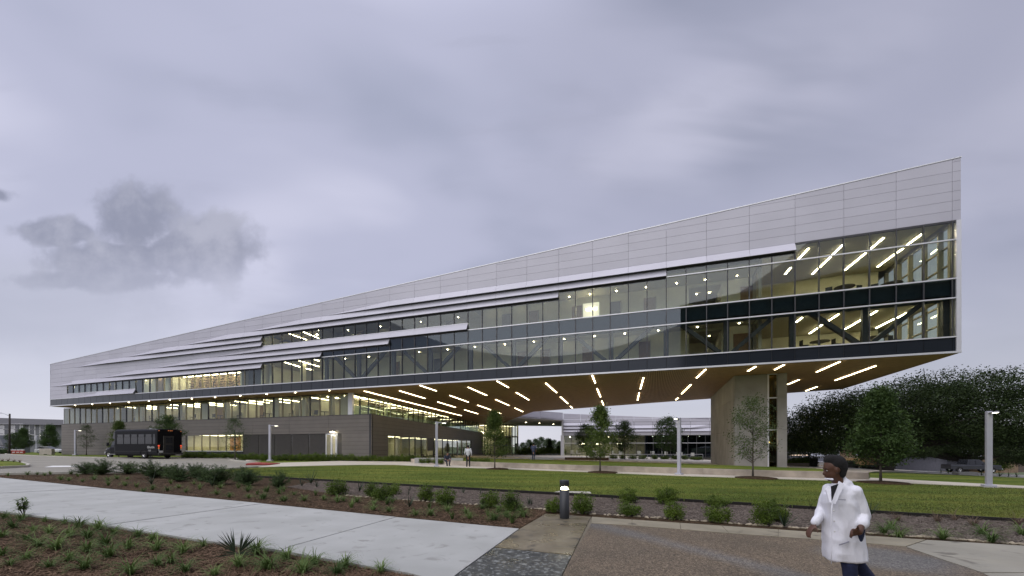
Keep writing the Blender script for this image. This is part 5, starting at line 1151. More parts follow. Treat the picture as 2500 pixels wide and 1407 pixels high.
def blade(b, base, a, ln, w, droop, lift, rd, seg=5):
    """arching strap leaf"""
    pts = []; x = 0; z = 0; ang = lift
    for k in range(seg+1):
        pts.append((x, z)); x += math.cos(ang)*ln/seg; z += math.sin(ang)*ln/seg; ang -= droop/seg*(.5+k*.35)
    ca, sa = math.cos(a), math.sin(a); L_ = []; R_ = []
    for k, (x, z) in enumerate(pts):
        ww = w*(1-.15*k if k < seg else .05)*(.7 if k == 0 else 1)*max(.1, 1-(k/seg)**3); L_.append((base[0]+ca*x-sa*ww, base[1]+sa*x+ca*ww, max(.005, base[2]+z))); R_.append((base[0]+ca*x+sa*ww, base[1]+sa*x-ca*ww, max(.005, base[2]+z)))
    for k in range(seg): b.face([L_[k], R_[k], R_[k+1], L_[k+1]], 0, True)
def make_tuft(seed, nb=60, ln=.46, w=.0085, m=LFL, droop=2.7, l0=.55, l1=1.4, name='liriope_tuft', cat='plant'):
    rd = random.Random(seed); root = thing(name, (0, 0, 0), '', cat); b = MB()
    for k in range(nb): blade(b, (rd.uniform(-.03, .03), rd.uniform(-.03, .03), 0), rd.random()*6.28, ln*rd.uniform(.6, 1.15), w*rd.uniform(.7, 1.2), droop*rd.uniform(.5, 1.3), rd.uniform(l0, l1), rd)
    b.build('leaf_blades', m, root, local=True, origin=(0, 0, 0)); return root
tufts = [make_tuft(s) for s in (1, 2, 3)]; tuftb = make_tuft(5, 36, .34, .010, droop=1.1, l0=.9)
drytuft = make_tuft(8, 70, .42, .004, LFG, 1.8)
def make_palmetto(seed, nl=20, ln=.45, m=LFP, name='palmetto', spread=(.35, 1.45)):
    """each stiff leaf is an object of its own"""
    rd = random.Random(seed); root = thing(name, (0, 0, 0), '', 'plant'); dat = []
    for v in range(4):
        b = MB(); blade(b, (0, 0, 0), 0, ln, .013, .12+.12*v, .0, rd, 4); o = b.build('leaf', m, root, local=True, origin=(0, 0, 0)); dat.append(o.data); bpy.data.objects.remove(o)
    for k in range(nl):
        o = bpy.data.objects.new('leaf', dat[k % 4]); COL.objects.link(o); o.parent = root; s = rd.uniform(.65, 1.15); o.scale = (s, s, s); o.location = (0, 0, .02); o.rotation_euler = (rd.uniform(-.4, .4), -rd.uniform(*spread), rd.random()*6.28)
    return root
# blade() keeps z above ground, so build the flat prototypes lifted
pal = [make_palmetto(4), make_palmetto(6, 16)]
def make_fan(seed):
    """foreground palmetto: two fans of long stiff leaflets"""
    rd = random.Random(seed); root = thing('palmetto', (0, 0, 0), '', 'plant')
    def leaflet(base, tip, w):
        b = MB(); base, tip = V(base), V(tip); d = tip-base; s = V((-.25, 1, 0)).cross(d).normalized()*w; s = d.cross(V((0, 1, 0))).normalized()*w; up = V((0, -1, 0))*w*.5; m1 = base.lerp(tip, .45)
        b.face([base-s*.3, m1-s, m1-up, base-up*.3], 0); b.face([base-up*.3, m1-up, m1+s, base+s*.3], 0); b.face([m1-s, tip, m1-up], 0); b.face([m1-up, tip, m1+s], 0); b.build('leaf', LFP, root, local=True, origin=(0, 0, 0))
    for (hx, hz, ang0, ang1, n, L0) in ((-.05, .14, 95, 152, 13, .43), (.02, .14, 42, 88, 11, .37)):
        for k in range(n):
            a = R(ang0+(ang1-ang0)*k/(n-1)+rd.uniform(-2, 2)); ln = L0*rd.uniform(.8, 1.08); yy = rd.uniform(-.06, .08); leaflet((hx, 0, hz), (hx+math.cos(a)*ln, yy, hz+math.sin(a)*ln), .011)
    for a, ln in ((18, .42), (28, .40), (-6, .30), (8, .33), (172, .36), (184, .44), (165, .30)): a = R(a); leaflet((0, 0, .12), (math.cos(a)*ln, rd.uniform(-.15, .05), .12+math.sin(a)*ln), .011)
    b = MB(); b.tube([(0, 0, 0), (-.03, 0, .15)], [.012, .008], 6); b.tube([(0, 0, 0), (.02, 0, .15)], [.012, .008], 6); b.build('stalk', M_BARK, root, local=True, origin=(0, 0, 0)); return root
fan = make_fan(2)
def make_willowbush(seed, h=1.15, r=.70, n=7500):
    rng = np.random.default_rng(seed); rd = random.Random(seed); root = thing('feathery_bush', (0, 0, 0), '', 'shrub'); b = MB(); tips = []
    for j in range(75):
        a = rd.random()*6.28; rr = r*rd.uniform(.2, 1.1); z = h*rd.uniform(.16, 1.05)*(1-.35*(rr/r)**2); p0 = V((rd.uniform(-.08, .08), rd.uniform(-.08, .08), 0)); p2 = V((math.cos(a)*rr, math.sin(a)*rr, z)); p1 = V((p2.x*.45, p2.y*.45, z*.65)); b.tube([p0, p1, p2], [.008, .005, .002], 4)
        for t in np.linspace(.3, 1, 12): q = p0.lerp(p1, t*2) if t < .5 else p1.lerp(p2, t*2-1); tips.append(tuple(q))
    b.build('stems', M_BARK, root, local=True, origin=(0, 0, 0)); P = leaves(crown_points(tips, n, .035, rng), .095, rng, .2, .16); P[:, :, 2] = np.maximum(P[:, :, 2], .01); quads_obj('foliage', P, LFW, parent=root); return root
wil = [make_willowbush(3), make_willowbush(8)]
used = set()
def put(protos, px, py, scale, label, group, off=.02, rz=None, cat=None):
    o = protos[len(used) % len(protos)] if isinstance(protos, list) else protos
    p = G(px, py, off)
    if o.name in used or not isinstance(protos, list) and o.name in used: c = dup(o, p, random.random()*6.28 if rz is None else rz, scale, label, group, cat)
    else:
        used.add(o.name); c = o; c.location = p; c.rotation_euler = (0, 0, random.random()*6.28 if rz is None else rz); c.scale = (scale,)*3; tag(c, label, cat, group)
    return c
def cyc(protos):
    i = [0]
    def f(*a, **k):
        o = protos[i[0] % len(protos)]; i[0] += 1; return put(o, *a, **k)
    return f
pt, ps, pw_, pp = cyc(tufts), cyc(shr), cyc(wil), cyc(pal)
c3 = lambda x, y: (x/3.571, 1100+y/3.571)
c4 = lambda x, y: (600+x/3.571, 1100+y/3.571)
c5 = lambda x, y: (1200+x/3.571, 1120+y/3.571)
c8 = lambda x, y: (1900+x/2.67, 880+y/2.67)
near = [c3(*q) for q in ((40, 600), (185, 620), (390, 635), (560, 650), (690, 680), (860, 705), (990, 740), (1200, 765), (110, 690), (290, 715), (430, 735), (20, 770), (230, 795), (610, 765), (330, 855), (490, 880), (920, 840), (760, 900), (1120, 870), (950, 945), (1360, 890), (1600, 910), (230, 965), (430, 1040), (90, 1020), (740, 1050), (1370, 1020), (1620, 1075), (1140, 1100), (1870, 1110), (1770, 850), (2080, 1030), (2350, 1055), (2240, 920), (2480, 960), (1330, 800), (770, 780), (20, 930), (600, 980), (1490, 1000))]+[c4(*q) for q in ((95, 920), (360, 960), (190, 1050), (600, 1010), (500, 1085), (870, 1040), (800, 1095), (1180, 1080))]
near = [q for q in near]
for i, q in enumerate(sorted(near)): pt(q[0], q[1], random.uniform(.5, .98), f'arching liriope tuft in the nearest bed, {ORD[i]} counted from the left', 'liriope tufts in the nearest bed')
mid = [c3(*q) for q in ((70, 230), (240, 218), (325, 215), (390, 225), (440, 216), (600, 270), (720, 280), (820, 262), (940, 268), (1090, 315), (1110, 258), (1190, 328), (620, 214), (680, 235), (1330, 350), (1490, 298), (1560, 335), (1690, 300), (1620, 372), (1740, 346), (1920, 336), (1460, 360), (1890, 392), (2000, 415), (2160, 365), (2080, 338), (2330, 368), (2290, 428), (2170, 425), (2440, 356), (2460, 448), (945, 312), (1020, 255), (530, 262), (1250, 372))]
mid += [c4(*q) for q in ((30, 345), (100, 390), (170, 365), (290, 385), (160, 428), (340, 448), (420, 395), (330, 366), (610, 398), (510, 448), (680, 438), (800, 458), (850, 448), (970, 460), (1120, 478), (920, 510), (1110, 530), (1250, 546), (1280, 460), (1230, 478), (1480, 575), (1600, 508), (1610, 578), (1760, 540), (1740, 488), (1800, 606), (1920, 558), (2060, 518), (1950, 606), (2110, 578), (2160, 620), (2200, 540), (2280, 588), (2420, 588), (2380, 530), (2320, 640))]
for i, q in enumerate(sorted(mid)): put(tufts[i % 3] if i % 4 else tuftb, q[0], q[1], random.uniform(.65, 1.), f'small liriope tuft in the bed behind the sidewalk, {ORD[i % 59]} counted from the {"left" if i < 59 else "lawn tree side"}', 'liriope tufts behind the sidewalk')
for i, q in enumerate((c5(70, 470), c5(250, 455), c5(130, 520), c5(270, 518), c5(30, 545))): pt(q[0], q[1], random.uniform(.7, .9), f'liriope tuft left of the lit bollard, {ORD[i]} nearest the shrubs', 'liriope tufts left of the bollard')
rs_ = [(1184, 1222, 56, 48), (1163, 1213, 36, 34)]
shrubs = [(824, 1209, 54, 42), (908, 1214, 44, 36), (934, 1222, 50, 44), (962, 1208, 36, 30), (1040, 1224, 44, 42), (1086, 1234, 48, 50), (1199, 1240, 52, 46), (1247, 1249, 56, 50), (1351, 1253, 40, 44), (1421, 1257, 56, 58), (1534, 1229, 52, 38), (1538, 1261, 52, 40), (1628, 1233, 52, 52), (1645, 1270, 54, 46), (1752, 1236, 54, 28), (1752, 1276, 62, 50), (1864, 1284, 62, 66), (1898, 1276, 50, 60)]
for i, (x, y, w, h) in enumerate(sorted(shrubs)):
    p = G(x, y); c = ps(x, y, 1, f'rounded bright green shrub in the bed, {ORD[i]} from the left', 'rounded shrubs along the lawn edging'); sx = w/F*p.y/.86; sz = h/F*p.y/.68; c.scale = (sx, sx, sz)
wl = [(210, 1159, 48, 34), (249, 1160, 60, 42), (313, 1159, 52, 36), (375, 1168, 68, 46), (437, 1177, 58, 46), (476, 1168, 44, 42), (532, 1185, 80, 56), (605, 1187, 58, 48), (590, 1176, 50, 38), (682, 1193, 46, 46), (500, 1176, 50, 38), (420, 1168, 50, 38)]
for i, (x, y, w, h) in enumerate(sorted(wl)):
    p = G(x, y); c = pw_(x, y, 1, f'feathery dark green bush beside the road, {ORD[i]} from the left', 'feathery bushes by the road'); sx = w/F*p.y/1.25; sz = h/F*p.y/1.18; c.scale = (sx, sx, sz)
pals = [(c3(1320, 305), 46, 30), (c3(1850, 325), 46, 34), (c3(2440, 335), 50, 36), (c4(570, 300), 32, 36), (c4(490, 320), 26, 26), (c4(620, 330), 24, 22), (c4(990, 368), 34, 30), (c4(1430, 360), 22, 16), (c4(1420, 395), 20, 14), (c4(1900, 380), 22, 18), (c4(2050, 390), 24, 20), (c4(1425, 508), 46, 34), (c4(2470, 485), 28, 24), (c5(350, 412), 28, 20), (c5(1050, 365), 26, 14), (c8(40, 1095), 50, 48), (c8(600, 1020), 46, 38), (c8(210, 975), 34, 16), (c8(250, 1110), 36, 32)]
for i, (q, w, h) in enumerate(sorted(pals)): 
    p = G(*q); pp(q[0], q[1], max(w/2, h)/F*p.y/.42, f'spiky dwarf palmetto, {ORD[i]} from the left behind the sidewalk', 'spiky palmettos in the bed')
gr = [(c8(780, 1055), 1), (c8(740, 1110), 0), (c8(790, 1160), 0), (c8(1040, 1060), 1), (c8(1070, 1175), 0), (c8(1270, 1085), 1), (c8(1330, 1145), 0), (c8(1390, 1195), 0), (c8(1560, 1080), 1), (c8(1590, 1150), 0), (c8(1150, 1050), 1), (c8(690, 1140), 0)]
for i, (q, t) in enumerate(sorted(gr)): put(drytuft if t else tufts[i % 3], q[0], q[1], 1.05 if t else 1.0, f'{"straw coloured dry grass clump" if t else "broad green grass clump"} in the bed right of the walker, {ORD[i]} from her', 'grass clumps right of the walker')
p = G(582, 1372, .02); fan.location = p; fan.rotation_euler = (0, 0, .15); s = 118/F*p.y/.85; fan.scale = (s, s, s); tag(fan, 'big dark palmetto with two open fans at the front of the nearest bed', 'plant')
# tall leafy perennial at the left
def perennial():
    rd = random.Random(5); rng = np.random.default_rng(5); root = thing('leafy_perennial', (0, 0, 0), 'bushy perennial with drooping pointed leaves at the sidewalk edge, far left', 'plant'); b = MB(); st_ = []; B = MB()
    for k in range(9):
        a = rd.random()*6.28; t = V((math.cos(a)*.16*rd.random(), math.sin(a)*.1, rd.uniform(.32, .48))); b.tube([(0, 0, 0), t*.6, t], [.006, .005, .003], 5)
        for j in range(16):
            q = t*rd.uniform(.45, 1.02); blade(B, tuple(q), rd.random()*6.28, rd.uniform(.12, .19), .018, 1.4, rd.uniform(.0, .8), rd, 3)
    b.build('stems', M_BARK, root, local=True, origin=(0, 0, 0)); B.build('foliage', LFL, root, local=True, origin=(0, 0, 0)); return root
pe = perennial(); p = G(58, 1264, .02); pe.location = p; s = 46/F*p.y/.5; pe.scale = (s*1.1, s*1.1, s)
# hedge of low shrubs along the podium foot
hs = [(c, 1117.5) for c in range(600, 950, 17)]+[(c, 1115.5) for c in range(955, 1020, 16)]+[(c, 1118.5) for c in range(456, 590, 19)]
for i, (x, y) in enumerate(hs):
    d_ = 43.5 if x > 590 else 49; p = V(((x-CX)/F*d_, d_, T((x-CX)/F*d_, d_))); c = dup(shr[i % 3], p, random.random()*6, (random.uniform(1.1, 1.7), 1.2, random.uniform(.9, 1.5)), f'low dark shrub against the brown podium wall, {ORD[sorted(hs).index((x, y))]} from the left', 'shrubs along the podium foot')
for i, x in enumerate((1030, 1046, 1062, 1078, 1148, 1162, 1176, 1190)): p = V(((x-CX)/F*37, 37, .12)); dup(shr[i % 3], p, i, .8, f'small dark shrub in front of the plaza planters, {ORD[i]} from the left', 'shrubs before the plaza planters')
for i, x in enumerate((1496, 1520, 1545, 1570, 1598, 1622, 1648, 1672, 1696, 1706)): p = V(((x-CX)/F*70, 70, T((x-CX)/F*70, 70))); dup(shr[i % 3], p, i, (1.8, 1.6, 1.2), f'brownish low shrub along the terrace edge, {ORD[i]} from the left', 'shrubs along the terrace edge')

for i, x in enumerate((1270, 1284, 1298, 1314, 1328, 1344, 1358, 1370)): dp = 104+i % 3; dup(shr[i % 3], ((x-CX)/F*dp, dp, T((x-CX)/F*dp, dp)), i, (4.2, 3, 2.6+.5*(i % 3)), f'low green shrub behind the pale railing under the bridge, {ORD[i]} from the left', 'shrubs under the bridge gap')
# ================================================================== street furniture
M_POLE = mat('silver_pole_paint', (.46, .46, .52), .45, .25, .04)
M_LEDP = emit('lamp_head_glow', (1., .93, .72), 9.)
def make_lamp():
    """square steel column, base plate, short arm with a flat LED head; 3.7 m"""
    r = thing('lamp_post', (0, 0, 0), '', 'lamp', 'square lamp posts')
    b = MB(); b.box((0, 0, 1.93), (.20, .20, 3.54), 0, 0, .012); b.build('post', M_POLE, r, local=True, origin=(0, 0, 0))
    b = MB(); b.box((0, 0, .11), (.42, .42, .10), 0, 0, .015); b.build('base_cover', M_POLE, r, local=True, origin=(0, 0, 0))
    b = MB(); b.box((0, 0, .03), (.52, .52, .07), 0, 0, .01); b.build('footing', M_KERB, r, local=True, origin=(0, 0, 0))
    b = MB(); b.box((.44, 0, 3.62), (.68, .14, .06), 0, 0, .01); h = b.build('lamp_head', M_POLE, r, local=True, origin=(0, 0, 0))
    b = MB(); b.box((.60, 0, 3.585), (.28, .11, .02)); b.build('light_panel', M_LEDP, h, local=True, origin=(0, 0, 0))
    b = MB(); b.box((0, -.103, .75), (.09, .008, .30)); b.build('access_plate', mat('access_plate', (.38, .38, .43), .5, .2), r, local=True, origin=(0, 0, 0)); return r
lp = make_lamp()
for i, (x, y, h, rz, lab) in enumerate(((2414, 1191.5, 187, -2.1, 'tallest looking grey square lamp post, beside the walkway near the parked pickup'), (1658, 1161, 141, -2.3, 'square lamp post before the terrace, its lit head pointing away'), (1066, 1141, 111, .15, 'square lamp post beside the crouching man'),
      (659, 1126.5, 89, .1, 'square lamp post by the red kerb and dark louvres'), (368, 1118, 72, .1, 'square lamp post whose top shows above the bus roof'), (184, 1112, 62, .1, 'square lamp post by the brown wall left of the bus'), (89, 1105, 42, .2, 'farthest pale lamp post before the apartment house'))):
    p = G(x, y); s = h/F*p.y/3.7
    if i == 0: lp.location = p; lp.rotation_euler = (0, 0, rz); lp.scale = (s, s, s); lp['label'] = lab
    else: dup(lp, p, rz, s, lab)
# lit bollard
bp_ = G(1378, 1271, .05)
bo = thing('bollard_light', bp_, 'dark round bollard light with a glowing band at the corner of the paving', 'bollard')
M_BOL = mat('charcoal_powder_coat', (.035, .037, .042), .5, .2, .1)
b = MB(); b.tube([(0, 0, 0), (0, 0, .005), (0, 0, .64)], [.103, .105, .105], 28); b.build('shaft', M_BOL, bo, local=True, origin=(0, 0, 0))
b = MB(); b.tube([(0, 0, .715), (0, 0, .84), (0, 0, .85)], [.105, .105, .10], 28); b.build('cap', M_BOL, bo, local=True, origin=(0, 0, 0))
b = MB(); b.tube([(0, 0, .64), (0, 0, .715)], [.10, .10], 28); b.build('lens', glass('bollard_lens', (.95, .95, .9), 1.5), bo, local=True, origin=(0, 0, 0))
b = MB(); b.rings([[(math.cos(2*math.pi*q/20)*r_, math.sin(2*math.pi*q/20)*r_, z) for q in range(20)] for (r_, z) in ((.09, .645), (.075, .675), (.045, .70), (.03, .712))]); b.build('glowing_reflector', emit('bollard_glow', (1., .90, .66), 30.), bo, local=True, origin=(0, 0, 0))
# in-ground concrete valve cover near the bollard, behind the edging
o = drape('utility_slab', gp((1352, 1205), (1366, 1202), (1440, 1204), (1444, 1208)), .05, M_KERB, .05, None); tag(o, 'small flat concrete cover in the grass right behind the bollard', 'cover'); 
# planter walls of the plaza
M_PLW = mat('grey_planter_concrete', (.33, .33, .32), .85, 0, .12, 1.5, .15, 30)
def lowwall(name, x0, x1, ytop, ybase, d, label, th=.6, m=M_PLW, cat='planter'):
    p, q = V(((x0-CX)/F*d, d, 0)), V(((x1-CX)/F*d, d*(.985), 0)); z1 = EZ-(ytop-HY)/F*d; z0 = EZ-(ybase-HY)/F*d-.15; w = thing(name, (p+q)/2+V((0, 0, z0)), label, cat)
    n = max(1, int((q-p).length/2.4)); b_ = []
    for i in range(n):
        a, c = p.lerp(q, i/n), p.lerp(q, (i+1)/n); u = (c-a).normalized()*.006; b = MB(); b.hexa([V((r.x, r.y, z0)) for r in (a+u, c-u, c-u+V((0, th, 0)), a+u+V((0, th, 0)))]+[V((r.x, r.y, z1)) for r in (a+u, c-u, c-u+V((0, th, 0)), a+u+V((0, th, 0)))]); b.build('wall_block', m, w)
    return w
lowwall('planter_wall', 1012, 1132, 1118.5, 1131, 39, 'grey concrete planter wall behind the crouching man')
lowwall('planter_wall', 1133, 1293, 1119, 1127.5, 48, 'long grey planter wall behind the man in the white shirt')
lowwall('planter_wall', 1294, 1352, 1117.5, 1127, 46, 'short grey planter wall behind the man in the blue shirt')
lowwall('planter_box', 1380, 1483, 1117, 1122, 60, 'dark planter box with light glowing under it, before the rear wing', m=mat('rust_steel', (.10, .06, .045), .7))
pb = MB(); z_ = EZ-(1123.5-HY)/F*60; pb.box(((1432-CX)/F*60, 60.1, z_), (5.6, .12, .10)); o = pb.build('planter_strip_lamp', emit('strip_glow', (1., .82, .5), 9.)); tag(o, 'warm strip lamp under the dark planter box', 'lamp')
# white guard rail before the rear wing: rail and posts
gr_ = thing('terrace_railing', at(1600, 1112, 72), 'thin white railing running in front of the dark glazed rear wing', 'railing')
def rail(x0, x1, y, d, n, gr=gr_):
    p, q = at(x0, y, d), at(x1, y, d*.97); b = MB(); b.bar(p, q, .05, .07); b.build('top_rail', M_TRIM, gr)
    b = MB(); b.bar(p-V((0, 0, .45)), q-V((0, 0, .45)), .02, .02); b.build('lower_wire', M_POLE, gr)
    for i in range(n+1): a = p.lerp(q, i/n); b = MB(); b.box((a.x, a.y, a.z-.55), (.05, .05, 1.05)); b.build('rail_post', M_POLE, gr)
rail(1488, 1716, 1109.6, 72, 12)
g2 = thing('gap_railing', at(1320, 1112, 105), 'thin pale railing crossing the gap below the bridge', 'railing'); rail(1278, 1372, 1109.2, 105, 8, g2)
# outdoor chairs on the far terrace
M_CH = mat('pale_chair_shell', (.42, .42, .38), .5)
def make_chair(m=M_CH, name='terrace_chair'):
    r = thing(name, (0, 0, 0), '', 'chair'); b = MB(); b.box((0, 0, .45), (.46, .46, .05), 0, 0, .015); b.build('seat', m, r, local=True, origin=(0, 0, 0))
    b = MB(); b.box((0, .22, .68), (.44, .04, .40), 0, 0, .012); b.build('backrest', m, r, local=True, origin=(0, 0, 0))
    for x in (-.19, .19):
        for y in (-.19, .19): b = MB(); b.tube([(x, y, 0), (x*.9, y*.9, .44)], .015, 6); b.build('leg', M_MULL, r, local=True, origin=(0, 0, 0))
    return r
ch = make_chair(); n_ = 0
for i, x in enumerate((1500, 1516, 1560, 1585, 1598, 1612, 1626, 1652, 1668, 1690, 1398, 1412, 1450, 1470)):
    d = 82; p = V(((x-CX)/F*d, d, T((x-CX)/F*d, d)+.05)); lab = f'pale outdoor chair on the far terrace, {ORD[i if i < 10 else i-10]} {"behind the white railing" if i < 10 else "left of the railing"}'
    if i == 0: ch.location = p; ch.rotation_euler = (0, 0, 1); ch.scale = (1.5,)*3; tag(ch, lab, 'chair', 'outdoor chairs on the far terrace')
    else: dup(ch, p, random.random()*6, 1.5, lab, 'outdoor chairs on the far terrace')
# chairs and tables inside, seen through the glass
M_BK = mat('black_chair', (.02, .02, .022), .5); ch2 = make_chair(M_BK, 'office_chair')
def make_table():
    r = thing('meeting_table', (0, 0, 0), '', 'table'); b = MB(); b.tube([(0, 0, .70), (0, 0, .74)], .65, 20, 0, False); b.build('table_top', M_BK, r, local=True, origin=(0, 0, 0)); b = MB(); b.tube([(0, 0, 0), (0, 0, .70)], .05, 8); b.build('column', M_MULL, r, local=True, origin=(0, 0, 0)); b = MB(); b.tube([(0, 0, 0), (0, 0, .03)], .3, 14); b.build('foot', M_MULL, r, local=True, origin=(0, 0, 0)); return r
tbl = make_table(); first = [True, True]
def inside(o, k, n, out, z, lab, grp, sc=1.):
    p = FP(n, out, z)
    if first[k]: first[k] = False; o.location = p; o.scale = (sc,)*3; tag(o, lab, None, grp)
    else: dup(o, p, random.random()*6, sc, lab, grp)
GF = 'furniture seen inside the building'
for i, (n, out, z, w) in enumerate(((3.6, -1.6, F4, 'top floor of the glazed end'), (1.6, -2.0, F4, 'top floor nearest the glazed corner'), (4.6, -1.8, F3, 'lower floor of the glazed end'), (2.3, -1.7, F3, 'lower floor nearest the glazed corner'))):
    inside(tbl, 0, n, out, z, f'black round table on the {w}', GF)
    for j, s in enumerate((-.75, .7)): inside(ch2, 1, n+s, out+.2*s, z, f'black chair {"right" if j == 0 else "left"} of the table on the {w}', GF)
for i in range(16):
    n = NG1+.8+i*2.05; inside(ch2, 1, n, OP-1.3-(i % 3)*.5, ZP+.03, f'dark chair behind the level two glazing, {ORD[i]} from the corner post', 'chairs behind the level two glazing', 1.1)
    if i % 3 == 1: inside(tbl, 0, n+.8, OP-1.8, ZP+.03, f'dark round table behind the level two glazing, {ORD[i//3]} from the corner post', 'tables behind the level two glazing', .9)
for i in range(8):
    q = Q948.lerp(Q1151, (i+.3)/9); p = V((q.x, q.y, -.72))+I_*1.5; dup(ch2, p, i, 1.25, f'dark chair inside the lit ground floor room, {ORD[i]} from its left end', 'chairs in the lit ground floor room')
# ------------------------------------------------------------------ vehicles
M_BUSB = mat('black_bus_paint', (.006, .006, .008), .3, 0, .1, 1, spec=.13); M_BGL = mat('smoked_bus_glass', (.02, .021, .025), .08, 0, .05, spec=.6); M_TYRE = mat('tyre_rubber', (.012, .012, .012), .85); M_CHR = mat('bright_wheel', (.55, .55, .55), .25, .9); M_BLKP = mat('black_plastic', (.02, .02, .02), .6)
M_TAIL = emit('tail_lamp', (1., .12, .05), .8, (.4, .02, .01)); M_TAILO = emit('marker_lamp', (1., .30, .10), .7, (.4, .1, .02)); M_WLET = mat('pale_lettering', (.55, .55, .55), .6); M_PLATE = mat('number_plate', (.60, .60, .58), .6)
def wheel(root, x, y, r, w, side, dual=False):
    b = MB(); pr = [(-w/2, r*.86), (-w/2+.02, r*.97), (-w/4, r), (w/4, r), (w/2-.02, r*.97), (w/2, r*.86), (w/2, r*.5), (-w/2, r*.5)]
    rings = [[(x+math.cos(2*math.pi*q/24)*rr, y+o, r+math.sin(2*math.pi*q/24)*rr) for q in range(24)] for o, rr in pr]; rings.append(rings[0]); b.rings(rings, 0, True, False)
    wh = b.build('wheel', M_TYRE, root, local=True, origin=(0, 0, 0)); b = MB(); s = side
    b.rings([[(x+math.cos(2*math.pi*q/20)*rr, y+s*o, r+math.sin(2*math.pi*q/20)*rr) for q in range(20)] for o, rr in ((w*.1, r*.52), (w*.46, r*.54), (w*.46, r*.48), (w*.28, r*.40), (w*.30, r*.18), (w*.42, r*.14), (w*.44, r*.04))], 0, True); b.build('rim', M_CHR, wh, local=True, origin=(0, 0, 0))
    for k in range(6): a = k*math.pi/3; b = MB(); c = (x+math.cos(a)*r*.29, y+s*w*.295, r+math.sin(a)*r*.29); b.ell(c, (.045, .008, .045), 8, 5); b.build('hub_hole', M_BLKP, wh, local=True, origin=(0, 0, 0))
def sect(b, xs, prof, m=0):
    """skin a body through cross-sections: prof(x) -> list of (y,z)"""
    b.rings([[(x, y, z) for y, z in prof(x)] for x in xs], m, False)
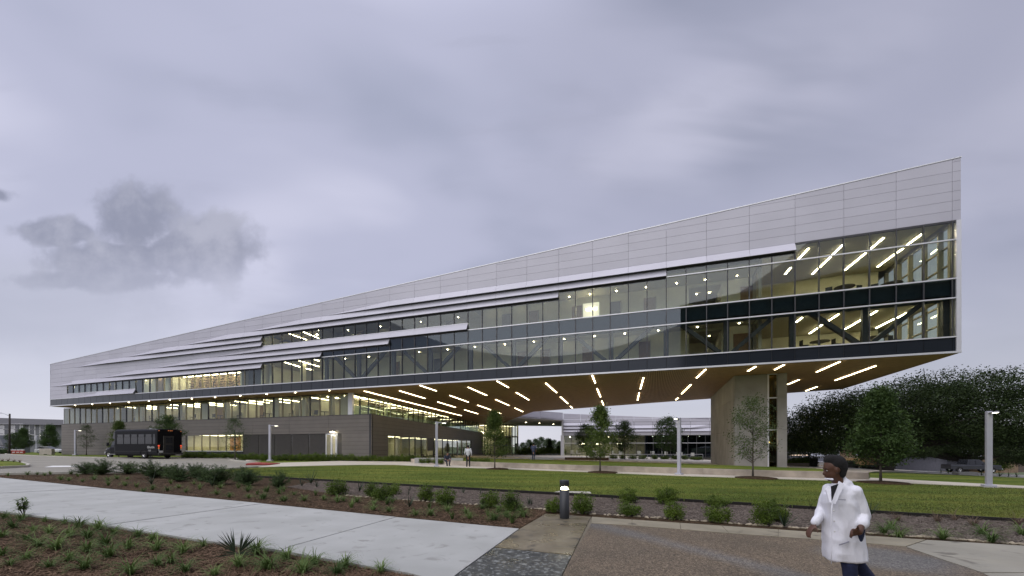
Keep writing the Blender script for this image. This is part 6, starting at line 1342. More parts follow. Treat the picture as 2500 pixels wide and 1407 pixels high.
def shuttle_bus():
    r = thing('shuttle_bus', (0, 0, 0), 'black shuttle bus with dark windows and lit tail lamps parked on the road', 'bus')
    W, Hh = 2.4, 2.95; hw = W/2; L_ = 8.0                      # local: +x forward, rear at x=0, left side (y>0) away? the side with y=+hw faces the viewer
    def box_prof(x):
        c = .14; t = Hh-(.05 if x < .05 or x > 6.25 else 0); q = .0 if .02 < x < 6.3 else .03
        return [(-hw+q, .42), (hw-q, .42), (hw-q, t-c*1.6), (hw-q-.04, t-c*.7), (hw-c, t-.02), (hw-.4, t+.02), (-hw+.4, t+.02), (-hw+c, t-.02), (-hw+q+.04, t-c*.7), (-hw+q, t-c*1.6)]
    b = MB(); sect(b, [0, .06, 3, 6.2, 6.32], box_prof); b.build('passenger_body', M_BUSB, r, local=True, origin=(0, 0, 0))
    b = MB()
    def cap_prof(x):
        t = (x-6.32)/.75; z0 = 1.95+.1*t; z1 = Hh-.04-.65*t*t; y = hw-.06-.22*t; return [(-y, z0), (y, z0), (y, z1-.18), (y-.15, z1), (-y+.15, z1), (-y, z1-.18)]
    sect(b, [6.32, 6.6, 6.85, 7.02], cap_prof); b.build('front_roof_cap', M_BUSB, r, local=True, origin=(0, 0, 0))
    b = MB()
    def cab(x):
        y = 1.0; z1 = 1.95 if x < 6.75 else 1.95-(x-6.75)*1.15; return [(-y, .45), (y, .45), (y, 1.1), (y-.12, z1), (-y+.12, z1), (-y, 1.1)]
    sect(b, [6.3, 6.75, 7.35], cab); b.build('cab', M_BUSB, r, local=True, origin=(0, 0, 0))
    b = MB()
    def hood(x): t = (x-7.3)/.85; y = 1.0-.10*t*t; z1 = 1.27-.16*t-.10*t**4; return [(-y, .48), (y, .48), (y, .95-.1*t), (y-.12, z1-.06), (y-.3, z1), (-y+.3, z1), (-y+.12, z1-.06), (-y, .95-.1*t)]
    sect(b, [7.3, 7.6, 7.9, 8.1, 8.18], hood); b.build('bonnet', M_BUSB, r, local=True, origin=(0, 0, 0))
    for y in (-.72, .72): b = MB(); b.box((8.17, y, .88), (.06, .3, .2), 0, 0, .015); b.build('headlight', M_PLATE, r, local=True, origin=(0, 0, 0))
    b = MB(); b.box((8.2, 0, .55), (.14, 1.95, .2), 0, 0, .03); b.build('front_bumper', M_CHR, r, local=True, origin=(0, 0, 0))
    b = MB(); b.face([(6.80, -.86, 1.86), (7.32, -.9, 1.26), (7.32, .9, 1.26), (6.80, .86, 1.86)][::-1]); b.face([(6.80, -.86, 1.89), (7.34, -.9, 1.27), (7.34, .9, 1.27), (6.80, .86, 1.89)]); b.build('windscreen', M_BGL, r, local=True, origin=(0, 0, 0))
    for s in (1, -1):
        b = MB(); P = [(6.42, s*1.0, 1.25), (7.22, s*1.0, 1.25), (6.95, s*.93, 1.72), (6.42, s*.92, 1.82)]; b.hexa([(x, y, z) for x, y, z in P]+[(x, y+s*.02, z) for x, y, z in P]); b.build('cab_window', M_BGL, r, local=True, origin=(0, 0, 0))
        b = MB(); b.box((7.05, s*1.35, 1.45), (.12, .22, .36), 0, 0, .03); m_ = b.build('wing_mirror', M_BLKP, r, local=True, origin=(0, 0, 0)); b = MB(); b.bar((7.1, s*1.0, 1.3), (7.05, s*1.3, 1.4), .03, .03); b.build('mirror_arm', M_BLKP, m_, local=True, origin=(0, 0, 0))
        ws = [(.42, .62)]+[(.78+i*1.04, .92) for i in range(5)]
        for i, (x0, w) in enumerate(ws):
            if i == 0: x0, w = .28, .34
            b = MB(); b.box((x0+w/2, s*(hw+.004), 1.95), (w, .03, .98), 0, 0, .012); f = b.build('window', M_BGL, r, local=True, origin=(0, 0, 0)); b = MB(); b.box((x0+w/2, s*(hw+.022), 2.16), (w-.1, .012, .02)); b.build('sash_bar', M_BLKP, f, local=True, origin=(0, 0, 0))
            for xx in (x0+.05, x0+w-.05): b = MB(); b.box((xx, s*(hw+.022), 2.3), (.03, .012, .24)); b.build('sash_post', M_BLKP, f, local=True, origin=(0, 0, 0))
        b = MB(); b.rings([[(x, s*(hw-.05)+o, z) for x, z in [(1.95+math.cos(t)*q, .44+math.sin(t)*q) for t in np.linspace(0, math.pi, 11)]+[(1.95-math.cos(t)*(q-.09), .44+math.sin(t)*(q-.09)) for t in np.linspace(0, math.pi, 11)]] for o, q in ((0, .56), (s*.075, .55))], 0, False); b.build('wheel_arch', M_BUSB, r, local=True, origin=(0, 0, 0))
        b = MB(); b.box((3.2, s*(hw+.003), .72), (6.1, .02, .035)); b.build('side_moulding', M_BLKP, r, local=True, origin=(0, 0, 0)); wheel(r, 1.95, s*(hw-.14), .40, .26, s); wheel(r, 7.45, s*(.93), .40, .25, s)
        b = MB(); b.box((6.85, s*1.02, .42), (.9, .16, .05)); b.build('running_board', M_CHR, r, local=True, origin=(0, 0, 0))
    # rear face
    b = MB(); b.box((-.012, .15, 1.42), (.03, 1.0, 1.72), 0, 0, .01); dr_ = b.build('rear_door', mat('rear_door_black', (.016, .016, .018), .3), r, local=True, origin=(0, 0, 0))
    for z, h in ((1.85, .55), (1.1, .5)): b = MB(); b.box((-.032, .1, z), (.012, .62, h), 0, 0, .004); b.build('door_window', M_BGL, dr_, local=True, origin=(0, 0, 0))
    b = MB(); b.box((-.035, .66, 1.42), (.02, .025, 1.6)); b.build('hinge_bar', M_CHR, dr_, local=True, origin=(0, 0, 0))
    for y in (-1.08, 1.08):
        for z, rr, mm in ((1.28, .085, M_TAIL), (1.06, .06, M_TAILO), (.88, .055, M_PLATE)): b = MB(); b.tube([(.0, y, z), (-.035, y, z)], rr, 14); b.build('tail_lamp', mm, r, local=True, origin=(0, 0, 0))
    for y, z in ((-1.06, Hh-.17), (1.06, Hh-.17), (-.17, Hh-.14), (0, Hh-.14), (.17, Hh-.14)): b = MB(); b.box((-.02, y, z), (.04, .08, .045), 0, 0, .008); b.build('marker_lamp', M_TAILO, r, local=True, origin=(0, 0, 0))
    b = MB(); b.box((-.02, .88, .70), (.02, .38, .2), 0, 0, .003); b.build('number_plate', M_PLATE, r, local=True, origin=(0, 0, 0))
    b = MB(); b.box((-.09, 0, .48), (.2, 2.36, .17), 0, 0, .03); b.build('rear_bumper', M_BLKP, r, local=True, origin=(0, 0, 0)); b = MB(); b.box((3.6, 0, .4), (6.6, 1.5, .25)); b.build('chassis', M_BLKP, r, local=True, origin=(0, 0, 0))
    text_mesh('side_lettering', 'iShuttle', .34, M_WLET, r, (.92, hw+.006, 1.14), (R(90), 0, R(180))); text_mesh('door_lettering', 'SHUTTLE\nSERVICE', .10, M_WLET, r, (1.0+.1, hw+.006, .80), (R(90), 0, R(180)))
    return r
bus = shuttle_bus()
# the visible flank (its left, y>0 in bus space) faces the viewer once the bus points left
pb_ = G(385, 1121.5); fwd = math.atan2(.27, -.963); bus.rotation_euler = (0, 0, fwd); lw = V((-math.sin(fwd), math.cos(fwd), 0))*1.2
base = V((-38.4, 44.0, 0)); bus.location = (base.x-lw.x, base.y-lw.y, T(-41, 45)+.01); bus.scale = (1.06, 1.06, 1.10)
M_TRK = mat('dark_grey_truck_paint', (.035, .037, .045), .25, .2, .05, spec=.8)
def pickup():
    r = thing('pickup_truck', (0, 0, 0), 'dark grey pickup truck parked under the oak on the right', 'pickup'); w = .98
    b = MB()
    def lower(x):
        z1 = 1.12 if x < 3.75 else 1.14-.04*(x-3.75); y = w-(.06 if x < .1 or x > 5.5 else 0); return [(-y, .48), (y, .48), (y, .95), (y-.05, z1), (-y+.05, z1), (-y, .95)]
    sect(b, [0, .08, 1.9, 3.75, 5.0, 5.5, 5.65], lower); b.build('body', M_TRK, r, local=True, origin=(0, 0, 0))
    b = MB()
    def cabp(x): t = {1.85: (0, 1.12), 2.05: (.16, 1.82), 2.6: (.18, 1.86), 3.3: (.18, 1.84), 4.15: (.06, 1.13)}[x]; y = w-.04-t[0]; return [(-y-t[0]*.7, 1.08), (y+t[0]*.7, 1.08), (y, t[1]), (-y, t[1])]
    sect(b, [1.85, 2.05, 2.6, 3.3, 4.15], cabp); b.build('cab', M_TRK, r, local=True, origin=(0, 0, 0))
    for s in (1, -1):
        for x0, x1, xt0, xt1 in ((2.08, 2.75, 2.16, 2.75), (2.83, 3.75, 2.83, 3.32)):
            b = MB(); P = [(x0, s*(w-.06), 1.16), (x1, s*(w-.06), 1.16), (xt1, s*(w-.17), 1.74), (xt0, s*(w-.17), 1.74)]; b.hexa(P+[(x, y+s*.02, z) for x, y, z in P]); b.build('side_window', M_BGL, r, local=True, origin=(0, 0, 0))
        for x in (1.0, 4.65): wheel(r, x, s*(w-.12), .40, .26, s)
        b = MB(); b.box((5.62, s*.72, .92), (.08, .34, .18), 0, 0, .02); b.build('headlight', M_PLATE, r, local=True, origin=(0, 0, 0)); b = MB(); b.box((3.7, s*1.1, 1.25), (.12, .2, .15), 0, 0, .03); b.build('wing_mirror', M_TRK, r, local=True, origin=(0, 0, 0))
    b = MB(); P = [(3.38, -.74, 1.80), (4.08, -.86, 1.16), (4.08, .86, 1.16), (3.38, .74, 1.80)]; b.hexa([(x+.01, y, z+.0) for x, y, z in P]+[(x+.03, y, z+.02) for x, y, z in P]); b.build('windscreen', M_BGL, r, local=True, origin=(0, 0, 0))
    b = MB(); b.box((5.68, 0, .85), (.05, 1.1, .30), 0, 0, .01); b.build('grille', M_CHR, r, local=True, origin=(0, 0, 0)); b = MB(); b.box((5.72, 0, .55), (.16, 1.95, .18), 0, 0, .03); b.build('front_bumper', M_CHR, r, local=True, origin=(0, 0, 0))
    b = MB(); b.box((.95, 0, 1.13), (1.7, 1.6, .03)); b.build('load_bed', M_BLKP, r, local=True, origin=(0, 0, 0)); return r
tk = pickup(); tp_ = at(2309, 1151, 58); tk.location = (tp_.x, tp_.y, EZ-(1153-HY)/F*58); tk.rotation_euler = (0, 0, R(-14)); TZ = tk.location.z
def car(label, mcol, x, d, rz, z=None, name='parked_car', sc=1.):
    r = thing(name, (0, 0, 0), label, 'car'); b = MB(); w = .88
    def low(x): q = {0: .86, .25: .95, 1.0: .98, 3.2: .92, 4.1: .80, 4.4: .66}[x]; y = w-(.1 if x in (0, 4.4) else 0); return [(-y, .3), (y, .3), (y, q-.15), (y-.08, q), (-y+.08, q), (-y, q-.15)]
    sect(b, [0, .25, 1.0, 3.2, 4.1, 4.4], low); b.build('body', mcol, r, local=True, origin=(0, 0, 0)); b = MB()
    def top_(x): z, i = {.35: (.97, .08), .9: (1.40, .2), 2.1: (1.45, .2), 3.1: (.95, .08)}[x]; y = w-i; return [(-w+.07, .92), (w-.07, .92), (y, z), (-y, z)]
    sect(b, [.35, .9, 2.1, 3.1], top_); b.build('greenhouse', M_BGL, r, local=True, origin=(0, 0, 0)); b = MB(); b.box((1.5, 0, 1.45), (1.15, 1.3, .05), 0, 0, .02); b.build('roof', mcol, r, local=True, origin=(0, 0, 0))
    for s in (1, -1):
        for x_ in (.8, 3.5): wheel(r, x_, s*(w-.1), .32, .2, s)
    X = (x-CX)/F*d; r.location = (X, d, T(X, d) if z is None else z); r.rotation_euler = (0, 0, rz); r.scale = (sc,)*3; return r
M_WH = mat('white_car_paint', (.60, .60, .60), .3, 0, .03, spec=.8)
car('white saloon parked before the apartment house, left of the round trees', M_WH, 22, 92, 3.0); car('white car half hidden behind the round tree near the low beige wall', M_WH, 92, 88, .2); car('silver car parked beyond the hedge behind the walker', mat('silver_car_paint', (.35, .35, .36), .3, .4), 1996, 62, .4, T(46, 62)-.2)
# ------------------------------------------------------------------ surroundings: left
M_SH = mat('grey_shingle_roof', (.085, .083, .085), .9, 0, .15, 4); M_WHS = mat('white_render', (.52, .52, .54), .85, 0, .04); M_GRS = mat('grey_render', (.17, .175, .19), .85, 0, .05); M_WIN = mat('dark_window', (.04, .045, .055), .1, spec=.9)
ap = thing('apartment_house', ((60-CX)/F*112, 112, .3), 'white and grey apartment house under a dark hipped roof', 'building')
def AB(name, x0, x1, y0, y1, z0, z1, m, parent=ap): b = MB(); b.hexa([(x0, y0, z0), (x1, y0, z0), (x1, y1, z0), (x0, y1, z0), (x0, y0, z1), (x1, y0, z1), (x1, y1, z1), (x0, y1, z1)]); return b.build(name, m, parent)
XA = lambda px, d=112: (px-CX)/F*d
zA = lambda py, d=112: EZ-(py-HY)/F*d
AB('white_wall', XA(-160), XA(56), 112, 126, -.5, zA(1034.6), M_WHS); AB('grey_wall', XA(56)+.02, XA(122), 112.4, 126, -.5, zA(1037), M_GRS); AB('grey_wall', XA(122)+.02, XA(210), 113, 126, -.5, zA(1038.5), M_GRS)
b = MB(); ez = zA(1034); rz_ = zA(1019.5, 119); P = [(XA(-165), 111.4, ez), (XA(215), 111.4, zA(1039)), (XA(215), 127, zA(1039)), (XA(-165), 127, ez), (XA(-120), 119, rz_), (XA(118), 119, zA(1026, 119))]
for f in ((0, 1, 5, 4), (2, 3, 4, 5), (1, 2, 5), (3, 0, 4), (3, 2, 1, 0)): b.face([P[i] for i in f])
b.build('roof', M_SH, ap)
for px in (17, 43, 75, 101, -20, -50):
    for py in (1040.5, 1053.5, 1067):
        w = 1.5; yy = 112 if px < 56 else 112.4; f = AB('window_frame', XA(px)-w*.62, XA(px)+w*.62, yy-.08, yy, zA(py)-1.05, zA(py)+.55, M_WHS); AB('window_pane', XA(px)-w*.38, XA(px)+w*.38, yy-.12, yy-.085, zA(py)-.8, zA(py)+.4, M_WIN, f)
for py in (1045.5, 1059): AB('string_course', XA(-160), XA(56), 111.93, 112, zA(py)-.05, zA(py)+.05, M_GRS)
ho = thing('garden_house', (XA(4, 95), 95, .2), 'small grey gabled house at the extreme left', 'building'); b = MB(); z1 = zA(1080, 95); P = [(XA(-30, 95), 95, -.3), (XA(12, 95), 95, -.3), (XA(12, 95), 100, -.3), (XA(-30, 95), 100, -.3), (XA(-30, 95), 95, z1), (XA(12, 95), 95, z1-.7), (XA(12, 95), 100, z1-.7), (XA(-30, 95), 100, z1)]; b.hexa(P); b.build('wall', M_GRS, ho)
b = MB(); P = [(XA(-31, 95), 94.7, z1), (XA(0, 95), 94.7, zA(1063, 95)), (XA(13, 95), 94.7, z1-.8)]; b.face(P); b.face([(x, 100.3, z) for x, y, z in P][::-1]); b.face([P[0], (P[0][0], 100.3, P[0][2]), (P[1][0], 100.3, P[1][2]), P[1]]); b.face([P[1], (P[1][0], 100.3, P[1][2]), (P[2][0], 100.3, P[2][2]), P[2]]); b.build('roof', M_GRS, ho)
up = thing('utility_pole', (XA(23, 70), 70, T(XA(23, 70), 70)), 'dark wooden utility pole with a street light arm before the apartment house', 'utility pole')
b = MB(); zt_p = zA(1015, 70); b.tube([(0, 0, -.2), (.05, 0, zt_p)], [.16, .11], 8); b.build('pole', M_BARKD, up, local=True, origin=(0, 0, 0)); b = MB(); b.tube([(0, 0, zt_p-.4), (-.55, -.2, zt_p-.05), (-1.0, -.4, zt_p+.1)], .035, 6); b.build('lamp_arm', M_POLE, up, local=True, origin=(0, 0, 0)); b = MB(); b.ell((-1.1, -.4, zt_p+.1), (.3, .12, .07), 10, 6); b.build('lamp_head', M_POLE, up, local=True, origin=(0, 0, 0))
ws = thing('boundary_sign_wall', (XA(115, 66), 66, T(XA(115, 66), 66)), 'low beige stone block beside the far lawn, left of the brown wall', 'wall'); b = MB(); b.box((0, 0, .48), (2.0, .5, 1.0), 0, 0, .02); b.build('block', mat('beige_stone_block', (.40, .36, .31), .9), ws, local=True, origin=(0, 0, 0))
b = MB(); b.box((.0, -.26, .07), (.5, .06, .12), 0, 0, .02); b.build('vent_opening', M_BLKP, ws, local=True, origin=(0, 0, 0))
M_BR = mat('barrier_red', (.32, .04, .03), .6); M_BW = mat('barrier_white', (.65, .65, .65), .6)
fb = None
for i, x in enumerate((6, 16, 26, 36, 46, 55)):
    d = 78; r = thing('traffic_barrier', (XA(x, d), d, T(XA(x, d), d)), f'red and white traffic barrier near the road end, {ORD[i]} from the left', 'barrier', 'red and white barriers'); 
    b = MB(); b.box((0, 0, .32), (.78, .35, .64), 0, 0, .04); b.build('lower_block', M_BR, r, local=True, origin=(0, 0, 0)); b = MB(); b.box((0, 0, .74), (.62, .2, .16), 0, 0, .02); b.build('top_block', M_BW, r, local=True, origin=(0, 0, 0)); b = MB(); b.box((0, -.18, .30), (.5, .02, .12)); b.build('white_stripe', M_BW, r, local=True, origin=(0, 0, 0))
for i, x in enumerate((3, 12, -12)): d = 75; dup(wil[0], (XA(x, d), d, T(XA(x, d), d)), i, 1.1, f'dark scrubby bush near the traffic barriers, {ORD[i]} of three', 'bushes near the barriers')
tufts_i = [(6, 1131), (20, 1130), (34, 1132), (48, 1134)]
for i, (x, y) in enumerate(tufts_i): put(drytuft, x, y, 1.2, f'dry grass clump on the small traffic island, {ORD[i]} from the left', 'grass on the traffic island', off=.13)
# ------------------------------------------------------------------ surroundings: right, behind the oak
M_BRK = mat('tan_brick', (.20, .14, .09), .9, 0, .15, 9, .2, 30); M_AWN = mat('pale_metal_awning', (.40, .41, .46), .5, .2); M_FEN = mat('cedar_fence', (.30, .19, .09), .85, 0, .15, 2, stretch=(6, 6, .5)); M_GW = mat('grey_painted_wall', (.17, .17, .20), .85, 0, .08)
dB = 72; zb0 = EZ-(1150-HY)/F*dB
br = thing('low_brick_building', (XA(2330, dB), dB, zb0), 'low brick building with a pale awning, behind the pickup truck', 'building')
AB('grey_wall', XA(2188, dB), XA(2312, dB), dB, dB+9, zb0-.3, zA(1100, dB), M_GW, br); AB('brick_wall', XA(2150, dB), XA(2187, dB), dB+.3, dB+9, zb0-.3, zA(1098, dB), M_BRK, br); AB('brick_wall', XA(2386, dB), XA(2472, dB), dB-.8, dB+9, zb0-.3, zA(1096, dB), M_BRK, br); AB('recess_wall', XA(2312, dB)+.01, XA(2386, dB)-.01, dB+1.5, dB+9, zb0-.3, zA(1105, dB), M_GW, br)
AB('parapet_wall', XA(2472, dB)+.02, XA(2600, dB), dB+1, dB+9, zb0-.3, zA(1104, dB), mat('brown_fascia_wall', (.10, .075, .06), .8), br)
b = MB(); x0, x1 = XA(2296, dB), XA(2384, dB); P = [(x0, dB-1.2, zA(1116, dB)), (x1, dB-1.2, zA(1116, dB)), (x1, dB+1.5, zA(1100, dB)), (x0, dB+1.5, zA(1100, dB))]; b.hexa(P+[(x, y, z+.12) for x, y, z in P]); b.build('awning', M_AWN, br)
b = MB(); x0, x1 = XA(2180, dB), XA(2290, dB); P = [(x0, dB-.6, zA(1108, dB)), (x1, dB-.6, zA(1112, dB)), (x1, dB+2.5, zA(1098, dB)), (x0, dB+2.5, zA(1096, dB))]; b.hexa(P+[(x, y, z+.12) for x, y, z in P]); b.build('awning', M_AWN, br)
for px in (2313, 2333, 2354, 2374): AB('window', XA(px, dB)-.62, XA(px, dB)+.62, dB+1.42, dB+1.49, zA(1128, dB), zA(1118, dB), M_WIN, br)
AB('kerb_strip', XA(2215, dB-8), XA(2440, dB-8), dB-8.2, dB-8, zA(1153.5, 64), zA(1151.5, 64), mat('yellow_kerb', (.40, .25, .04), .8), br)
fe = thing('cedar_fence', (XA(2080, 66), 66, zA(1142, 66)), 'tan cedar board fence behind the walker, left of the oak trunk', 'fence')
for i in range(44): x = 1998+i*3.35; b = MB(); b.box((XA(x, 66), 66+.02*(i % 2), (zA(1142, 66)+zA(1118.5, 66))/2), (.205, .03, zA(1118.5, 66)-zA(1142, 66)+random.uniform(-.03, .03))); b.build('fence_board', M_FEN, fe)
for z in (1124, 1136): AB('fence_rail', XA(1996, 66), XA(2146, 66), 66.05, 66.12, zA(z, 66)-.05, zA(z, 66)+.05, M_FEN, fe)
shd = thing('garden_shed', (XA(2120, 70), 70, zA(1142, 70)), 'pale roofed shed showing above the cedar fence', 'shed'); AB('wall', XA(2104, 70), XA(2140, 70), 70, 73, zA(1145, 70), zA(1117, 70), mat('tan_shed_wall', (.26, .20, .13), .8), shd); b = MB(); P = [(XA(2101, 70), 69.7, zA(1117.5, 70)), (XA(2143, 70), 69.7, zA(1117.5, 70)), (XA(2134, 70), 71.5, zA(1111, 70)), (XA(2106, 70), 71.5, zA(1111, 70))]; b.hexa(P+[(x, y, z+.1) for x, y, z in P]); b.build('roof', M_AWN, shd)
lr = thing('long_roofed_house', (XA(2060, 84), 84, zA(1140, 84)), 'long low house with a pale sheet roof behind the fence', 'building'); AB('wall', XA(1985, 84), XA(2100, 84), 84, 92, zA(1145, 84), zA(1114, 84), M_GW, lr); b = MB(); P = [(XA(1982, 84), 83.5, zA(1115, 84)), (XA(2103, 84), 83.5, zA(1115, 84)), (XA(2095, 84), 88, zA(1103, 88)), (XA(1992, 84), 88, zA(1103, 88))]; b.hexa(P+[(x, y, z+.12) for x, y, z in P]); b.build('roof', M_AWN, lr)
sp_ = thing('lit_canopy', (XA(1952, 78), 78, zA(1112, 78)), 'flat dark canopy edged by a string of small lights right of the pier', 'canopy'); AB('canopy_roof', XA(1922, 78), XA(1975, 78), 78, 82, zA(1108, 78), zA(1105, 78), M_BLKP, sp_)
for i in range(7): AB('string_light', XA(1926+i*7, 78), XA(1930+i*7, 78), 77.9, 77.98, zA(1112, 78), zA(1111, 78), emit('string_glow', (1., .7, .5), 2.), sp_)
AB('canopy_post', XA(1959, 78), XA(1960.5, 78), 78, 78.1, zA(1130, 78), zA(1090, 78), M_TRIM, sp_)
M_HED = leafmat('hedge_leaf', (.012, .022, .008), (.035, .055, .016), .1)
def hedge(x0, x1, ytop, ybase, d, label, th=1.2, seed=3):
    rng = np.random.default_rng(seed); X0, X1, z0, z1 = XA(x0, d), XA(x1, d), zA(ybase, d), zA(ytop, d); r = thing('clipped_hedge', ((X0+X1)/2, d+th/2, z0), label, 'hedge'); cx, cy = (X0+X1)/2, d+th/2
    b = MB(); b.box((0, 0, (z1-z0)/2), (X1-X0-.2, th-.2, z1-z0-.15)); b.build('branch_core', M_BARKD, r, local=True, origin=(0, 0, 0)); n = int(900*(X1-X0)); q = rng.uniform(-.5, .5, (n, 3)); f = rng.integers(0, 3, n); q[np.arange(n), f] = np.sign(q[np.arange(n), f])*.5
    c = q*np.array([X1-X0, th, z1-z0])+np.array([0, 0, (z1-z0)/2])+rng.normal(0, .04, (n, 3)); quads_obj('foliage', leaves(c, .13, rng, .2), M_HED, parent=r); return r
hedge(2119, 2182, 1137.5, 1154, 52, 'dark clipped box hedge right in front of the oak trunk'); hedge(2068, 2092, 1126, 1146, 56, 'tall dark hedge block beside the walker head', seed=5); hedge(2086, 2100, 1135, 1149, 54, 'lower dark hedge block left of the cedar gate', seed=6); hedge(1964, 2000, 1118, 1144, 50, 'loose dark hedge between the pier planter and the walker', 1.6, 7)
pk = thing('pier_planter', (XA(1948, 46), 46, zA(1146, 46)), 'brown planter box with low greenery right of the pier', 'planter'); AB('planter_side', XA(1922, 46), XA(1976, 46), 46, 46.2, zA(1150, 46), zA(1131, 46), mat('brown_planter', (.10, .08, .06), .8), pk); AB('planter_side', XA(1976, 46)-.2, XA(1976, 46), 46.21, 48, zA(1150, 46), zA(1131, 46), MATS['brown_planter'], pk)
for i in range(5): dup(shr[i % 3], (XA(1929+i*10, 46.8), 46.9, zA(1134, 46.8)), i, (1.0, .9, 1.3), f'leafy shrub growing in the brown planter by the pier, {ORD[i]} from the pier', 'shrubs in the pier planter')
ub = thing('utility_cabinet', (XA(2356, 40), 40, zA(1164, 40)), 'low grey concrete box on the far lawn before the pickup', 'box'); b = MB(); b.box((0, 0, .20), (1.9, .7, .52), 0, 0, .02); b.build('housing', mat('grey_box_concrete', (.16, .16, .155), .85), ub, local=True, origin=(0, 0, 0)); b = MB(); b.box((-1.45, 0, .09), (1.0, .6, .24), 0, 0, .02); b.build('low_cover', M_BLKP, ub, local=True, origin=(0, 0, 0))
for i, (x, y) in enumerate(((2297, 1158), (2315, 1158.5), (2396, 1163), (2440, 1165.5), (2462, 1166.5), (2482, 1167))): pp(x, y, 1.35, f'dark spiky yucca on the far lawn edge, {ORD[i]} from the left', 'yuccas by the parking court', off=.03)
dup(shr[0], (XA(2440, 66), 66, zA(1150, 66)), 1, (4.6, 3, 3.4), 'broad grey green bush before the brick wall')['category'] = 'shrub'
# ================================================================== people
def fuse(name, b, m, parent, vox, smooth=3, fold=0.):
    """closed volumes joined into one continuous skin"""
    me = bpy.data.meshes.new(name); me.from_pydata(b.v, [], b.f); me.update(); o = bpy.data.objects.new(name+'_tmp', me); COL.objects.link(o)
    r = o.modifiers.new('r', 'REMESH'); r.mode = 'VOXEL'; r.voxel_size = vox; s = o.modifiers.new('s', 'SMOOTH'); s.iterations = smooth; s.factor = .5
    dg = bpy.context.evaluated_depsgraph_get(); me2 = bpy.data.meshes.new_from_object(o.evaluated_get(dg)); bpy.data.objects.remove(o)
    if fold:
        for w in me2.vertices:
            c = w.co; n1 = mnoise.noise(V((c.x*7+c.z*3, c.y*7, c.z*4.5-c.x*4))); n2 = mnoise.noise(V((c.x*16, c.y*16+3, c.z*9+c.x*7))); w.co = c+w.normal*(fold*(1-abs(n1)*2.2)*.8+fold*.5*n2)
        me2.update()
    me2.polygons.foreach_set('use_smooth', [True]*len(me2.polygons)); me2.materials.clear(); me2.materials.append(m); me2.name = name
    q = bpy.data.objects.new(name, me2); COL.objects.link(q); q.parent = parent; return q
def hand(b, w, d, side, s=1., curl=.5, thumb=None):
    """palm, four unequal bent fingers and a thumb; w: wrist, d: pointing direction, side: direction across the knuckles"""
    w, d, side = V(w), V(d).normalized(), V(side).normalized(); side = (side-d*side.dot(d)).normalized(); n = d.cross(side).normalized()
    for k in (-1, -.33, .33, 1): b.cap(w+side*.012*k*s, w+d*.085*s+side*.029*k*s, .013*s, .0125*s, 8)
    for k, ln in ((-1, .9), (-.33, 1.), (.33, .94), (1, .75)):
        p = w+d*.088*s+side*.031*k*s; dd = d
        for j, l in enumerate((.040, .026, .020)):
            a = curl*(.55+.45*j); e = (dd*math.cos(a)+n*math.sin(a)).normalized(); q = p+e*l*ln*s; b.cap(p, q, .0092*s*(1-.08*j), .0085*s*(1-.1*j), 8); p = q; dd = e
    t = w+d*.025*s-side*.028*s; e = (d*.7-side*.7+n*.3).normalized(); q = t+e*.045*s; b.cap(t, q, .012*s, .0105*s, 8); b.cap(q, q+(e+d*.6+n*.4).normalized()*.03*s, .0105*s, .009*s, 8)
def head(b, c, yaw, s=1., tilt=0.):
    """head with brow, nose, lips, chin, eyes sockets and ears; yaw: direction the face looks to"""
    Rz = Matrix.Rotation(yaw, 3, 'Z') @ Matrix.Rotation(tilt, 3, 'Y'); c = V(c); P = lambda x, y, z: c+Rz @ V((x*s, y*s, z*s)); q = lambda p, r, m=0: b.ell(p, tuple(x*s for x in r), 16, 10, m, Rz)
    q(P(-.012, 0, .035), (.098, .078, .095)); q(P(.02, 0, -.03), (.070, .062, .085)); q(P(.055, 0, -.085), (.030, .028, .024)); q(P(.078, 0, -.045), (.020, .028, .012)); q(P(.078, 0, -.058), (.018, .025, .010))
    b.cap(P(.078, 0, .018), P(.100, 0, -.018), .010*s, .017*s, 10); q(P(.072, 0, .032), (.018, .052, .012))
    for y in (-1, 1): q(P(.068, .030*y, .008), (.012, .015, .011)); q(P(-.008, .078*y, -.005), (.022, .010, .032)); q(P(.05, .036*y, -.025), (.02, .016, .02))
def face_bits(root, c, yaw, s=1., tilt=0.):
    Rz = Matrix.Rotation(yaw, 3, 'Z') @ Matrix.Rotation(tilt, 3, 'Y'); c = V(c); P = lambda x, y, z: c+Rz @ V((x*s, y*s, z*s))
    for y in (-1, 1):
        b = MB(); b.ell(P(.076, .030*y, .010), (.009*s, .013*s, .008*s), 12, 8); e = b.build('eye', mat('eye_white', (.26, .24, .22), .3), root, local=True, origin=(0, 0, 0)); b = MB(); b.ell(P(.083, .030*y, .010), (.004*s, .006*s, .006*s), 10, 6); b.build('iris', mat('dark_iris', (.01, .008, .006), .3), e, local=True, origin=(0, 0, 0))
        b = MB(); b.cap(P(.086, .018*y, .030), P(.078, .045*y, .031), .004*s, .003*s, 6); b.build('eyebrow', MATS.get('black_hair') or mat('black_hair', (.006, .005, .005), .9), root, local=True, origin=(0, 0, 0))
    b = MB(); b.cap(P(.094, -.018, -.051), P(.094, .018, -.051), .005*s, .005*s, 8); b.build('lips', mat('lips_brown', (.11, .04, .03), .5), root, local=True, origin=(0, 0, 0))
M_SKD = mat('deep_brown_skin', (.085, .036, .020), .5, 0, .06, 20); M_SKL = mat('light_skin', (.40, .22, .15), .55, 0, .05, 20); M_HAIR = mat('black_hair', (.006, .005, .005), .9, 0, .3, 90, .6, 200)
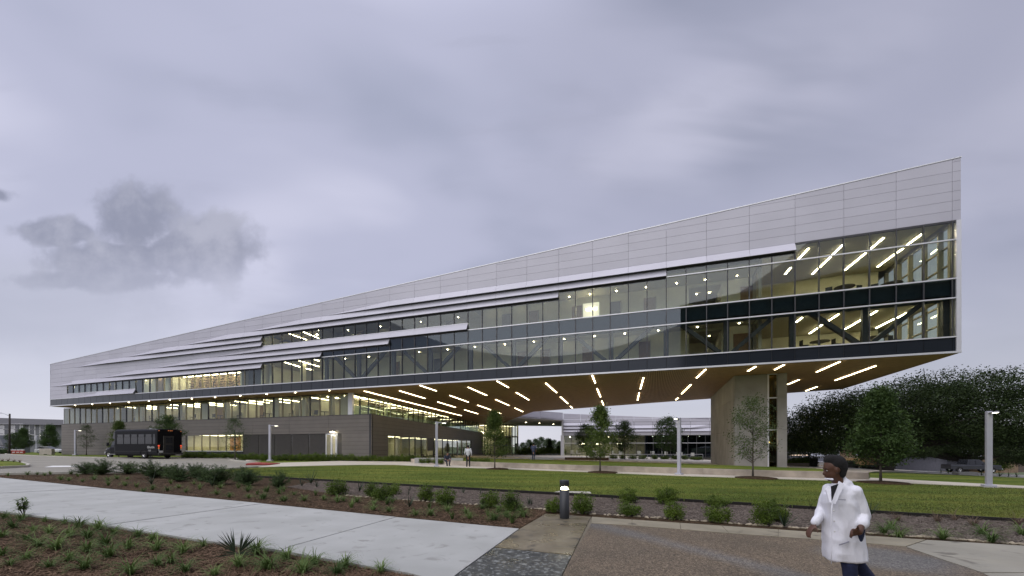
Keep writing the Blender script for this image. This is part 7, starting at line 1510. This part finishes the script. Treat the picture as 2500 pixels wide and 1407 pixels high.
M_COAT = mat('white_lab_coat', (.74, .74, .80), .85, 0, .05, 6, 1.0, 5.5, stretch=(1.6, 1.6, .6)); M_JEAN = mat('dark_blue_jeans', (.012, .018, .055), .85, 0, .25, 30, .3, 120); M_SHIRT = mat('white_cotton_shirt', (.55, .56, .58), .85, 0, .05, 8, .3, 14); M_TROU = mat('black_trousers', (.014, .014, .017), .85, 0, .1); M_BLUE = mat('slate_blue_shirt', (.055, .065, .12), .85, 0, .1, 8, .3, 14); M_NAVY = mat('navy_shirt', (.025, .032, .055), .85, 0, .1, 8, .3, 14); M_SHOE = mat('black_leather_shoe', (.012, .011, .010), .4)
# --- the woman walking through the foreground, metres with the ground at z=0; she faces left and a little towards the camera
wp_ = V(((2050-CX)/F*3.96, 3.96, T(3.2, 3.96)+.05)); w_ = thing('person', wp_, 'woman in a long white coat and dark jeans striding left across the paving', 'person')
Z = lambda py: EZ-(py-HY)/250.-wp_.z
X = lambda px, y=0.: (px-2050)/250.+.81*y        # keeps the outline at depth offset y
yaw = R(163)
b = MB(); hc = V((X(2030), 0, Z(1146)))
head(b, hc, yaw, .97, .22); b.cap((X(2048), .01, Z(1200)), (X(2036), 0, Z(1158)), .060, .052, 14)
sh_l = V((X(2084, -.08), -.08, Z(1200))); sh_r = V((X(2013, .08), .08, Z(1198)))      # her left shoulder is nearer
el_l = V((X(2107, -.10), -.10, Z(1258))); wr_l = V((X(2090, -.24), -.24, Z(1288)))
el_r = V((X(1994, .10), .10, Z(1246))); wr_r = V((X(1971, .02), .02, Z(1276)))
b.cap((X(2050), 0, Z(1250)), (X(2050), 0, Z(1215)), .11, .09, 16); b.cap((X(2052), 0, Z(1320)), (X(2050), 0, Z(1250)), .14, .12, 16)
b.cap(sh_l, el_l, .052, .042); b.cap(el_l, wr_l, .041, .028); b.cap(sh_r, el_r, .050, .041); b.cap(el_r, wr_r, .040, .027)
b.cap((X(2050), 0, Z(1222)), sh_l, .045, .042); b.cap((X(2050), 0, Z(1222)), sh_r, .045, .042)
hand(b, wr_l, (-.9, -.15, .05), (0, .3, -1), 1.08, .75); hand(b, wr_r, (-.75, -.1, -.75), (.1, 1, .1), 1.02, .35)
hipL, hipR = V((.055, -.07, .80)), V((.02, .08, .80)); knL, anL = V((-.03, -.09, .46)), V((-.0, -.08, .09)); knR, anR = V((.16, .07, .47)), V((.42, .07, .17))
for h_, k_, a_ in ((hipL, knL, anL), (hipR, knR, anR)): b.cap(h_, k_, .088, .058); b.cap(k_, a_, .056, .036)
fuse('body', b, M_SKD, w_, .011, 3); face_bits(w_, hc, yaw, .97, .22)
b = MB(); Rz = Matrix.Rotation(yaw, 3, 'Z'); q = lambda x, y, z: hc+Rz @ V((x*.92, y*.92, z*.92))
b.ell(q(-.030, 0, .062), (.098, .086, .088), 20, 12, 0, Rz); b.ell(q(-.075, 0, .03), (.062, .072, .078), 18, 10, 0, Rz); b.ell(q(.02, 0, .105), (.070, .070, .054), 18, 10, 0, Rz); b.ell(q(-.07, 0, -.03), (.05, .065, .06), 14, 8, 0, Rz)
fuse('hair', b, M_HAIR, w_, .012, 2)
def loft(b, secs, seg=26, m=0, fold=0., ph=0.):
    rs = []
    for i, (c, rx, ry, yw) in enumerate(secs):
        ring = []
        for k in range(seg):
            a = 2*math.pi*k/seg; f = 1+fold*(i/len(secs))*math.sin(a*5+ph+i*.35)+fold*.5*math.sin(a*9+i*.8); x, y = math.cos(a)*rx*f, math.sin(a)*ry*f; ring.append((c[0]+x*math.cos(yw)-y*math.sin(yw), c[1]+x*math.sin(yw)+y*math.cos(yw), c[2]+(.012*math.sin(a*2+1) if i == 0 else 0)))
        rs.append(ring)
    b.rings(rs, m, True)
b = MB(); loft(b, [((X(2054), 0, Z(1364)), .215, .175, .2), ((X(2052), 0, Z(1345)), .212, .172, .2), ((X(2050), 0, Z(1315)), .205, .165, .2), ((X(2049), 0, Z(1285)), .188, .155, .15), ((X(2048), 0, Z(1255)), .178, .15, .1), ((X(2048), 0, Z(1225)), .185, .15, 0), ((X(2049), 0, Z(1205)), .175, .13, -.1), ((X(2049), 0, Z(1190)), .12, .10, -.1), ((X(2049), 0, Z(1180)), .07, .07, 0)][::-1], 30, 0, .05)
b.cap((X(2052), 0, Z(1203)), sh_l, .075, .066); b.cap((X(2046), 0, Z(1203)), sh_r, .07, .062); b.cap((X(2058), .0, Z(1186)), (X(2054), .02, Z(1177)), .082, .062)
b.cap(sh_l+V((0, 0, -.005)), el_l, .066, .058); b.cap(el_l, el_l.lerp(wr_l, .5), .058, .052); b.cap(sh_r, el_r, .062, .052); b.cap(el_r, wr_r+V((.01, 0, .012)), .050, .040)
coat = fuse('lab_coat', b, M_COAT, w_, .010, 2, .011)
b = MB(); b.cap(q(.035, .050, -.098), q(.085, .0, -.094), .010, .009, 10); b.build('lowered_face_mask', M_COAT, w_, local=True, origin=(0, 0, 0))
# open neck with dark shirt, lapels, front edge, pocket, sleeve creases
b = MB(); fx = lambda px, py, dy: (X(px, dy), dy, Z(py))
b.face([fx(2020, 1182, -.150), fx(2047, 1176, -.105), fx(2021, 1217, -.178)]); b.face([fx(2020, 1182, -.140), fx(2021, 1217, -.165), fx(2047, 1176, -.09)]); b.face([fx(2020, 1182, -.150), fx(2021, 1217, -.178), fx(2021, 1217, -.165), fx(2020, 1182, -.14)]); b.build('dark_shirt_neck', mat('black_shirt', (.008, .008, .01), .8), w_, local=True, origin=(0, 0, 0))
for A in ([(2045, 1172, -.11), (2058, 1180, -.125), (2030, 1222, -.192), (2021, 1219, -.192)], [(2016, 1180, -.14), (2007, 1190, -.13), (2015, 1218, -.178), (2021, 1219, -.192)]):
    b = MB(); P = [V(fx(*a)) for a in A]; B2 = [p+V((.004, .02, 0)) for p in P]; b.face(P); b.face(B2[::-1]); [b.face([P[i], B2[i], B2[(i+1) % 4], P[(i+1) % 4]]) for i in range(4)]; b.build('lapel', M_COAT, w_, local=True, origin=(0, 0, 0))
b = MB(); b.tube([fx(2022, 1219, -.188), fx(2018, 1250, -.185), fx(2016, 1290, -.192), fx(2014, 1330, -.20), fx(2013, 1360, -.205)], .005, 6); b.build('front_hem', M_COAT, w_, local=True, origin=(0, 0, 0))
for py in (1238, 1262, 1286): b = MB(); b.ell(fx(2025, py, -.19), (.008, .006, .008), 10, 6); b.build('coat_button', M_PLATE, w_, local=True, origin=(0, 0, 0))
b = MB(); b.bar(fx(2040, 1213, -.165), fx(2058, 1215, -.155), .006, .008); b.build('breast_pocket_edge', mat('grey_seam', (.30, .30, .36), .8), w_, local=True, origin=(0, 0, 0))
b = MB(); b.bar(fx(2036, 1318, -.19), fx(2062, 1312, -.18), .006, .01); b.build('hip_pocket_edge', MATS['grey_seam'], w_, local=True, origin=(0, 0, 0))
b = MB(); 
for h_, k_, a_ in ((hipL, knL, anL), (hipR, knR, anR)): b.cap(h_+V((0, 0, .05)), k_, .100, .070); b.cap(k_, a_, .067, .052)
b.ell((.03, 0, .86), (.16, .13, .12)); fuse('jeans', b, M_JEAN, w_, .012, 2, .006)
for a_, r_ in ((anL, 0), (anR, .9)): b = MB(); b.cap(a_+V((.05, 0, -.04)), a_+V((-.13, 0, -.055-.0*r_)), .042, .034); b.build('shoe', M_SHOE, w_, local=True, origin=(0, 0, 0))
w_.location.x += .07; w_.scale = (.88, .92, 1.0); w_.rotation_euler = (0, R(-2.5), 0)
# --- small figures: one routine, posed by joints (metres, facing +x, feet at z=0)
def figure(label, px, py, d, rz, J, skin, top, bottom, H=1.75, sleeve=True, hair=True, z=None):
    X0 = (px-CX)/F*d; r = thing('person', (X0, d, (T(X0, d)+.06) if z is None else z), label, 'person', None, rz); g = {k: V(v) for k, v in J.items() if k != 'yaw'}
    b = MB(); head(b, g['head'], J.get('yaw', 0), .98); b.cap(g['neck'], g['head']-V((0, 0, .04)), .055, .05); b.cap(g['pelvis'], g['chest'], .13, .14); b.cap(g['chest'], g['neck'], .12, .06)
    for s in 'LR':
        b.cap(g['chest']+V((0, 0, .12)), g['sh'+s], .07, .055); b.cap(g['sh'+s], g['el'+s], .05, .04); b.cap(g['el'+s], g['wr'+s], .038, .027); d_ = (g['wr'+s]-g['el'+s]); hand(b, g['wr'+s], d_, (1, .2, 0), 1.0, .35)
        b.cap(g['pelvis'], g['kn'+s], .10, .06); b.cap(g['kn'+s], g['an'+s], .057, .038); b.cap(g['an'+s]+V((-.05, 0, -.04)), g['an'+s]+V((.14, 0, -.05)), .035, .03)
    fuse('body', b, skin, r, .016, 2)
    b = MB(); b.cap(g['pelvis']+V((0, 0, .02)), g['chest'], .160, .17); b.cap(g['chest'], g['neck']-V((0, 0, .04)), .15, .07); b.ell(g['chest']+V((0, 0, .04)), (.15, .20, .16))
    for s in 'LR':
        b.cap(g['chest']+V((0, 0, .10)), g['sh'+s], .09, .075); b.cap(g['sh'+s], g['el'+s], .070, .058)
        if sleeve: b.cap(g['el'+s], g['wr'+s], .055, .042)
    fuse('shirt', b, top, r, .016, 2, .008); b = MB(); b.ell(g['pelvis'], (.155, .17, .13))
    for s in 'LR': b.cap(g['pelvis']+V((0, (.08 if s == 'L' else -.08), 0)), g['kn'+s], .112, .075); b.cap(g['kn'+s], g['an'+s]+V((0, 0, .02)), .070, .058)
    fuse('trousers', b, bottom, r, .016, 2)
    for s in 'LR': b = MB(); b.cap(g['an'+s]+V((-.05, 0, -.045)), g['an'+s]+V((.16, 0, -.055)), .045, .036); b.build('shoe', M_SHOE, r, local=True, origin=(0, 0, 0))
    yw = Matrix.Rotation(J.get('yaw', 0), 3, 'Z'); b = MB(); b.ell(g['head']+yw @ V((-.02, 0, .055)), (.105, .088, .085), 14, 8, 0, yw); b.ell(g['head']+yw @ V((-.06, 0, .0)), (.06, .075, .08), 14, 8, 0, yw); fuse('hair', b, M_HAIR, r, .016, 1)
    return r
ST = dict(head=(.03, 0, 1.64), neck=(0, 0, 1.48), chest=(0, 0, 1.24), pelvis=(0, 0, .95), shL=(0, .19, 1.43), shR=(0, -.19, 1.43), elL=(-.04, .27, 1.15), elR=(-.04, -.27, 1.15), wrL=(.10, .25, .93), wrR=(.08, -.25, .92), knL=(.03, .10, .50), knR=(.05, -.10, .50), anL=(-.05, .11, .09), anR=(.03, -.11, .09))
figure('man in a white shirt and black trousers standing on the walkway with his back turned', 1143, 1140, 33.2, R(88), ST, M_SKL, M_SHIRT, M_TROU)
ST2 = dict(ST); ST2.update(knL=(.12, .09, .52), anL=(.0, .1, .12), knR=(-.02, -.09, .5), anR=(-.2, -.09, .12), elL=(.08, .26, 1.16), wrL=(.24, .2, 1.0))
figure('man in a slate blue shirt and navy trousers walking away over the raised lawn', 1302.5, 1128, 41, R(80), ST2, M_SKL, M_BLUE, M_NAVY, sleeve=False, z=T(2, 41)+.42)
SIT = dict(head=(.20, 0, 1.02), yaw=-.2, neck=(.12, 0, .88), chest=(.04, 0, .68), pelvis=(-.12, 0, .46), shL=(.08, .19, .84), shR=(.08, -.19, .84), elL=(.20, .26, .60), elR=(.20, -.26, .60), wrL=(.42, .14, .52), wrR=(.42, -.12, .50), knL=(.34, .16, .50), knR=(.34, -.16, .50), anL=(.30, .12, .10), anR=(.34, -.10, .10))
figure('man in a navy shirt sitting hunched on the low wall', 1091, 1137, 34.2, R(-62), SIT, M_SKL, M_NAVY, M_NAVY, sleeve=False, z=T(-5.5, 34.2)+.06)
